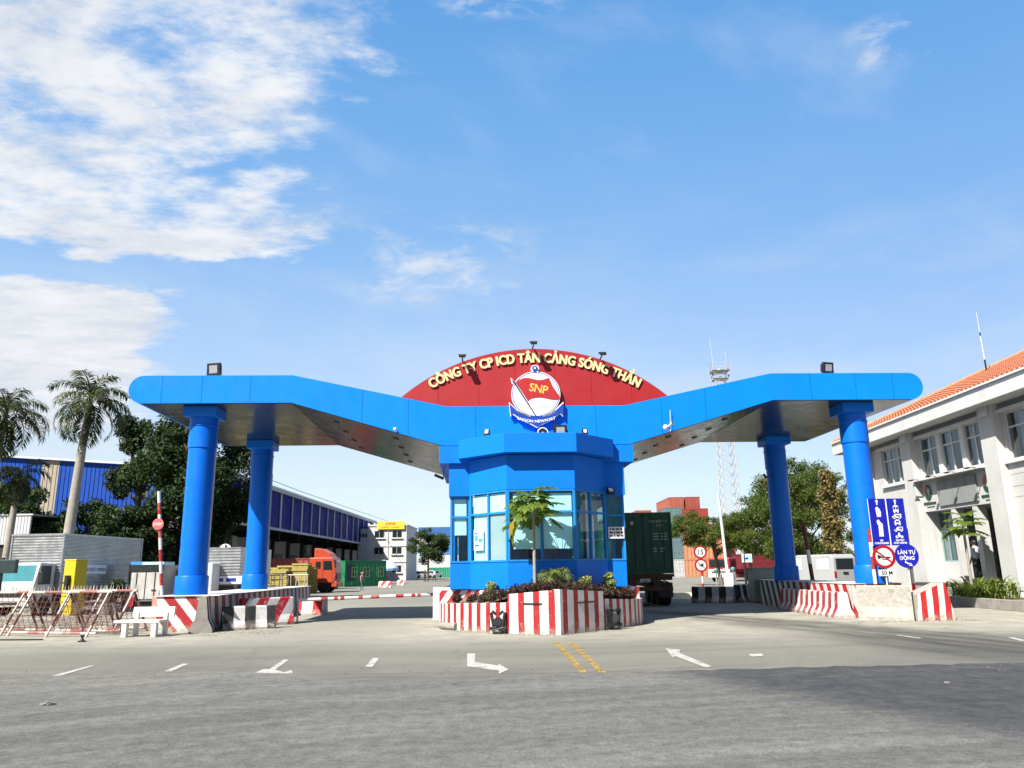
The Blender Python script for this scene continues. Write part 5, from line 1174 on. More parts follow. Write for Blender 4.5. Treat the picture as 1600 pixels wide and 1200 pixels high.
def bwin(h_, split, mull=(), curt=()):
    a, b, c_, d_ = h_; f = MB(); x0, x1 = 0.10, 0.17; zt = c_+(d_-c_)*0.68; w_ = 0.06
    for z0, z1 in ((c_, c_+w_), (d_-w_, d_), (zt-w_/2, zt+w_/2)): f.b2((x0+.004, LY(a)+w_, z0), (x1-.004, LY(b)-w_, z1))
    for y_ in (a, b-w_): f.b2((x0, LY(y_), c_), (x1, LY(y_)+w_, d_))
    for y_ in split: f.b2((x0, LY(y_)-0.03, c_+w_), (x1, LY(y_)+0.03, d_-w_))
    fo = f.build('window', m_trim, bld)
    if mull:
        for y_ in mull: q = MB(); q.b2((0.0, LY(y_)-0.16, c_), (0.2, LY(y_)+0.16, d_)); q.build('mullion', m_trim, fo)
    p = MB(); p.add([(0.135, LY(a)+.03, c_+.03), (0.135, LY(b)-.03, c_+.03), (0.135, LY(b)-.03, d_-.03), (0.135, LY(a)+.03, d_-.03)], [(0, 1, 2, 3)]); p.build('pane', m_dkglass, fo)
    for y_a, y_b in curt:
        p = MB(); n = 14
        for i in range(n):
            ya, yb = y_a+(y_b-y_a)*i/n, y_a+(y_b-y_a)*(i+1)/n
            p.add([(0.34+0.04*(i % 2), LY(ya), c_+.05), (0.34+0.04*((i+1) % 2), LY(yb), c_+.05), (0.34+0.04*((i+1) % 2), LY(yb), d_-.05), (0.34+0.04*(i % 2), LY(ya), d_-.05)], [(0, 1, 2, 3)])
        p.build('curtain', m_curtblue, fo)
bwin(holes[0], (37.95, 38.05, 38.75), (), ((38.9, 39.4),))
bwin(holes[1], (31.45, 33.2, 34.95), (32.25, 34.1), ((32.6, 33.0), (33.5, 33.9), (35.3, 35.7), (31.9, 32.05)))
bwin(holes[2], (28.0, 28.1), (), ((27.4, 28.9),)); bwin(holes[3], (22.5,), (), ((21.2, 22.0),)); bwin(holes[5], (27.8, 28.4), (), ((27.9, 28.9),)); bwin(holes[6], (22.5,)); bwin(holes[7], (17.5,)); bwin(holes[8], (17.5,))
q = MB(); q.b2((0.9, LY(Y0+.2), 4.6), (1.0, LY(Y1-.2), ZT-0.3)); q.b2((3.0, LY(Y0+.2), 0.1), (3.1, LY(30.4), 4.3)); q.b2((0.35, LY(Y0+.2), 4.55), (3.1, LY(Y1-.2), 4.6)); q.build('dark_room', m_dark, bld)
# grey panels and light brackets over the porch
for i in range(4):
    q = MB()
    ya = 31.62+i*0.735; q.b2((-0.08, LY(ya)+0.012, 4.02), (0.0, LY(ya+0.735)-0.012, 5.12)); q.build('grey_panel', m_bgrey, bld, bevel=0.006)
q = MB()
for i in range(3): q.b2((-0.012, LY(31.62+(i+1)*0.735)-0.012, 4.0), (-0.004, LY(31.62+(i+1)*0.735)+0.012, 5.14))
q.build('panel_gap', m_dark, bld)
q = MB()
q.b2((-0.42, LY(30.55), 5.24), (-0.02, LY(36.0), 5.30)); q.build('canopy_slab', m_trim, bld)
for y_ in (30.9, 32.4, 33.9, 35.4):
    q = MB(); q.b2((-0.75, LY(y_)-.02, 5.28), (-0.42, LY(y_)+.02, 5.31)); q.b2((-0.84, LY(y_)-.10, 5.24), (-0.70, LY(y_)+.10, 5.29)); q.build('lamp_bracket', m_black, bld)
# emblems (round swirl with a short line of lettering)
m_eg = M('emblem_green_black', (0.012, 0.05, 0.025), 0.4); m_eo = M('emblem_terracotta', (0.35, 0.10, 0.05), 0.4)
for yc, zc in ((35.45, 4.72), (30.95, 4.66)):
    q = MB(); pl = [(LY(yc)+0.30*math.cos(a), zc+0.36*math.sin(a)) for a in [R(100+i*10) for i in range(25)]] + [(LY(yc)+0.12*math.cos(a), zc+0.05+0.2*math.sin(a)) for a in [R(340-i*10) for i in range(25)]]
    q.prism(pl, -0.03, 0.0, plane='yz'); em = q.build('emblem', m_eg, bld)
    q = MB(); pl = [(LY(yc)+0.29*math.cos(a), zc+0.36*math.sin(a)) for a in [R(-20+i*9) for i in range(13)]] + [(LY(yc)+0.12*math.cos(a), zc+0.02+0.2*math.sin(a)) for a in [R(88-i*9) for i in range(13)]]
    q.prism(pl, -0.032, 0.0, plane='yz'); q.build('swirl', m_eo, em)
    q = MB(); x = -0.5; rg = random.Random(int(yc))
    while x < 0.5:
        wd_ = rg.uniform(.05, .10); hh = rg.uniform(.10, .13); q.b2((-0.02, LY(yc)-x-wd_, zc-0.56), (0, LY(yc)-x, zc-0.56+hh)); x += wd_+0.025
    x = -0.25
    while x < 0.4: q.b2((-0.02, LY(yc)-x-.05, zc-0.68), (0, LY(yc)-x, zc-0.64)); x += 0.075
    q.build('lettering', m_eg, em)
# lower facade joints on the rendered bay
q = MB()
for z in (1.7, 3.95, 4.35, 4.8): q.b2((-0.004, LY(25.85), z), (0.0, LY(29.4), z+0.02))
q.b2((-0.004, LY(29.5), 4.9), (0.0, LY(30.5), 4.92)); q.build('render_joint', m_bgrey, bld)
# porch
q = MB(); q.b2((-0.9, LY(30.3), 0.0), (3.4, LY(36.2), 0.745)); q.build('porch_floor', m_granite, bld, bevel=0.01)
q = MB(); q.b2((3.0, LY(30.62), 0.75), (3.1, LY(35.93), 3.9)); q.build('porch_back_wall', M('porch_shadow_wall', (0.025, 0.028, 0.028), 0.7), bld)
q = MB(); q.b2((0.32, LY(30.62), 3.86), (3.0, LY(35.93), 3.96)); q.build('porch_ceiling', m_bwall, bld)
q = MB(); q.b2((0.33, LY(35.952), 0.74), (3.1, LY(36.1), 3.9)); q.build('porch_side_wall', m_bwall, bld); q = MB(); q.b2((0.33, LY(30.5), 0.74), (3.1, LY(30.598), 3.9)); q.build('porch_side_wall', m_bwall, bld)
for y_ in (33.55, 31.95):
    q = MB(); q.b2((0.02, LY(y_), 0.75), (0.42, LY(y_)+0.32, 3.855)); q.build('porch_pillar', m_bwall, bld, bevel=0.008)
q = MB(); q.b2((0.55, LY(34.1), 0.75), (0.65, LY(35.94), 1.62)); q.build('parapet', m_bwall, bld)
f = MB()
for y_ in (34.12, 34.75, 35.35, 35.86): f.b2((0.56, LY(y_), 1.62), (0.62, LY(y_)+0.06, 3.85))
for z in (1.62, 2.95, 3.78): f.b2((0.565, LY(34.14), z), (0.615, LY(35.9), z+0.06))
fo = f.build('window', M('window_green_grey', (0.20, 0.30, 0.30), 0.4), bld)
p = MB(); p.add([(0.59, LY(34.15), 1.65), (0.59, LY(35.9), 1.65), (0.59, LY(35.9), 3.8), (0.59, LY(34.15), 3.8)], [(0, 1, 2, 3)]); p.build('pane', m_dkglass, fo)
p = MB(); p.b2((0.8, LY(34.2), 1.65), (0.82, LY(34.8), 3.8)); p.b2((0.8, LY(35.4), 1.65), (0.82, LY(35.85), 3.8)); p.build('curtain', m_curtain, fo)
q = MB()
for i in range(4): q.b2((-0.9-0.34*(i+1), LY(30.9), 0), (-0.9-0.34*i-0.004, LY(36.6), 0.56-0.17*i+0.03))
q.build('steps', M('worn_stair_stone', (0.24, 0.235, 0.22), 0.7, 0, 0.2, 3, dirt=0.3), bld, bevel=0.008)
# eaves and roof
q = MB(); q.b2((-0.95, LY(Y0-1), 7.75-.18), (0.2, LY(Y1+1.4), 7.95-.18)); q.b2((-0.95, LY(Y1)+0.02, 7.572), (14.5, LY(Y1+1.4), 7.768)); q.build('eave_soffit', m_bwall, bld)
q = MB(); q.b2((-1.05, LY(Y0-1), 7.72-.2), (-0.95, LY(Y1+1.5), 8.32-.2)); q.b2((-0.95, LY(Y1+1.4), 7.72-.2), (14.5, LY(Y1+1.5), 8.32-.2)); q.build('eave_fascia', m_trim, bld, bevel=0.01)
q = MB(); q.b2((-1.14, LY(Y0-1), 8.12), (-0.5, LY(Y1+1.58), 8.20)); q.b2((-0.5, LY(Y1+0.9), 8.121), (14.5, LY(Y1+1.58), 8.199)); q.build('gutter_lip', m_trim, bld)
def tiled(mb, a, b, c_, d_, nu, nv):
    """roof plane a-b at the eave, d-c at the ridge, in overlapping courses with round-backed tiles"""
    a, b, c_, d_ = map(Vector, (a, b, c_, d_)); nrm = (b-a).cross(d_-a).normalized()
    if nrm.z < 0: nrm = -nrm
    for j in range(nv):
        f0, f1 = j/nv, (j+1)/nv
        l0, l1 = a.lerp(d_, f0), a.lerp(d_, f1); r0, r1 = b.lerp(c_, f0), b.lerp(c_, f1)
        n = max(1, int(nu*(r0-l0).length/max(0.01, (b-a).length)))
        for i in range(n):
            g0, g1 = i/n, (i+1)/n
            p0, p1, p2, p3 = l0.lerp(r0, g0)+nrm*.05, l0.lerp(r0, g1)+nrm*.05, l1.lerp(r1, g1)+nrm*.012, l1.lerp(r1, g0)+nrm*.012
            m0, m1 = (p0+p1)/2+nrm*.05, (p2+p3)/2+nrm*.05
            mb.add([p0, m0, m1, p3, p1, p2], [(0, 1, 2, 3), (1, 4, 5, 2)])
ex0, ex1, eY0, eY1, ez = -1.0, 14.5, LY(Y0-1), LY(Y1+1.45), 8.19
RZ = 11.75; rx = 6.6; hipY = eY1-7.6
q = MB(); tiled(q, (ex0, eY1, ez), (ex0, eY0, ez), (rx, eY0, RZ), (rx, hipY, RZ), 110, 26)
tiled(q, (ex1, eY1, ez), (ex0, eY1, ez), (rx, hipY, RZ), (rx, hipY, RZ), 50, 26)
q.add([(ex0, eY1, ez-.04), (ex0, eY0, ez-.04), (rx, eY0, RZ-.04), (rx, hipY, RZ-.04), (ex1, eY1, ez-.04), (ex1, eY0, ez-.04)], [(0, 1, 2, 3), (4, 0, 3), (5, 4, 3, 2)])
roof = q.build('roof', m_tile, bld, fixn=False)
q = MB(); h0, h1 = Vector((ex0, eY1, ez+.06)), Vector((rx, hipY, RZ+.05))
for i in range(22): q.tube(h0.lerp(h1, i/22), h0.lerp(h1, (i+1.15)/22), 0.10, 0.13, 8)
for i in range(30): q.tube((rx, hipY-i*0.6, RZ+.05), (rx, hipY-i*0.6-.66, RZ+.05), 0.12, 0.14, 8)
q.build('ridge_tile', m_ridge, roof)
# upper roof block behind
q = MB(); uz = 10.2
tiled(q, (4.2, LY(38.5), uz-1.0), (4.2, LY(10.0), uz-1.0), (9.5, LY(10.0), 13.2), (9.5, LY(31.0), 13.2), 70, 24)
tiled(q, (14.5, LY(38.5), uz-1.0), (4.2, LY(38.5), uz-1.0), (9.5, LY(31.0), 13.2), (9.5, LY(31.0), 13.2), 40, 24)
q.build('upper_roof', m_tile, bld, fixn=False)
q = MB(); h0, h1 = Vector((4.2, LY(38.5), uz-0.95)), Vector((9.5, LY(31.0), 13.25))
for i in range(22): q.tube(h0.lerp(h1, i/22), h0.lerp(h1, (i+1.15)/22), 0.10, 0.13, 8)
q.build('ridge_tile', m_ridge, roof)
an = P(1539, 565, 36); q = MB(); q.tube((an.x, an.y, an.z-1.2), (an.x, an.y, an.z+0.1), 0.04, n=6); q.tube((an.x, an.y, an.z), (an.x-0.02, an.y, an.z+1.3), 0.018, n=6, mi=1); q.tube((an.x-0.02, an.y, an.z+1.3), (an.x-0.02, an.y, an.z+1.48), 0.03, n=6); q.tube((an.x-.02, an.y, an.z+1.48), (an.x-0.02, an.y, an.z+2.5), 0.010, n=6, mi=1)
o = q.build('roof_aerial', [m_black, m_whiteclean]); tag(o, 'thin white aerial rod standing on the orange tiled roof', 'aerial')
# wall plaque hanging by a cord
t = thing('plaque', 'small dark bronze plaque hanging by a cord beside the porch', 'plaque', (FX, 30.0, 2.38))
q = MB(); q.b2((-0.05, -0.42, -0.25), (-0.004, 0.42, 0.25)); q.build('board', M('bronze_plaque', (0.045, 0.035, 0.02), 0.35), t, bevel=0.01)
q = MB(); q.b2((-0.056, -0.34, -0.20), (-0.05, 0.34, -0.05)); q.b2((-0.056, -0.2, 0.02), (-0.05, 0.2, 0.17)); q.build('raised_band', M('bronze_light', (0.10, 0.085, 0.05), 0.35), t)
q = MB(); q.tube((-0.03, -0.3, 0.25), (-0.02, 0, 0.62), 0.008, n=5); q.tube((-0.03, 0.3, 0.25), (-0.02, 0, 0.62), 0.008, n=5); q.build('cord', m_grey, t)
# little planter kerb with strap-leaved plants
q = MB(); q.b2((-2.6, -9.0, 0), (-2.35, 1.7, 0.34)); q.b2((-2.6, 1.7, 0), (-0.1, 1.95, 0.335)); o = q.build('garden_kerb', m_conc, None, bevel=0.015, loc=(FX, 30, 0)); tag(o, 'low concrete garden kerb in front of the white office building', 'kerb')
q = MB(); q.b2((-2.35, -9.0, 0), (-0.02, 1.7, 0.26)); o = q.build('flower_bed', m_soil, None, loc=(FX, 30, 0)); structure(o)
def strapplant(label, p, n, L, seed, mat=lf_strap, spread=0.35):
    t = thing('strap_leaved_plant', label, 'plant', p, 0, 'plants in front of the office building'); rg = random.Random(seed); V = []
    for i in range(n):
        az = rg.uniform(0, 6.283); o = Vector((rg.gauss(0, spread), rg.gauss(0, spread), 0)); e = rg.uniform(0.75, 1.45); l = L*rg.uniform(.7, 1.15); sd = Vector((-math.sin(az), math.cos(az), 0)); p_ = o.copy(); n_ = 5
        for j in range(n_):
            q_ = p_+Vector((math.cos(az)*math.cos(e), math.sin(az)*math.cos(e), math.sin(e)))*l/n_; e -= 0.22+0.12*j; w0, w1 = 0.035*math.sin(math.pi*(0.15+0.8*j/n_)), 0.035*math.sin(math.pi*(0.15+0.8*(j+1)/n_))
            V += [p_-sd*w0, p_+sd*w0, q_+sd*w1, q_-sd*w1]; p_ = q_
    v = np.array([tuple(x) for x in V]); mesh_np('foliage', v, len(v)//4, mat, t)
strapplant('bright strap-leaved clump by the porch steps, leftmost in the flower bed', (17.45, 30.6, 0.26), 110, 1.15, 1)
strapplant('bright strap-leaved clump in the flower bed at the right edge of the photo', (17.6, 29.3, 0.26), 120, 1.2, 2)
strapplant('dark strap-leaved plant in shade left of the porch behind the sign posts', (17.3, 38.2, 0.0), 70, 1.2, 3, lf_dark)
pz = PX(1503, 812, 17.9); papaya('papaya tree shading the porch pillars of the office building', (pz.x, pz.y, 0.0), pz.z-0.1, 16, 9, 0.55, 0.5, 0, r=0.06)

# ------------------------------------------------------------------ people
def person(label, p, rz, skel='stand', shirt=(0.5, 0.5, 0.6), trousers=(0.012, 0.012, 0.014), hat=None, scale=1.0):
    t = thing('person', label, 'person', p, rz)
    V = [(0, 0, .94), (0, 0.01, 1.10), (0, 0.01, 1.28), (0, 0.01, 1.42), (0, 0.0, 1.50), (0, -0.02, 1.60), (0, -0.015, 1.70)]
    Rr = [(.145, .11), (.135, .10), (.155, .11), (.10, .075), (.052, .052), (.085, .10), (.055, .07)]
    E_ = [(0, 1), (1, 2), (2, 3), (3, 4), (4, 5), (5, 6)]
    def add(par, pts, rs):
        i = par
        for a, b in zip(pts, rs): V.append(a); Rr.append((b, b)); E_.append((i, len(V)-1)); i = len(V)-1
        return i
    for s in (-1, 1):
        add(0, [(s*.09, 0, .86), (s*.10, -.02 if skel == 'stand' else s*.10, .48), (s*.10, .02 if skel == 'stand' else s*.2, .09), (s*.10, -.06+(0 if skel == 'stand' else s*.2), .045), (s*.10, -.14+(0 if skel == 'stand' else s*.2), .03)], [.088, .062, .045, .042, .028])
        if skel == 'stand' and s < 0: arm = [(s*.19, .01, 1.39), (s*.27, .06, 1.16), (s*.36, -.08, 1.08)]
        else: arm = [(s*.19, .01, 1.39), (s*.25, .03, 1.12), (s*.27, -.05, .88)]
        w_ = add(3, arm, [.062, .046, .034]); hx, hy, hz = arm[-1]; d = (Vector(arm[-1])-Vector(arm[-2])).normalized()
        pm = Vector(arm[-1])+d*.07; pi = add(w_, [tuple(pm)], [.032])
        for k_ in range(4):
            a = pm+d*.02+Vector((0, (k_-1.5)*.018, 0)); b = a+d*(.055+.01*(k_ in (1, 2)))+Vector((-s*.012, 0, 0)); add(pi, [tuple(a), tuple(b)], [.009, .007])
        add(pi, [tuple(pm-d*.02+Vector((-s*.02, -.035, 0))), tuple(pm+d*.02+Vector((-s*.03, -.05, 0)))], [.010, .008])
    me = bpy.data.meshes.new('b'); me.from_pydata(V, E_, []); o = bpy.data.objects.new('b', me); col.objects.link(o)
    o.modifiers.new('s', 'SKIN'); sk = me.skin_vertices[0].data if me.skin_vertices else None
    if sk is None:
        bpy.context.view_layer.objects.active = o; bm = bmesh.new(); bm.from_mesh(me); bm.verts.layers.skin.verify(); bm.to_mesh(me); bm.free(); sk = me.skin_vertices[0].data
    for i, r_ in enumerate(Rr): sk[i].radius = r_; sk[i].use_root = (i == 0)
    sub = o.modifiers.new('u', 'SUBSURF'); sub.levels = 1; sub.render_levels = 1
    dg = bpy.context.evaluated_depsgraph_get(); dg.update(); nm = bpy.data.meshes.new_from_object(o.evaluated_get(dg)); bpy.data.objects.remove(o)
    nm.name = 'body'; nm.materials.clear()
    tag_ = ''.join('%02x' % int(c*255) for c in shirt)
    for m_ in (m_skin, M('shirt_'+tag_, shirt, 0.8), M('trousers_'+''.join('%02x' % int(c*255) for c in trousers), trousers, 0.8), m_black): nm.materials.append(m_)
    for p_ in nm.polygons:
        c = p_.center; p_.use_smooth = True
        if c.z > 1.47: k_ = 0
        elif abs(c.x) > 0.215 and c.z < 1.06: k_ = 0
        elif c.z > 0.97 or (abs(c.x) > 0.215 and c.z > 1.0): k_ = 1
        elif c.z > 0.075: k_ = 2
        else: k_ = 3
        p_.material_index = k_
    b = bpy.data.objects.new('body', nm); col.objects.link(b); b.parent = t
    q = MB(); q.lathe([(0.03, 1.735), (0.085, 1.71), (0.105, 1.66), (0.106, 1.60), (0.095, 1.56)], 14, c=(0, 0.012, 0)); hr = q.build('hair', m_hair, t, smooth=60); hr.scale = (0.9, 1.0, 1.0)
    q = MB(); q.lathe([(0.02, 0), (0.012, 0.03)], 6, mat=Matrix.Rotation(R(90), 4, 'X'), c=(0, -0.105, 1.60)); q.build('nose', m_skin, t)
    q = MB()
    for s in (-1, 1): q.box((s*.035, -.108, 1.635), (.022, .01, .01)); 
    q.box((0, -.105, 1.555), (.045, .01, .008)); q.build('face_feature', m_hair, t)
    if hat:
        q = MB(); q.lathe([(0.19, 1.655), (0.185, 1.665), (0.10, 1.675), (0.10, 1.75), (0.05, 1.78)], 18); q.build('hat', M('hat_cloth', hat, 0.8), t, smooth=50)
    t.scale = (scale,)*3
    return t
pz = PX(1521, 905, 19.0)
person('person in pale lilac shirt and black trousers walking into the office porch', (19.15, 32.75, 0.75), R(200), 'stand', (0.55, 0.54, 0.66))
pz = P(565, 925, 70); person('person in pink top and sun hat walking past the red truck', (pz.x, 70, 0), R(70), 'walk', (0.45, 0.22, 0.25), (0.03, 0.10, 0.10), (0.48, 0.30, 0.28), 0.86)
pz = P(664, 900, 112); person('person in dark clothes standing by the far white cars', (pz.x, 112, 0), R(180), 'stand', (0.03, 0.03, 0.035))
pz = P(679, 899, 116); person('person in white shirt walking right of the far white cars', (pz.x, 116, 0), R(120), 'walk', (0.7, 0.7, 0.7))

# ------------------------------------------------------------------ vehicles and containers
def wheel(mb_t, mb_r, c, r, w_, ax='x'):
    mt = Matrix.Rotation(R(90), 4, 'Y') if ax == 'x' else Matrix.Rotation(R(90), 4, 'X')
    mb_t.lathe([(r*0.62, -w_/2), (r*0.94, -w_/2), (r, -w_*0.35), (r, w_*0.35), (r*0.94, w_/2), (r*0.62, w_/2)], 22, c=c, mat=mt)
    mb_r.lathe([(r*0.2, -w_*0.42), (r*0.6, -w_*0.46), (r*0.62, -w_*0.2), (r*0.62, w_*0.2), (r*0.6, w_*0.46), (r*0.2, w_*0.42)], 16, c=c, mat=mt)
def add_wheel(t, c, r, w_, ax='x', rim=m_steel):
    a, b = MB(), MB(); wheel(a, b, (0, 0, 0), r, w_, ax); o = a.build('wheel', m_tyre, t, smooth=40); o.location = c; b.build('rim', rim, o, smooth=40); return o
def container_parts(t, L, colr, doors=True, W_=2.44, H=2.6, z0=0.0, cname=None):
    m_ = M('container_'+(cname or ''.join('%02x' % int(c*255) for c in colr)), colr, 0.55, 0, 0.12, 1.2, dirt=0.35, dcol=tuple(c*0.45+0.05 for c in colr), ds=1.0)
    q = MB(); n = int(L/0.14)
    for sgn in (-1, 1):   # corrugated long sides
        xs = []
        for i in range(n+1):
            y_ = -L/2+0.1+(L-0.2)*i/n; dpt = 0.0 if (i % 4) < 2 else 0.045; xs.append((sgn*(W_/2-0.02-dpt), y_))
        for i in range(n):
            q.add([(xs[i][0], xs[i][1], z0+.14), (xs[i+1][0], xs[i+1][1], z0+.14), (xs[i+1][0], xs[i+1][1], z0+H-.1), (xs[i][0], xs[i][1], z0+H-.1)], [(0, 1, 2, 3)])
    nx = 22; ys_ = []
    for i in range(nx+1): ys_.append((-W_/2+.1+(W_-.2)*i/nx, L/2-0.02-(0.04 if i % 4 < 2 else 0)))
    for i in range(nx): q.add([(ys_[i][0], ys_[i][1], z0+.14), (ys_[i+1][0], ys_[i+1][1], z0+.14), (ys_[i+1][0], ys_[i+1][1], z0+H-.1), (ys_[i][0], ys_[i][1], z0+H-.1)], [(0, 1, 2, 3)])
    q.b2((-W_/2+.05, -L/2+.1, z0+H-.06), (W_/2-.05, L/2-.06, z0+H-.02)); q.b2((-W_/2+.06, -L/2+.06, z0+.08), (W_/2-.06, L/2-.06, z0+.14)); q.b2((-W_/2+.12, -L/2+.30, z0+.15), (W_/2-.12, L/2-.12, z0+H-.07))
    q.build('side_panel', m_, t, fixn=False)
    f = MB()
    for sx in (-1, 1):
        for y_ in (-L/2, L/2-.1): f.b2((sx*W_/2-.06 if sx > 0 else -W_/2, y_, z0), (sx*W_/2 if sx > 0 else -W_/2+.06, y_+.1, z0+H))
        for z in (z0+.0, z0+H-.1): f.b2((sx*W_/2-.05 if sx > 0 else -W_/2+.001, -L/2+.1, z+.002), (sx*W_/2-.001 if sx > 0 else -W_/2+.05, L/2-.1, z+.098))
    for y_ in (-L/2+.002, L/2-.098):
        for z in (z0+.001, z0+H-.099): f.b2((-W_/2+.06, y_, z), (W_/2-.06, y_+.096, z+.1))
    f.build('frame', m_, t)
    if doors:
        d_ = MB()
        for sx in (-1, 1):
            x0, x1 = (0.012, W_/2-.07) if sx > 0 else (-W_/2+.07, -0.012)
            d_.b2((x0, -L/2+.04, z0+.12), (x1, -L/2+.09, z0+H-.12))
            for z in (0.16, 0.78, 1.40, 2.02): d_.b2((x0+.06, -L/2+.025, z0+z), (x1-.06, -L/2+.04, z0+z+0.42))
        d_.build('door', m_, t, bevel=0.006)
        r_ = MB()
        for x_ in (-.86, -.34, .34, .86):
            r_.tube((x_, -L/2+.005, z0+.06), (x_, -L/2+.005, z0+H-.06), 0.02, n=6)
            for z in (.12, .9, 1.75, H-.14): r_.b2((x_-.05, -L/2-.012, z0+z-.03), (x_+.05, -L/2+.03, z0+z+.03))
            r_.b2((x_-.02, -L/2-.02, z0+1.05), (x_+.22, -L/2-.005, z0+1.09))
        r_.build('locking_bar', M('container_bar_'+(cname or 'x'), tuple(c*0.7+0.02 for c in colr), 0.5), t)
    return m_
# green container on a trailer driving through the right lane
tr = thing('container_trailer', 'trailer carrying a dark green container through the right lane, seen from behind', 'trailer', (5.40, 39.0, 0), 0.0)
container_parts(tr, 12.2, (0.012, 0.095, 0.050), True, 2.44, 2.52, 1.32, 'dark_green')
q = MB(); yb = -6.1
add_text(q, 'BESU 202769 4', 0.66, yb+.022, 1.32+2.10, .13, .002, .002, 0.95); add_text(q, '22G1', 0.72, yb+.022, 1.32+1.93, .13, .002, .002)
for z in (1.62, 1.50, 1.38): q.b2((0.42, yb+.022, 1.32+z), (0.66, yb+.026, 1.32+z+.04)); q.b2((0.76, yb+.022, 1.32+z), (1.02, yb+.026, 1.32+z+.04))
for z in (1.0, .88): q.b2((0.42, yb+.022, 1.32+z), (0.56, yb+.026, 1.32+z+.05)); q.b2((0.70, yb+.022, 1.32+z), (0.9, yb+.026, 1.32+z+.05))
q.build('lettering', M('container_marking_white', (0.42, 0.48, 0.44), 0.6), tr, fixn=False)
q = MB(); q.b2((-1.0, yb+.018, 3.22), (-0.70, yb+.022, 3.50)); q.lathe([(.09, 0), (.09, .006)], 18, mat=Matrix.Rotation(R(90), 4, 'X'), c=(-0.42, yb+.022, 3.40)); q.build('sticker', M('pale_sticker', (0.50, 0.52, 0.50), 0.6), tr)
q = MB(); q.b2((-1.15, -6.0, 1.05), (1.15, 6.0, 1.30)); q.b2((-0.5, -6.0, 0.75), (-0.35, 6.0, 1.05)); q.b2((0.35, -6.0, 0.75), (0.5, 6.0, 1.05)); q.b2((-1.22, -6.12, 1.18), (1.22, -6.0, 1.31)); q.b2((-1.15, -6.05, 0.62), (1.15, -5.97, 0.80)); q.b2((-0.65, -6.03, 0.8), (-0.5, -5.98, 1.2)); q.b2((0.5, -6.03, 0.8), (0.65, -5.98, 1.2))
q.build('chassis', M('rusty_chassis', (0.10, 0.045, 0.02), 0.7, 0, 0.3, 3, dirt=0.5, dcol=(0.04, 0.03, 0.03)), tr)
q = MB(); q.b2((-0.22, -6.075, 0.98), (0.22, -6.055, 1.12)); q.build('number_plate', m_whiteclean, tr)
q = MB(); add_text(q, '51R', 0, -6.078, 1.0, .11, .002, .002); q.build('lettering', m_black, tr, fixn=False)
for sx in (-1, 1):
    q = MB(); q.lathe([(.06, 0), (.06, .02)], 14, mat=Matrix.Rotation(R(90), 4, 'X'), c=(sx*0.8, -6.02, 1.0)); q.build('tail_light', M('tail_lens', (0.45, 0.30, 0.28), 0.25), tr)
    for y_ in (-4.9, -3.6, -2.3): add_wheel(tr, (sx*0.92, y_, 0.5), 0.5, 0.55)
    q = MB(); q.b2((sx*0.92-.3, -5.62, 0.35), (sx*0.92+.3, -5.60, 0.95)); q.build('mud_flap', m_black, tr)
tc_ = thing('truck_tractor', 'dark truck tractor pulling the green container through the right lane', 'truck', (5.40, 47.2, 0))
q = MB(); q.prism([(-1.0, 0.8), (1.3, 0.8), (1.3, 1.9), (1.1, 3.2), (-1.0, 3.3)], -1.2, 1.2, plane='yz'); q.build('cab', M('tractor_green', (0.03, 0.09, 0.06), 0.4), tc_, bevel=0.06)
q = MB(); q.b2((-0.5, -2.6, 0.7), (0.5, 1.2, 1.0)); q.build('chassis', m_black, tc_)
for sx in (-1, 1):
    add_wheel(tc_, (sx*1.0, 0.4, 0.5), 0.5, 0.35); add_wheel(tc_, (sx*0.92, -2.0, 0.5), 0.5, 0.5)

def stack(label, p, L, colr, rz, doors, H=2.6, cname=None, group='stacked containers in the far yard'):
    t = thing('shipping_container', label, 'container', p, rz, group); container_parts(t, L, colr, doors, H=H, cname=cname); return t
ORG = (0.33, 0.088, 0.05); RUST = (0.24, 0.045, 0.028); TEAL = (0.10, 0.16, 0.17); PEACH = (0.42, 0.18, 0.09); REDC = (0.29, 0.032, 0.026); PALE = (0.42, 0.42, 0.41); BLUEC = (0.05, 0.14, 0.28)
YS = 122
xs0 = P(1030, 880, YS).x
# columns: the teal column seen end-on, then the orange ones side-on
colsx = [(P(1052, 880, YS).x-0.0)]
xc = P(1051.5, 880, YS).x
for i, (cl_, nm, lb) in enumerate([(PALE, 'pale', 'whitish container at the bottom of the teal stack beside the green trailer'), (TEAL, 'teal', 'grey teal container, second from the bottom of its stack'), (TEAL, 'teal', 'grey teal container, third from the bottom of its stack'), (TEAL, 'teal', 'grey teal container on top of its stack behind the green trailer')]):
    stack(lb, (xc, YS, 2.6*i), 6.06, cl_, 0, True, cname=nm)
xl = P(1062, 880, YS).x
for i, (cl_, nm, lb) in enumerate([(PEACH, 'peach', 'peach orange container side-on at the bottom of the far stack'), (PEACH, 'peach', 'peach orange container side-on, second up in the far stack'), (ORG, 'orange', 'orange container third up in the far stack, left part'), (RUST, 'rust', 'rust red container fourth up in the far stack, doors towards us')]):
    if i < 3: stack(lb, (xl+3.1, YS-1.9, 2.6*i), 6.06, cl_, R(90), False, cname=nm)
    else: stack(lb, (xl+1.25, YS+3, 2.6*i), 6.06, cl_, 0, True, cname=nm)
stack('red container fourth up in the far stack, right of the rust one', (xl+3.75, YS+3, 7.8), 6.06, REDC, 0, True, cname='redc')
stack('orange container crowning the far stack, nearest of the top two', (xl+2.0, YS+15, 10.4), 12.2, ORG, 0, True, cname='orange')
stack('orange red container crowning the far stack behind the lattice tower', (xl+4.7, YS+15, 10.4), 12.2, (0.27, 0.062, 0.040), 0, True, cname='orange2')
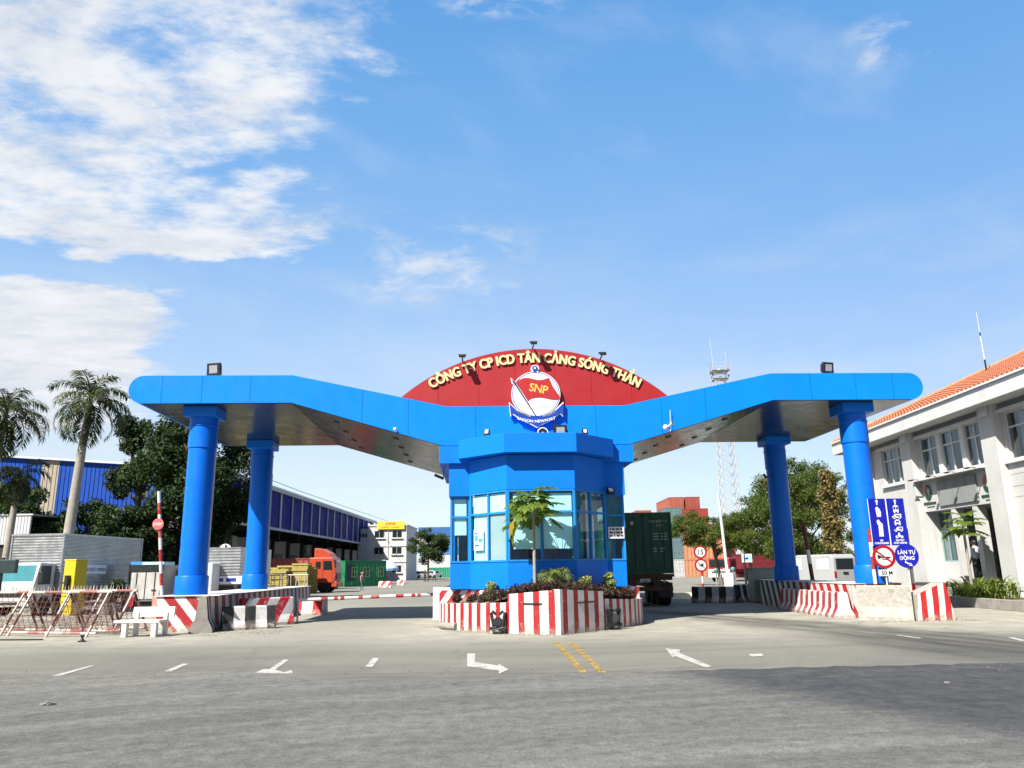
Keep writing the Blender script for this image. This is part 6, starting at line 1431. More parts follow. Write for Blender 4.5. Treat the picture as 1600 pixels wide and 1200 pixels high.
stack('peach container with doors at the bottom right of the far stack', (xl+7.6, YS+3, 0), 6.06, PEACH, 0, True, cname='peach')
stack('orange container with doors, second up at the right of the far stack', (xl+7.6, YS+3, 2.6), 6.06, ORG, 0, True, cname='orange')
stack('rust container third up at the right of the far stack', (xl+7.4, YS+3, 5.2), 6.06, RUST, 0, True, cname='rust')
for i in range(4):
    stack(['orange container at the bottom behind the green trailer', 'blue container second up behind the green trailer', 'rust container third up behind the green trailer', 'orange container on top just above the green trailer roof'][i], (xc-3.6, YS+9, 2.6*i+0.05), 12.2, [ORG, BLUEC, RUST, ORG][i], 0, True, cname=['orange', 'bluec', 'rust', 'orange'][i])
for i, (x_, cl_, nm, lb) in enumerate([(13.5, BLUEC, 'bluec', 'blue container low behind the right trees'), (16.6, PALE, 'pale', 'pale container low behind the right trees beside the blue one'), (20.0, TEAL, 'teal', 'teal container low behind the red truck')]):
    stack(lb, (xl+x_, YS+6, 0), 6.06, cl_, 0, True, cname=nm)
stack('pale container resting on the blue one behind the right trees', (xl+13.6, YS+6, 2.6), 6.06, PALE, 0, True, cname='pale'); stack('light blue container resting on the pale one behind the right trees', (xl+16.7, YS+6, 2.6), 6.06, (0.25, 0.42, 0.50), 0, True, cname='lightblue')

# green site-office containers, red container and pallets on the left yard
ga, gb = P(524, 912, 84), P(590, 909, 88)
gl = (Vector((gb.x, gb.y))-Vector((ga.x, ga.y))).length; gang = math.atan2(gb.y-ga.y, gb.x-ga.x)
t = thing('site_office_container', 'bright green container office with windows beside the red truck', 'container', ((ga.x+gb.x)/2, (ga.y+gb.y)/2+1.2, 0), gang+R(90))
container_parts(t, gl, (0.008, 0.17, 0.06), False, H=2.75, cname='site_green')
for f_, w_ in ((0.22, 0.7), (0.50, 0.9), (0.86, 0.75)):
    yl = gl/2-f_*gl; q = MB(); q.b2((-1.265, yl-w_/2, 1.0), (-1.20, yl+w_/2, 2.05)); wo_ = q.build('window', M('window_dark_green', (0.03, 0.07, 0.05), 0.3), t)
    q = MB()
    for dz_ in (1.0, 1.5, 2.0): q.b2((-1.28, yl-w_/2, dz_), (-1.265, yl+w_/2, dz_+.05))
    for dy_ in (-w_/2, 0, w_/2-.05): q.b2((-1.279, yl+dy_, 1.06), (-1.266, yl+dy_+.05, 2.0))
    q.build('frame', M('window_pale_green', (0.20, 0.36, 0.14), 0.5), wo_)
q = MB(); q.b2((-1.265, gl/2-1.15, 0.6), (-1.24, gl/2-.35, 2.3)); q.build('notice_board', M('dark_board', (0.01, 0.02, 0.05), 0.5), t)
pa = P(440, 905, 74); stack('long rust red container lying behind the yellow pallets', (pa.x-1.5, 76, 0.0), 12.2, (0.24, 0.045, 0.030), R(88), False, 2.9, 'dull_red', 'containers on the left yard')
# pallets
m_pal = M('yellow_pallet_wood', (0.36, 0.29, 0.08), 0.75, 0, 0.2, 3, dirt=0.3, dcol=(0.25, 0.19, 0.08))
m_pal2 = M('shaded_pallet_wood', (0.34, 0.26, 0.10), 0.75, 0, 0.2, 3)
pal = thing('pallet', 'yellow wooden pallet in the tall stacks beside the red truck', 'pallet', (0, 0, 0), 0, 'stacked yellow pallets')
q = MB()
for i in range(6): q.b2((-0.6+i*0.215, -0.6, 0.115), (-0.6+i*0.215+0.125, 0.6, 0.138))
for y_ in (-0.55, 0.0, 0.55): q.b2((-0.6, y_-.05, 0.022), (0.6, y_+.05, 0.115))
for y_ in (-0.55, 0.0, 0.55): q.b2((-0.6, y_-.06, 0.0), (0.6, y_+.06, 0.02))
q.build('boards', m_pal, pal)
first = True
for (px, top, dY) in ((368, 893, 0), (378, 889, 2.4), (352, 898, 4), (424, 884, 0.0), (448, 881, 0.6), (438, 887, -0.4), (470, 880, 0.4), (459, 884, 1.9), (481, 884, 1.6)):
    Y_ = 60+dY; b_ = P(px, 915, Y_); zt = P(px, top, Y_).z; n = max(1, int(zt/0.142))
    for i in range(n):
        jx, jy, ja = random.uniform(-.05, .05), random.uniform(-.05, .05), random.uniform(-.06, .06)
        if first: o = pal; first = False
        else: o = dup(pal)
        o.location = (b_.x+jx, Y_+jy, i*0.142); o.rotation_euler.z = ja
# red tractor truck (left yard)
m_tred = M('truck_orange_red', (0.40, 0.055, 0.02), 0.35, 0, 0.06, 1.5, dirt=0.1)
tp = P(508, 924, 64)
t = thing('red_truck', 'orange red truck cab with sloping roof fairing beside the yellow pallets', 'truck', (tp.x, 64, 0), R(0))
q = MB(); q.prism([(-1.05, 0.75), (0.95, 0.75), (1.06, 1.35), (0.92, 2.55), (0.80, 2.72), (-1.05, 2.72)], -1.2, 1.2); cab = q.build('cab', m_tred, t, bevel=0.06)
q = MB(); q.prism([(-0.75, 2.70), (0.72, 2.70), (0.45, 3.05), (-0.2, 3.42), (-0.75, 3.45)], -1.0, 1.0); q.build('roof_fairing', m_tred, t, bevel=0.05)
q = MB(); q.prism([(0.94, 1.72), (1.01, 1.72), (0.925, 2.52), (0.85, 2.52)], -1.05, 1.05); q.build('windscreen', m_carglass, t)
q = MB(); q.prism([(0.08, 1.75), (0.80, 1.75), (0.72, 2.45), (0.08, 2.45)], -1.212, -1.195); q.build('side_window', m_carglass, t); q = MB(); q.prism([(-0.55, 1.85), (-0.15, 1.85), (-0.15, 2.4), (-0.55, 2.4)], -1.212, -1.195); q.build('side_window', m_carglass, t)
q = MB(); q.b2((0.02, -1.21, 0.85), (0.045, -1.198, 2.6)); q.b2((0.82, -1.21, 0.85), (0.845, -1.198, 1.7)); q.build('door_seam', m_black, t)
q = MB(); q.b2((0.75, -1.15, 0.42), (1.18, 1.15, 0.85)); q.build('bumper', m_tred, t, bevel=0.05)
q = MB(); q.b2((1.06, -0.8, 1.0), (1.10, 0.8, 1.5)); q.b2((1.185, -1.05, 0.5), (1.195, -0.65, 0.7)); q.b2((1.185, 0.65, 0.5), (1.195, 1.05, 0.7)); q.build('grille', m_black, t)
q = MB(); q.b2((1.0, -1.45, 1.9), (1.12, -1.25, 2.5)); q.b2((0.85, -1.42, 2.45), (1.1, -1.2, 2.5)); q.build('mirror', m_black, t)
q = MB(); q.b2((-4.4, -0.5, 0.7), (-0.9, 0.5, 0.98)); q.build('chassis', m_black, t)
q = MB(); q.b2((-2.1, -1.15, 0.5), (-1.2, -0.7, 1.05)); q.build('fuel_tank', m_whiteclean, t, bevel=0.05)
for sy in (-1, 1): add_wheel(t, (0.10, sy*1.02, 0.52), 0.52, 0.32, 'y'); add_wheel(t, (-3.4, sy*0.95, 0.52), 0.52, 0.5, 'y')
# umbrella
up = P(600, 899, 100)
t = thing('parasol', 'white parasol with pale blue scalloped rim beside the green container', 'parasol', (up.x, 100, 0))
q = MB(); q.lathe([(1.85, 1.9), (1.75, 2.15), (1.35, 2.55), (0.7, 2.85), (0.03, 2.97)], 16); q.build('canopy', m_whiteclean, t, smooth=30)
q = MB(); q.lathe([(1.86, 1.62), (1.87, 1.92), (1.83, 1.92), (1.82, 1.62)], 16); q.build('rim', M('parasol_blue', (0.25, 0.45, 0.65), 0.7), t)
q = MB(); q.tube((0, 0, 0), (0, 0, 2.9), 0.03, n=8); q.build('pole', m_steel, t)
def small_car(label, p, rz, colr, kind='sedan'):
    t = thing('parked_car', label, 'car', p, rz, 'far parked cars'); m_ = M('car_'+''.join('%02x' % int(c*255) for c in colr), colr, 0.3, 0, 0.03, 1, coat=0.5)
    q = MB(); q.prism([(-2.15, .30), (2.15, .30), (2.2, .65), (2.0, .85), (1.2, .93), (-1.7, .95), (-2.15, .85)], -.85, .85); q.build('body', m_, t, bevel=0.06)
    q = MB(); q.prism([(-1.75, .93), (1.15, .93), (.45, 1.42), (-1.0, 1.45)], -.74, .74); q.build('cabin', m_carglass, t, bevel=0.04)
    q = MB(); q.prism([(-1.05, 1.42), (.5, 1.40), (.4, 1.48), (-.95, 1.50)], -.72, .72); q.build('roof', m_, t, bevel=0.03)
    for sy in (-1, 1):
        for x_ in (-1.35, 1.35): add_wheel(t, (x_, sy*.78, .31), .31, .2, 'y')
    return t
cpx = P(664, 900, 165); small_car('white car parked left in the far yard', (cpx.x-0.5, 165, 0), R(35), (0.72, 0.72, 0.72))
cpx = P(678, 899, 172); small_car('white car parked right in the far yard behind another', (cpx.x, 172, 0), R(60), (0.70, 0.70, 0.72))
cpx = P(690, 896, 180); q = stack('green skip-like container at the far end of the left lane', (cpx.x, 182, 0), 6.06, (0.02, 0.22, 0.13), R(90), False, 2.2, 'skip_green', 'containers on the left yard')
# white van on the right
vp = P(1290, 910, 47)
t = thing('white_van', 'white panel van with dark rear window parked behind the right island', 'van', (18.35, 47.5, 0), R(20)); t.scale = (1.12,)*3
m_van = M('van_white', (0.34, 0.35, 0.35), 0.35, 0, 0.04, 1, coat=0.3, dirt=0.12)
q = MB(); q.prism([(-1.8, 0.35), (2.1, 0.35), (2.1, 1.0), (1.7, 1.15), (1.15, 1.85), (0.9, 1.92), (-1.65, 1.92), (-1.8, 1.75)], -0.75, 0.75, plane='yz'); q.build('body', m_van, t, bevel=0.07)
q = MB(); q.b2((-0.56, -1.812, 1.15), (0.56, -1.78, 1.70)); q.build('rear_window', m_carglass, t, bevel=0.02)
q = MB(); q.prism([(1.15, 1.12), (1.62, 1.12), (1.15, 1.72), (0.55, 1.74), (0.55, 1.12)], -0.762, -0.745, plane='yz'); q.build('side_window', M('van_pale_window', (0.45, 0.48, 0.48), 0.2), t); q = MB(); q.prism([(-1.5, 1.15), (-0.6, 1.15), (-0.6, 1.7), (-1.5, 1.7)], -0.760, -0.745, plane='yz'); q.build('side_window', M('van_pale_window', (0.45, 0.48, 0.48), 0.2), t)
q = MB(); q.b2((-0.16, -1.83, 0.92), (0.16, -1.79, 1.02)); q.b2((-0.75, -1.86, 0.34), (0.75, -1.76, 0.52)); q.build('bumper', m_black, t)
for sx in (-1, 1):
    q = MB(); q.b2((sx*0.66-.06, -1.82, 0.75), (sx*0.66+.06, -1.79, 1.05)); q.build('tail_light', m_sred, t)
    for y_ in (-1.1, 1.4): add_wheel(t, (sx*0.68, y_, 0.31), 0.31, 0.2)
# red lorry behind the trees
rp = P(1131, 905, 82)
t = thing('red_truck', 'dark red and white truck half hidden behind the right trees', 'truck', (rp.x, 82, 0), R(-38))
q = MB(); q.b2((-1.15, -1.0, 0.7), (1.15, 0.9, 2.4)); q.build('cab', M('truck_dark_red', (0.30, 0.015, 0.02), 0.35), t, bevel=0.1)
q = MB(); q.b2((-1.0, -1.02, 1.45), (1.0, -0.98, 2.2)); q.b2((1.145, -0.6, 1.45), (1.16, 0.5, 2.1)); q.build('windscreen', m_carglass, t)
q = MB(); q.b2((-1.15, -1.12, 0.45), (1.15, -0.95, 0.85)); q.b2((-1.16, -1.03, 0.9), (1.16, -1.0, 1.25)); q.build('bumper', m_whiteclean, t, bevel=0.03)
q = MB(); q.b2((-0.8, -1.05, 0.92), (0.8, -1.03, 1.05)); q.build('grille', m_black, t)
q = MB(); q.b2((-1.0, 1.0, 0.7), (1.0, 5.6, 0.95)); q.build('chassis', m_black, t)
for sx in (-1, 1): add_wheel(t, (sx*0.95, 0, 0.48), 0.48, 0.3); add_wheel(t, (sx*0.95, 4.3, 0.48), 0.48, 0.45)
q = MB(); q.b2((-1.1, 1.2, 0.95), (1.1, 5.6, 1.25)); q.build('flatbed', M('truck_dark_red', (0.30, 0.015, 0.02), 0.35), t)
rp = P(1187, 905, 84); stack('dark red container with white lettering behind the grey cabinet', (rp.x, 86, 0.3), 6.06, (0.13, 0.006, 0.009), R(4), True, 2.5, 'wine', 'containers by the right trees')
# lattice tower
tw = P(1142, 800, 150)
t = thing('lattice_tower', 'tall white lattice floodlight tower behind the right wing of the gate', 'tower', (tw.x, 150, 0))
m_tow = M('tower_white', (0.40, 0.41, 0.41), 0.5, 0.0, 0.05, 2); q = MB(); H = 38; hb = lambda z: 1.75-0.55*z/H
for i in range(4):
    a = (1 if i in (0, 3) else -1, 1 if i < 2 else -1); q.tube((a[0]*hb(0), a[1]*hb(0), 0), (a[0]*hb(H), a[1]*hb(H), H), 0.10, 0.08, 6)
n = 20
for j in range(n):
    z0, z1 = H*j/n, H*(j+1)/n; r0, r1 = hb(z0), hb(z1); c0 = [(r0, r0), (-r0, r0), (-r0, -r0), (r0, -r0)]; c1 = [(r1, r1), (-r1, r1), (-r1, -r1), (r1, -r1)]
    for i in range(4):
        k2 = (i+1) % 4; q.tube((*c0[i], z0), (*c1[k2], z1), 0.045, n=4); q.tube((*c0[k2], z0), (*c1[i], z1), 0.045, n=4); q.tube((*c1[i], z1), (*c1[k2], z1), 0.04, n=4)
q.build('mast', m_tow, t)
q = MB()
for z, s in ((38.0, 1.5), (39.6, 1.75)):
    q.b2((-s, -s, z), (s, s, z+0.1))
    for x_ in (-s, s):
        for y_ in (-s, s): q.tube((x_, y_, z), (x_, y_, z+1.5), 0.05, n=5)
    for zz2 in (0.75, 1.45):
        for y_ in (-s, s): q.tube((-s, y_, z+zz2), (s, y_, z+zz2), 0.05, n=5); q.tube((y_, -s, z+zz2), (y_, s, z+zz2), 0.05, n=5)
q.tube((-1.2, 0, 41.0), (-1.4, 0, 46.6), 0.06, n=5); q.tube((1.5, 0, 41.0), (1.5, 0, 43.2), 0.05, n=5); q.tube((1.5, 0, 43.1), (1.5, 0, 43.6), 0.10, n=6); q.build('platform', m_tow, t)
for i in range(10):
    a = 2*math.pi*i/10; q = MB(); q.box((1.85*math.cos(a), 1.85*math.sin(a), 38.8+0.9*(i % 2)), (0.22, 0.6, 0.45), a); q.build('lamp', m_steel if i % 3 else m_black, t)
# thin white pole near the cabinet
wp = P(1138, 912, 39)
t = thing('white_pole', 'thin white lamp pole with a boxy base beside black and white barriers', 'pole', (wp.x, 39, 0))
q = MB(); q.tube((0, 0, 1.2), (-0.16, 0, 5.1), 0.075, 0.06, 10); q.build('shaft', m_whiteclean, t, smooth=40)
q = MB(); q.b2((-0.17, -0.15, 0), (0.25, 0.15, 1.25)); q.build('base_box', m_whiteclean, t, bevel=0.02)
q = MB(); q.path([Vector((-0.36, 0, 0)), Vector((-0.36, 0, 1.15)), Vector((-0.25, 0, 1.42)), Vector((0.0, 0, 1.5))], [0.025]*4, 6); q.tube((0.36, 0, 0), (0.36, 0, 1.3), 0.03, n=6); q.build('hoop', m_steel, t)
for px, lb, hh in ((1121, 'grey green bollard lamp left of the thin white pole', 1.45), (1148, 'grey green bollard lamp right of the thin white pole', 1.5)):
    bp = P(px, 925, 37.6); t = thing('bollard_lamp', lb, 'bollard', (bp.x, 37.6, 0), 0, 'bollard lamps in the right lane'); q = MB(); q.tube((0, 0, 0), (0, 0, hh-0.15), 0.04, n=8); q.build('post', m_grey, t, smooth=40)
    q = MB(); q.lathe([(0.05, hh-.18), (0.1, hh-.12), (0.11, hh-.03), (0.04, hh+.03)], 12); q.build('head', M('bollard_green', (0.12, 0.30, 0.28), 0.4), t, smooth=40)
pw = P(1268, 905, 30.5); t = thing('striped_post', 'dark red and white post standing on the right island by the van', 'post', (pw.x, pw.y, 1.0))
q = MB(); q.tube((0.04, 0, 0), (0, 0, 0.62), 0.075, n=12, mi=0); q.tube((0, 0, 0.62), (-0.03, 0, 1.15), 0.075, n=12, mi=1); q.tube((-0.03, 0, 1.15), (-0.1, 0, 2.2), 0.075, n=12, mi=0); q.build('shaft', [M('post_maroon', (0.11, 0.012, 0.014), 0.5), m_whiteclean], t, smooth=40)
q = MB(); q.b2((-0.02, -0.1, 0), (0.1, 0.1, 0.03)); q.build('foot', m_grey, t)

# ------------------------------------------------------------------ long blue warehouse on the left
WX, WY0, WY1 = -26.0, 68.0, 178.0
m_wh = M('warehouse_shaded_side_sheet', (0.002, 0.005, 0.17), 0.6, 0, 0.08, 0.3, spec=0.08, wave=(1, 0.33, 0.05), dirt=0.1)  # same cladding as the front, with the side's shade put into the blue
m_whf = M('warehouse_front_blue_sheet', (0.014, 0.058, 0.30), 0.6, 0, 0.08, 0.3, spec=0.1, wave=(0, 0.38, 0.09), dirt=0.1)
m_bei = M('beige_sheet', (0.30, 0.26, 0.20), 0.6, 0, 0.08, 0.5, wave=(0, 0.38, 0.09))
m_wroof = M('pale_sheet_roof', (0.50, 0.52, 0.54), 0.45, 0.2, 0.1, 0.4)
wh = thing('warehouse', 'long dark blue sheet clad warehouse with deep loading dock on the left', 'warehouse', (WX, WY0, 0))
wl = WY1-WY0; eav = 10.5; zd = 6.3; slope = 0.075
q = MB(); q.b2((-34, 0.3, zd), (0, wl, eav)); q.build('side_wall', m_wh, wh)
q = MB()
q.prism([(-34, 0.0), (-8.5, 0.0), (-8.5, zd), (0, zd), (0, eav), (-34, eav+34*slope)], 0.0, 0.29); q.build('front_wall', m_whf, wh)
q = MB(); xb = P(76, 760, WY0).x-WX; q.b2((xb-0.75, -0.03, 0), (xb+0.75, 0.0, eav+(-xb)*slope-0.05)); q.build('beige_stripe', m_bei, wh)
q = MB(); q.prism([(-34, eav+34*slope+.02), (0.35, eav-.02), (0.35, eav+.16), (-34, eav+34*slope+.2)], -0.35, wl); q.build('roof', m_wroof, wh)
q = MB(); q.b2((0.02, 0, eav-.35), (0.36, wl, eav-.05)); q.b2((0.01, 0, zd-.25), (0.22, wl, zd+.02)); q.build('gutter', M('gutter_grey', (0.30, 0.32, 0.36), 0.5), wh)
n_ = 26
for i in range(n_):
    y_ = 1.0+i*(wl-2)/(n_-1)*1.0
    if i % 2 == 0: q = MB(); q.b2((0.0, y_-.28, zd+.02), (0.10, y_+.28, eav-.35)); q.build('wall_column', M('mullion_grey', (0.24, 0.27, 0.32), 0.5), wh)
    else: q = MB(); q.tube((0.12, y_, zd), (0.12, y_, eav-.3), 0.09, n=7); q.build('downpipe', M('downpipe_pale', (0.50, 0.52, 0.55), 0.5), wh)
# dock: recessed wall with columns and doors under the upper storey
q = MB(); q.b2((-8.5, 0.3, 0), (-8.2, wl, zd)); q.build('dock_wall', M('dock_wall_white', (0.42, 0.43, 0.42), 0.8, 0, 0.15, 0.5, dirt=0.3), wh)
q = MB(); q.b2((-8.2, 0.3, 0), (-4.0, wl, 1.2)); q.build('dock_floor', m_conc, wh)
for i in range(14): q = MB(); y_ = 4+i*7.6; q.b2((-8.2, y_-.25, 1.2), (-7.7, y_+.25, zd)); q.build('dock_column', M('dock_column_dark', (0.05, 0.055, 0.06), 0.7), wh)
for i in range(13): q = MB(); y_ = 7.8+i*7.6; q.b2((-8.2, y_-1.6, 1.22), (-8.05, y_+1.6, 4.2)); q.build('dock_door', M('dock_door_grey', (0.12, 0.13, 0.14), 0.6), wh)
for i in range(14): q = MB(); y_ = 4+i*7.6; q.b2((-8.0, y_-.1, zd-.45), (-0.1, y_+.1, zd)); q.b2((-0.35, y_-.06, zd-1.1), (-0.2, y_+.06, zd-.2)); q.build('canopy_beam', m_dark, wh)
for i, (y_, lab) in enumerate(((26, 0), (60, 1))):
    q = MB(); q.b2((-8.0, y_-.8, 4.4), (-7.6, y_+.8, 6.0)); q.build('dock_sign', M('dock_sign_pale', (0.55, 0.60, 0.50), 0.6), wh)
# small projecting fascia box at the near corner
q = MB(); q.b2((-3.6, -1.3, 5.2), (0.5, 0.0, 5.9)); q.b2((-4.0, -1.6, 5.9), (0.8, 0.0, 6.15)); q.build('corner_canopy', m_trim, wh, bevel=0.02)
# overhead cable
ca, cb, cc_ = P(352, 722, 66), P(470, 768, 85), P(640, 826, 180)
q = MB(); q.path([ca, cb, cc_], [0.03]*3, 5); o = q.build('overhead_cable', m_black); tag(o, 'thin black overhead cable running above the warehouse roof edge', 'cable')
# white office block with the yellow and red sign
ob = thing('office_block', 'white three storey office block with yellow and red sign on its parapet', 'building', (-18.2, 132, 0))
m_ow = M('office_white_render', (0.52, 0.52, 0.50), 0.7, 0, 0.05, 0.5, dirt=0.15)
q = MB(); q.b2((-6.6, 0, 0), (0, 14, 9.0)); q.b2((-8.2, 0.1, 0), (-6.6, 14, 8.4)); q.build('wall', m_ow, ob)
q = MB(); q.b2((-6.7, -0.15, 9.0), (0.1, 14, 9.25)); q.b2((-8.3, -0.05, 8.4), (-6.71, 14, 8.6)); q.build('parapet', m_ow, ob)
for z in (1.3, 4.3, 7.0):
    for x_ in (-4.6, -1.6):
        q = MB(); q.b2((x_-.85, -0.04, z), (x_+.85, 0.0, z+1.25)); wo_ = q.build('window', m_trim, ob); q = MB(); q.b2((x_-.78, -0.05, z+.07), (x_-.03, -0.041, z+1.18)); q.b2((x_+.03, -0.05, z+.07), (x_+.78, -0.041, z+1.18)); q.build('pane', m_carglass, wo_)
        q = MB(); q.b2((x_-1.0, -0.25, z-.14), (x_+1.0, 0.0, z-.02)); q.build('sill', m_ow, wo_)
for x_ in (-8.0, -7.5, -7.0): q = MB(); q.b2((x_, 0.02, 7.2), (x_+.3, 0.1, 7.8)); q.build('small_window', m_carglass, ob)
for i in range(7): q = MB(); q.b2((-6.6+i*0.95, 0.2, 9.25), (-6.3+i*0.95, 0.5, 9.5)); q.build('parapet_post', m_ow, ob)
q = MB(); q.b2((-5.0, -0.35, 8.45), (-0.35, -0.20, 9.75)); sb = q.build('sign_panel', M('sign_yellow', (0.75, 0.55, 0.04), 0.5), ob)
q = MB(); add_text(q, 'DHL', -2.7, -0.352, 9.15, .62, .002, .02, 1.5, shear=0.35); add_text(q, 'SUPPLY CHAIN', -2.7, -0.352, 8.62, .40, .002, .012, 1.15, shear=0.2); q.build('lettering', M('sign_text_red', (0.60, 0.015, 0.02), 0.5), sb, fixn=False)
q = MB(); q.b2((-4.9, -0.12, 5.6), (0.0, 0, 5.7)); q.b2((-4.9, -0.12, 3.0), (0.0, 0, 3.1)); q.tube((-3.1, -0.08, 0), (-3.1, -0.08, 9), 0.06, n=6); q.build('string_course', m_ow, ob)
# far blue building closing the yard
fb = thing('far_warehouse', 'distant blue roofed white warehouse behind the round tree', 'warehouse', (P(700, 890, 250).x, 250, 0))
q = MB(); q.b2((-9, 0, 0), (40, 30, 6.5)); q.build('wall', m_ow, fb); q = MB(); q.b2((-9.5, -0.5, 12.2), (41, 30, 15.0)); q.build('roof_band', M('far_blue', (0.03, 0.10, 0.28), 0.5), fb); q = MB(); q.b2((-9, -0.2, 6.5), (40, 30, 9.0)); q.build('blue_band', M('far_blue_mid', (0.06, 0.18, 0.40), 0.5), fb); q = MB(); q.b2((-9, -0.1, 9.0), (40, 30, 12.2)); q.build('grey_band', m_bgrey, fb)

# ------------------------------------------------------------------ trees
tree('round crowned dark green tree in front of the far blue building', (P(668, 895, 118).x, 118, 0), 8, (0.2, 0, 5.2), (3.0, 2.6, 2.6), 46, (0.5, 1.0), 13000, 0.24, lf_far, 0.16, 21, 'trees in the yard')
tree('huge dark green tree behind the left columns of the gate', (P(262, 930, 44).x, 45.5, 0), 12, (0.2, 0.5, 6.9), (3.75, 3.2, 4.9), 90, (0.6, 1.35), 48000, 0.21, lf_dark, 0.36, 22, 'trees on the left', hollow=0.2, nb=16)
tree('dark tree filling the gap right of the left front column', (P(322, 930, 46).x, 46.5, 0), 9, (0.0, 0, 5.7), (1.25, 1.3, 2.5), 30, (0.5, 0.9), 14000, 0.20, lf_dark, 0.2, 23, 'trees on the left', nb=8)
tree('tree crown rising just left of the canopy end beside the taller palm', (P(200, 930, 47).x, 47.5, 0), 9, (-0.2, 0, 8.6), (1.9, 1.6, 2.9), 32, (0.45, 0.85), 13000, 0.20, lf_dark, 0.22, 29, 'trees on the left')
tree('low dark bushy tree behind the silver box truck', (P(95, 930, 43).x, 43.5, 0), 5, (0.3, 0, 4.0), (2.6, 1.5, 1.7), 36, (0.4, 0.8), 15000, 0.18, lf_dark, 0.14, 24, 'trees on the left')
tree('dark bushy tree at the left edge of the photo above the grey shed', (P(-2, 930, 42).x, 42.5, 0), 6, (0.1, 0, 5.3), (1.5, 1.3, 1.1), 24, (0.35, 0.7), 9000, 0.18, lf_dark, 0.12, 25, 'trees on the left')
tree('dark lower tree between the silver truck and the big tree', (P(212, 930, 44).x, 42.8, 0), 5, (0.0, 0, 3.4), (1.9, 1.2, 2.2), 32, (0.4, 0.75), 13000, 0.18, lf_dark, 0.14, 30, 'trees on the left')
tree('light green feathery tree in front of the orange containers', (P(1128, 905, 66).x, 66, 0), 6, (-0.6, 0, 4.4), (3.6, 2.2, 1.7), 60, (0.35, 0.8), 20000, 0.19, lf_mid, 0.16, 26, 'trees on the right', aspect=0.35)
tree('slender light green tree right of the feathery one, by the rear right column', (P(1185, 905, 60).x, 61, 0), 5, (-0.5, 0, 3.9), (2.0, 1.6, 1.7), 40, (0.3, 0.65), 13000, 0.18, lf_mid, 0.12, 31, 'trees on the right', aspect=0.35)
tree('large green tree between the two right columns of the gate', (P(1275, 905, 52).x, 53, 0), 9, (-0.2, 0, 5.0), (3.0, 2.6, 3.9), 90, (0.4, 0.9), 34000, 0.18, lf_mid, 0.24, 27, 'trees on the right', aspect=0.38, hollow=0.15)
tree('rounded green tree left of the large one behind the rear right column', (P(1225, 905, 56).x, 58, 0), 7, (0.6, 0, 4.9), (2.5, 2.0, 3.1), 54, (0.4, 0.8), 19000, 0.18, lf_mid, 0.18, 33, 'trees on the right', aspect=0.38)
cp2 = P(1318, 905, 48)
t = thing('creeper_column', 'tall column of dry brownish creeper leaves beside the right front column', 'plant', (cp2.x, 48.5, 0))
q = MB(); q.path([Vector((0, 0, 0)), Vector((-0.1, 0, 4)), Vector((-0.2, 0, 7.2))], [0.2, 0.16, 0.1], 8); q.build('trunk', m_bark, t, smooth=50)
foliage('crown', [((rg.uniform(-.35, .35)-0.02*z, rg.uniform(-.4, .4), z), (0.45, 0.45, 0.5)) for z in [2.6+0.2*i for i in range(23)]], 6500, 0.19, lf_creeper, t, 0.7, drop=0.8)
tree('low green hedge tree behind the white van', (P(1300, 905, 58).x, 60, 0), 4, (1.0, 0, 2.2), (5.0, 1.5, 1.9), 52, (0.4, 0.8), 17000, 0.18, lf_mid, 0.12, 28, 'trees on the right', aspect=0.4)
tree('bare topped tree with thin foliage rising behind the right column', (P(1300, 905, 62).x, 64, 0), 9, (1.4, 0, 7.0), (3.2, 2.0, 2.4), 40, (0.25, 0.6), 7000, 0.17, lf_mid, 0.18, 34, 'trees on the right', aspect=0.35)
for lb, px, hh, sd, nf, dd, r_ in (('tall pale trunked palm rising behind the silver box truck', 112, 9.8, 3, 20, 36, 0.22), ('second palm cut off by the left edge of the photo', -24, 9.2, 8, 20, 36, 0.21)):
    b_ = P(px, 930, dd); t = thing('palm_tree', lb, 'palm', (b_.x-0.6, dd, 0), 0, 'royal palms on the left'); lean = 0.55 if px > 50 else 0.5
    q = MB(); pts = [Vector((lean*f*f*0.9+0.25*math.sin(f*4)*0.3, 0, hh*f)) for f in [i/10 for i in range(11)]]
    q.path(pts, [r_*k_ for k_ in (1.25, 1.15, 1.1, 1.08, 1.05, 1.0, 0.95, 0.9, 0.8, 0.7, 0.5)], 14); q.build('trunk', m_palmbark, t, smooth=60)
    q = MB(); q.path([pts[-1]-Vector((0, 0, .9)), pts[-1]+Vector((0, 0, .3))], [r_*0.62, r_*0.4], 10); q.build('crownshaft', M('crownshaft_green', (0.16, 0.20, 0.07), 0.5), t, smooth=60)
    palm_crown('crown', lf_palm, t, pts[-1], nf, 2.75, sd, 0.66, (86, -42), 0.030, 38)
b_ = P(30, 690, 37); t = thing('palm_tree', 'low palm with hanging dark fronds under the left edge palm', 'palm', (b_.x-0.6, 38, 0), 0, 'royal palms on the left')
q = MB(); q.path([Vector((0, 0, 0)), Vector((0.1, 0, 3.2)), Vector((0.2, 0, 6.6))], [0.2, 0.17, 0.12], 10); q.build('trunk', m_palmbark, t, smooth=50); palm_crown('crown', lf_palm, t, (0.2, 0, 6.6), 14, 2.0, 12, 0.55, (60, -50), 0.033, 30)

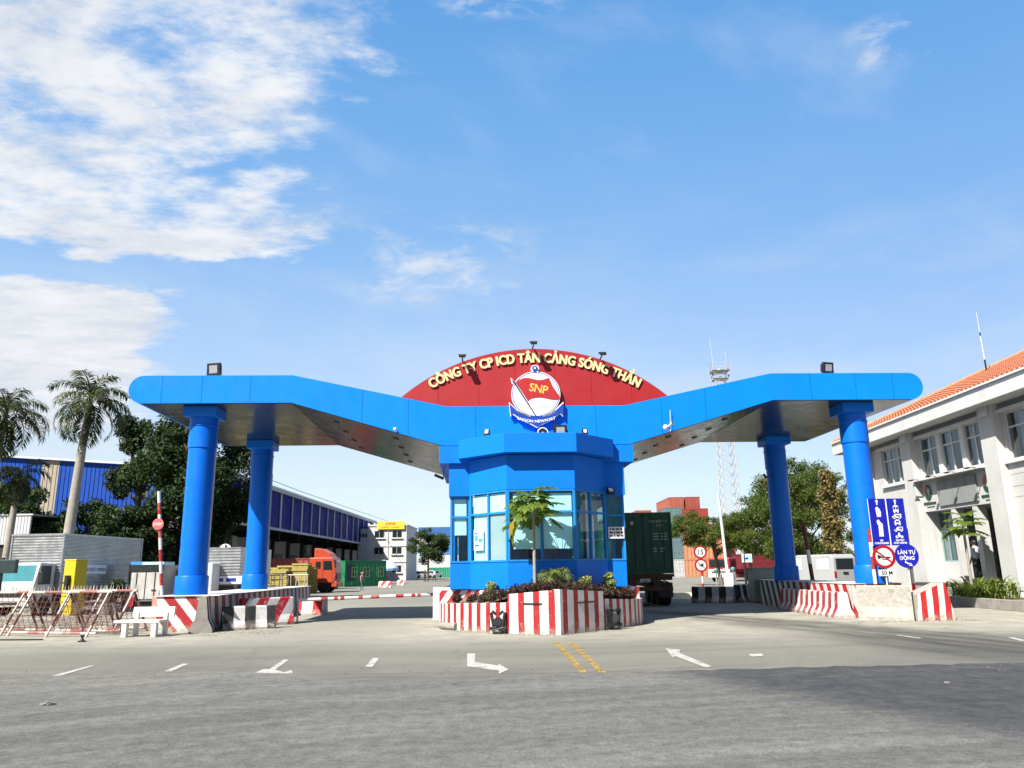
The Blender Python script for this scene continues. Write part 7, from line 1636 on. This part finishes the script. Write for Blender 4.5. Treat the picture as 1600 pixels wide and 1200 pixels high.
# ------------------------------------------------------------------ left forecourt
# corrugated shed roof at the far left
sa = P(-30, 830, 40); t = thing('metal_shed', 'pale corrugated metal shed at the left edge behind the truck', 'shed', (P(-20, 900, 41).x, 41, 0))
q = MB(); q.b2((-4, 0, 3.25), (1.9, 0.1, 4.75)); q.build('corrugated_fascia', M('corrugated_pale_sheet', (0.55, 0.56, 0.57), 0.45, 0.3, 0.1, 1, wave=(0, 0.16, 0.04)), t)
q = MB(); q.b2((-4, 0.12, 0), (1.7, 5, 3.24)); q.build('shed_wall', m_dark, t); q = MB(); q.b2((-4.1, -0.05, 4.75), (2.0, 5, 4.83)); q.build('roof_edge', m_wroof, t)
# white light truck with ribbed silver box
m_sil = M('ribbed_silver_sheet', (0.42, 0.43, 0.43), 0.33, 0.85, 0.16, 1.2, wave=(2, 0.115, 0.030), dirt=0.12, dcol=(0.22, 0.21, 0.19), ds=0.8)
m_cabw = M('truck_cab_white', (0.52, 0.53, 0.52), 0.35, 0, 0.05, 1.2, dirt=0.2)
t = thing('box_truck', 'white light truck with tall ribbed silver cargo box parked facing us', 'truck', (-20.2, 33.2, 0), R(-3.5))
q = MB(); q.b2((-1.18, 0, 0.85), (1.12, 6.2, 3.28)); box_ = q.build('cargo_box', m_sil, t)
q = MB(); q.b2((-1.21, -0.05, 3.28), (1.15, 6.25, 3.36)); q.b2((1.08, -0.03, 0.85), (1.14, 0.05, 3.28)); q.b2((-1.2, -0.03, 0.85), (-1.14, 0.05, 3.28)); q.b2((1.08, 6.15, 0.85), (1.14, 6.24, 3.28)); q.build('edge_trim', m_steel, box_)
q = MB(); q.add([(1.128, 0.9, 1.66), (1.128, 3.3, 1.66), (1.128, 3.3, 2.06), (1.128, 0.9, 2.06)], [(0, 1, 2, 3)]); ban = q.build('banner', m_whiteclean, box_, fixn=False)
q = MB(); add_text(q, 'HỒNG ĐỨC EXPRESS', 1.131, 2.35, 1.80, .19, .001, .004, 1.0, ax='+x'); q.prism([(1.05, 1.68), (1.22, 1.68), (1.38, 1.92), (1.55, 1.95), (1.42, 2.02), (1.25, 1.9)], 1.130, 1.134, plane='yz'); q.build('lettering', m_navy, ban, fixn=False)
q = MB(); q.prism([(-1.25, 0.55), (-0.02, 0.55), (-0.02, 2.12), (-1.0, 2.15), (-1.22, 1.42), (-1.28, 1.25)], -0.92, 0.92, plane='yz'); cab = q.build('cab', m_cabw, t, bevel=0.05)
q = MB(); q.add([(-0.82, -1.232, 1.42), (0.82, -1.232, 1.42), (0.78, -1.04, 2.05), (-0.78, -1.04, 2.05)], [(0, 1, 2, 3)]); q.build('windscreen', M('teal_windscreen', (0.05, 0.20, 0.23), 0.05, 0, 0.1, spec=0.8), t, fixn=False)
q = MB(); q.prism([(-1.08, 1.28), (-0.30, 1.28), (-0.30, 2.02), (-0.92, 2.02)], 0.915, 0.928, plane='yz'); q.build('side_window', m_black, t)
q = MB(); q.b2((-0.88, -1.36, 0.42), (0.88, -1.15, 0.75)); q.b2((-0.7, -1.295, 0.98), (0.7, -1.255, 1.05)); q.build('bumper', m_cabw, t, bevel=0.03)
q = MB(); q.b2((-0.45, -1.372, 0.50), (0.45, -1.358, 0.60)); q.b2((-0.6, -1.30, 0.82), (0.6, -1.27, 0.94)); q.b2((-0.8, -1.2, 1.36), (0.8, -1.14, 1.41)); q.build('grille', m_black, t)
for sx in (-1, 1):
    q = MB(); q.b2((sx*0.72-.13, -1.30, 0.80), (sx*0.72+.13, -1.26, 1.0)); q.build('headlight', m_lenswhite, t)
    q = MB(); q.b2((sx*1.12-.08, -1.25, 1.35), (sx*1.12+.08, -1.18, 1.75)); q.tube((sx*0.9, -1.1, 1.9), (sx*1.12, -1.2, 1.75), 0.015, n=5); q.build('mirror', m_black, t)
    for y_ in (-0.55, 4.4): add_wheel(t, (sx*0.82, y_, 0.42), 0.42, 0.26)
q = MB(); q.b2((-0.86, -1.366, 0.55), (-0.60, -1.35, 0.75)); q.build('number_plate', M('plate_yellow', (0.70, 0.55, 0.05), 0.5), t)
q = MB(); q.b2((-0.4, -0.02, 0.5), (0.4, 6.0, 0.85)); q.build('chassis', m_black, t)
# second truck / kiosk behind
t = thing('parked_truck', 'grey truck tail with double doors between silver truck and left column', 'truck', (-13.62, 29.2, 0), R(3)); t.scale = (0.66, 1, 0.86)
q = MB(); q.b2((-0.9, 0, 0.75), (0.9, 3.2, 2.25)); q.build('cargo_box', M('dull_grey_box', (0.16, 0.165, 0.165), 0.5, 0.2, 0.1, 1), t, bevel=0.02)
q = MB(); q.b2((-0.80, -0.03, 0.85), (-0.03, 0.0, 1.95)); q.b2((0.03, -0.03, 0.85), (0.80, 0.0, 1.95)); q.build('door', M('stained_grey_door', (0.42, 0.41, 0.38), 0.5, 0, 0.2, 2, dirt=0.4), t, bevel=0.01)
q = MB(); q.b2((0.35, -0.06, 1.2), (0.6, -0.03, 1.24)); q.tube((0.5, -0.05, 0.85), (0.5, -0.05, 1.95), 0.015, n=5); q.build('handle', m_black, t); q = MB(); q.tube((-0.5, -0.05, 0.85), (-0.5, -0.05, 1.95), 0.015, n=5); q.build('locking_bar', m_black, t)
q = MB(); q.b2((-0.95, -0.05, 2.0), (0.95, 0.02, 2.28)); q.b2((-0.97, -0.06, 0.7), (-0.9, 0.03, 2.3)); q.build('frame', m_black, t)
q = MB(); q.b2((-0.8, 0.1, 0.5), (0.8, 3.1, 0.75)); q.build('chassis', m_black, t)
q = MB(); q.b2((-0.95, -0.05, 0.55), (-0.55, 0.02, 0.95)); q.build('tail_light', m_sred, t)
for sx in (-1, 1): add_wheel(t, (sx*0.75, 1.0, 0.4), 0.4, 0.25); add_wheel(t, (sx*0.75, 2.7, 0.4), 0.4, 0.25)
kp = P(230, 890, 37); t = thing('ticket_kiosk', 'small blue and white kiosk top seen over the grey truck', 'kiosk', (kp.x, 37, 0))
q = MB(); q.b2((-0.75, 0, 0), (0.75, 1.2, 1.75)); q.build('kiosk_body', m_grey, t); q = MB(); q.b2((-0.78, -0.03, 1.75), (-0.25, 1.2, 2.2)); q.build('blue_panel', M('kiosk_blue', (0.05, 0.25, 0.55), 0.4), t); q = MB(); q.b2((-0.25, -0.025, 1.76), (0.75, 1.2, 2.18)); q.build('white_panel', m_cyan, t)
kp = P(277, 890, 30.5); t = thing('box_truck', 'second silver box truck partly hidden behind the left front column', 'truck', (kp.x+1.1, 31.5, 0), R(2))
q = MB(); q.b2((-1.1, 0, 1.15), (0.95, 4.5, 2.62)); q.build('cargo_box', m_sil, t); q = MB(); q.b2((-1.1, -0.9, 0.8), (0.2, -0.02, 2.0)); q.build('cab', M('worn_grey_white', (0.55, 0.55, 0.52), 0.5, 0, 0.15, 2, dirt=0.4), t, bevel=0.05)
q = MB(); q.b2((-0.3, -0.03, 1.2), (1.1, -0.01, 1.5)); bn_ = q.build('banner', m_whiteclean, t); q = MB(); q.b2((0.0, -0.035, 1.28), (0.35, -0.03, 1.42)); q.b2((0.45, -0.035, 1.28), (0.85, -0.03, 1.42)); q.build('printed_band', m_navy, bn_); q = MB(); q.b2((-1.0, 0, 0.4), (0.9, 4.4, 1.14)); q.build('chassis', m_dark, t)
for sx in (-1, 1): add_wheel(t, (sx*0.78, 0.6, 0.4), 0.4, 0.25); add_wheel(t, (sx*0.78, 3.4, 0.4), 0.4, 0.25)
# yellow pillar
yp = P(110, 963, 29.5); t = thing('yellow_pillar', 'bright yellow square ticket machine pillar beside the silver box truck', 'pillar', (yp.x, 29.5, 0), R(-18))
q = MB(); q.b2((-0.27, -0.27, 0.0), (0.27, 0.27, 2.16)); q.build('pillar_body', M('yellow_enamel', (0.50, 0.39, 0.01), 0.4, 0, 0.05, 2, dirt=0.15), t, bevel=0.02)
q = MB(); q.b2((-0.285, -0.285, 2.16), (0.285, 0.285, 2.2)); q.build('cap', M('yellow_enamel_cap', (0.66, 0.52, 0.03), 0.4), t); q = MB(); q.tube((-0.12, -0.42, 1.35), (0.02, -0.28, 1.4), 0.03, n=8); q.b2((-0.04, -0.42, 1.1), (0.1, -0.28, 1.62)); q.build('intercom_arm', m_black, t)
# long kerb behind the barricades
q = MB(); ka, kb = Vector((-19.5, 27.0)), Vector((-11.0, 25.2)); e = kb-ka; q.box((0, 0, 0.16), (e.length, 0.9, 0.32)); o = q.build('concrete_kerb', m_conc, None, bevel=0.03, loc=((ka.x+kb.x)/2, (ka.y+kb.y)/2, 0), rz=math.atan2(e.y, e.x)); tag(o, 'long low concrete kerb behind the spiked barricades', 'kerb')
# small dark shrub by the silver truck
dp_ = P(172, 905, 31.5); t = thing('bush', 'dark potted shrub in front of the silver truck side', 'bush', (dp_.x, 31.5, 0)); foliage('foliage', clumps_in((0, 0, 1.1), (0.5, 0.4, 0.35), 12, .15, .28, 3), 900, 0.17, lf_dark, t, 0.4); q = MB(); q.lathe([(0.25, 0), (0.32, 0.5), (0.3, 0.5)], 16); q.tube((0, 0, .4), (0, 0, 1.1), .03, n=6); q.build('pot', m_conc, t)
# spiked A-frame barricades with wire mesh
m_rail = M('barricade_white', (0.42, 0.39, 0.35), 0.55, 0, 0.1, 3, dirt=0.5, dcol=(0.45, 0.20, 0.16), ds=3.0); m_rust = M('barricade_rust', (0.11, 0.040, 0.028), 0.8, 0, 0.3, 5, dirt=0.3, dcol=(0.10, 0.05, 0.04)); m_pinkr = M('barricade_faded_red', (0.26, 0.085, 0.07), 0.6, 0, 0.15, 4, dirt=0.4, dcol=(0.7, 0.6, 0.55))
def barricade(label, a, b, rz_extra, seed, nleg=3):
    a, b = Vector((*a, 0)), Vector((*b, 0)); L = (b-a).length; ang = math.atan2(b.y-a.y, b.x-a.x); rg = random.Random(seed)
    t = thing('barricade', label, 'barricade', a, ang, 'spiked barricades at the left entrance'); Hh = 1.16
    q = MB(); x = 0; i = 0
    while x < L: x2 = min(L, x+0.62); q.tube((x, 0, Hh), (x2, 0, Hh), 0.036, n=8, mi=i % 2); x = x2; i += 1
    q.build('top_rail', [m_rail, m_pinkr], t, smooth=40)
    for s in (-1, 1):
        q = MB(); x = 0; i = 0
        while x < L: x2 = min(L, x+0.62); q.tube((x, s*0.42, 0.10), (x2, s*0.42, 0.10), 0.036, n=8, mi=(i+(s > 0)) % 2); x = x2; i += 1
        q.build('bottom_rail', [m_rail, m_pinkr], t, smooth=40)
    for j in range(nleg):
        x = 0.12+(L-0.24)*j/(nleg-1)
        for s in (-1, 1):
            q = MB(); pA, pB = Vector((x, 0, Hh)), Vector((x+s*0.14, s*0.50, 0.0))
            for k_ in range(4): q.tube(pA.lerp(pB, k_/4), pA.lerp(pB, (k_+1)/4), 0.032, n=8, mi=(0, 0, 1, 0)[k_] if s < 0 else (1, 0, 1, 0)[k_])
            q.build('leg', [m_rail, m_rust], t, smooth=40)
    q = MB(); nx = int(L/0.20)
    for s in (-1, 1):
        P_ = lambda x, f: Vector((x, s*(0.02+0.40*f), Hh-f*(Hh-0.10)))
        for i in range(nx+1):
            x = L*i/nx; q.tube(P_(x, 0), P_(x+rg.uniform(-.03, .03), .5)+Vector((0, rg.uniform(-.03, .03), 0)), 0.0075, n=3, caps=False); q.tube(P_(x, .5), P_(x, 1), 0.0075, n=3, caps=False)
        for r_ in range(1, 8):
            f = r_/8
            for i in range(nx): q.tube(P_(L*i/nx, f+rg.uniform(-.02, .02)), P_(L*(i+1)/nx, f+rg.uniform(-.02, .02)), 0.0075, n=3, caps=False)
    q.build('wire_mesh', m_rust, t)
    q = MB(); n = int(L/0.12)
    for i in range(n):
        x = L*(i+.5)/n; q.tube((x, 0, Hh+.02), (x+rg.uniform(-.04, .04), rg.uniform(-.05, .05), Hh+.17), 0.015, 0.003, 5)
    q.build('spikes', m_rail, t); return t
barricade('spiked wire mesh barricade nearest the white bench', (-13.9, 22.7), (-11.05, 21.8), 0, 1, 3)
barricade('spiked wire mesh barricade cut off by the left edge of the photo', (-17.4, 23.9), (-14.05, 22.9), 0, 2, 3)
barricade('spiked barricade standing behind, its end rising above the bench', (-13.4, 23.9), (-10.95, 23.0), 0, 3, 3)
q = MB(); q.b2((-0.07, -0.07, 0), (0.07, 0.07, 0.03)); q.lathe([(0.05, 0.03), (0.025, 0.1), (0.06, 0.16)], 10); p_ = G(128, 1003); o = q.build('ground_stud', m_black, None, loc=p_); tag(o, 'small black metal stud on the ground in front of the barricade', 'stud')
for a, b, lb in (((-13.8, 20.9), (-12.2, 20.75), 'dark cable lying on the ground before the barricades'),):
    q = MB(); q.path([Vector((a[0], a[1], .02)), Vector(((a[0]+b[0])/2, a[1]-.1, .02)), Vector((b[0], b[1], .02))], [0.02]*3, 6); o = q.build('ground_cable', m_black); tag(o, lb, 'cable')
# white bench
t = thing('bench', 'white concrete bench with plain backrest in front of the left island', 'bench', (-9.95, 21.4, 0), R(-2)); t.scale = (0.95, 1, 0.86)
q = MB(); q.box((0.15, 0.28, 0.72), (1.20, 0.07, 0.30), mat=Matrix.Rotation(R(-8), 4, 'X')); q.build('backrest', m_white, t, bevel=0.012)
q = MB(); q.b2((-0.72, -0.24, 0.42), (0.58, 0.20, 0.50)); q.build('seat', m_white, t, bevel=0.012)
for x_ in (-0.42, 0.42):
    q = MB(); q.b2((x_-.07, -0.22, 0), (x_+.07, -0.08, 0.42)); q.build('leg', m_white, t, bevel=0.01)
    q = MB(); q.box((x_+0.10, 0.24, 0.36), (0.12, 0.10, 0.72)); q.build('back_leg', m_white, t, bevel=0.01)
# pair of round sign backs on a post, white railing
rp = P(347, 905, 35.5); t = thing('sign_post', 'post with two round white sign backs between the left columns', 'road sign', (rp.x, 35.5, 0))
z1, z2 = P(349, 860, 35.5).z, P(347, 882, 35.5).z
q = MB(); disc(q, 0.05, 0.0, z1, 0.29); q.build('upper_disc', m_swhite, t); q = MB(); disc(q, 0, 0.0, z2, 0.31); q.build('lower_disc', m_swhite, t); q = MB(); q.tube((0, -0.06, 0), (0.05, -0.06, z2-.1), 0.045, n=8, mi=0); q.tube((0.0, -0.06, z2-.1), (0.05, -0.06, z1-.15), 0.045, n=8, mi=1); q.tube((0.05, -0.06, z1-.15), (0.08, -0.06, z1+.25), 0.03, n=8, mi=2); q.build('post', [m_swhite, M('post_dull_red', (0.30, 0.02, 0.02), 0.5), m_black], t, smooth=40)
def railing(label, a, b, Hh, nb, Y0z=0.0):
    a, b = Vector(a), Vector(b); L = (b-a).length; t = thing('railing', label, 'railing', a, math.atan2(b.y-a.y, b.x-a.x), 'white railings in the left yard'); q = MB()
    q.tube((0, 0, Hh), (L, 0, Hh), 0.04, n=8); q.tube((0, 0, Hh*0.25), (L, 0, Hh*0.25), 0.03, n=8); q.build('rail', m_rail, t, smooth=40); q = MB()
    for i in range(nb+1): q.tube((L*i/nb, 0, 0), (L*i/nb+(0.05 if i % 2 else -0.05), 0, Hh), 0.03, n=6)
    q.build('bar', m_rail, t, smooth=40)
ra, rb = P(323, 915, 38), P(378, 915, 38); railing('white tubular railing between the two left columns', (ra.x, 38, 0), (rb.x, 38, 0), 1.15, 6)
ra, rb = P(416, 915, 47), P(481, 915, 47); railing('white tubular railing in front of the yellow pallets', (ra.x, 47, 0), (rb.x, 47, 0), 1.45, 10)
# leftmost dark box with lamp
lp_ = P(8, 884, 30); t = thing('dark_sign_box', 'dark hanging sign box at the left edge in front of the truck', 'sign', (lp_.x, 30, 0)); q = MB(); q.b2((-1.0, -0.1, lp_.z-.28), (0.45, 0.1, lp_.z+.22)); q.build('box_body', M('dark_teal_box', (0.02, 0.035, 0.035), 0.4), t, bevel=0.01); q = MB(); q.tube((-0.1, 0.0, 0), (-0.1, 0, lp_.z+.3), 0.06, n=8); q.build('post', m_black, t)

# ------------------------------------------------------------------ kerb stones and scattered small litter on the ground
for (px, py, s_, lb) in ((78, 1100, .10, 'scrap of pale litter lying on the dark road at left'), (1483, 1068, .05, 'small dark stone on the road at right')):
    p_ = G(px, py, 0.006); q = MB(); rg = random.Random(px)
    for _ in range(5): q.box((rg.uniform(-s_, s_), rg.uniform(-s_, s_), 0.012), (s_*rg.uniform(.3, .9), s_*rg.uniform(.2, .5), 0.018), rg.uniform(0, 3))
    o = q.build('litter', m_conc, None, loc=p_); tag(o, lb, 'litter')

# loose grit and small stones swept against the island feet and along the road edge: nobody could count them
rg = random.Random(31); q = MB(); V = []
def stone(x, y, r_):
    a = rg.uniform(0, 6.28); z = 0.004
    p = [Vector((x+r_*math.cos(a+i*2.09)*rg.uniform(.7, 1.2), y+r_*math.sin(a+i*2.09)*rg.uniform(.7, 1.2), z)) for i in range(3)]; tp = Vector((x, y, z+r_*rg.uniform(.5, .9)))
    q.add(p+[tp], [(0, 1, 3), (1, 2, 3), (2, 0, 3)])
for i in range(420): x = rg.uniform(-16, 16); stone(x, 12.9+0.02*abs(x)+rg.gauss(0, .55), rg.uniform(.006, .02))
for i in range(500):
    f = rg.random(); w0 = [(-3.1, 0.6), (-2.4, -1.2), (-1.1, -2.75), (0.22, -3.5), (1.55, -2.2), (2.7, -0.8), (3.2, 0.6)]; j = rg.randrange(6); a_, b_ = w0[j], w0[j+1]
    p_ = W(a_[0]+(b_[0]-a_[0])*f, a_[1]+(b_[1]-a_[1])*f-abs(rg.gauss(0, .18))); stone(p_.x, p_.y, rg.uniform(.006, .022))
for i in range(350): p_ = W(rg.uniform(-11, -7.2), rg.uniform(-1.6, 0.0)+abs(rg.gauss(0, .2))); stone(p_.x, p_.y, rg.uniform(.006, .024))
for i in range(350): p_ = W(rg.uniform(8.6, 12.3), -0.9-abs(rg.gauss(0, .35))); stone(p_.x, p_.y, rg.uniform(.006, .022))
for i in range(700): stone(rg.uniform(-9, 9), rg.uniform(3.0, 12.5), rg.uniform(.003, .009))
o = q.build('gravel', M('grit', (0.10, 0.096, 0.085), 0.9, 0, 0.4, 9), fixn=False); o['kind'] = 'stuff'; o['label'] = 'loose grit and small stones scattered over road edge and island feet'; o['category'] = 'gravel'
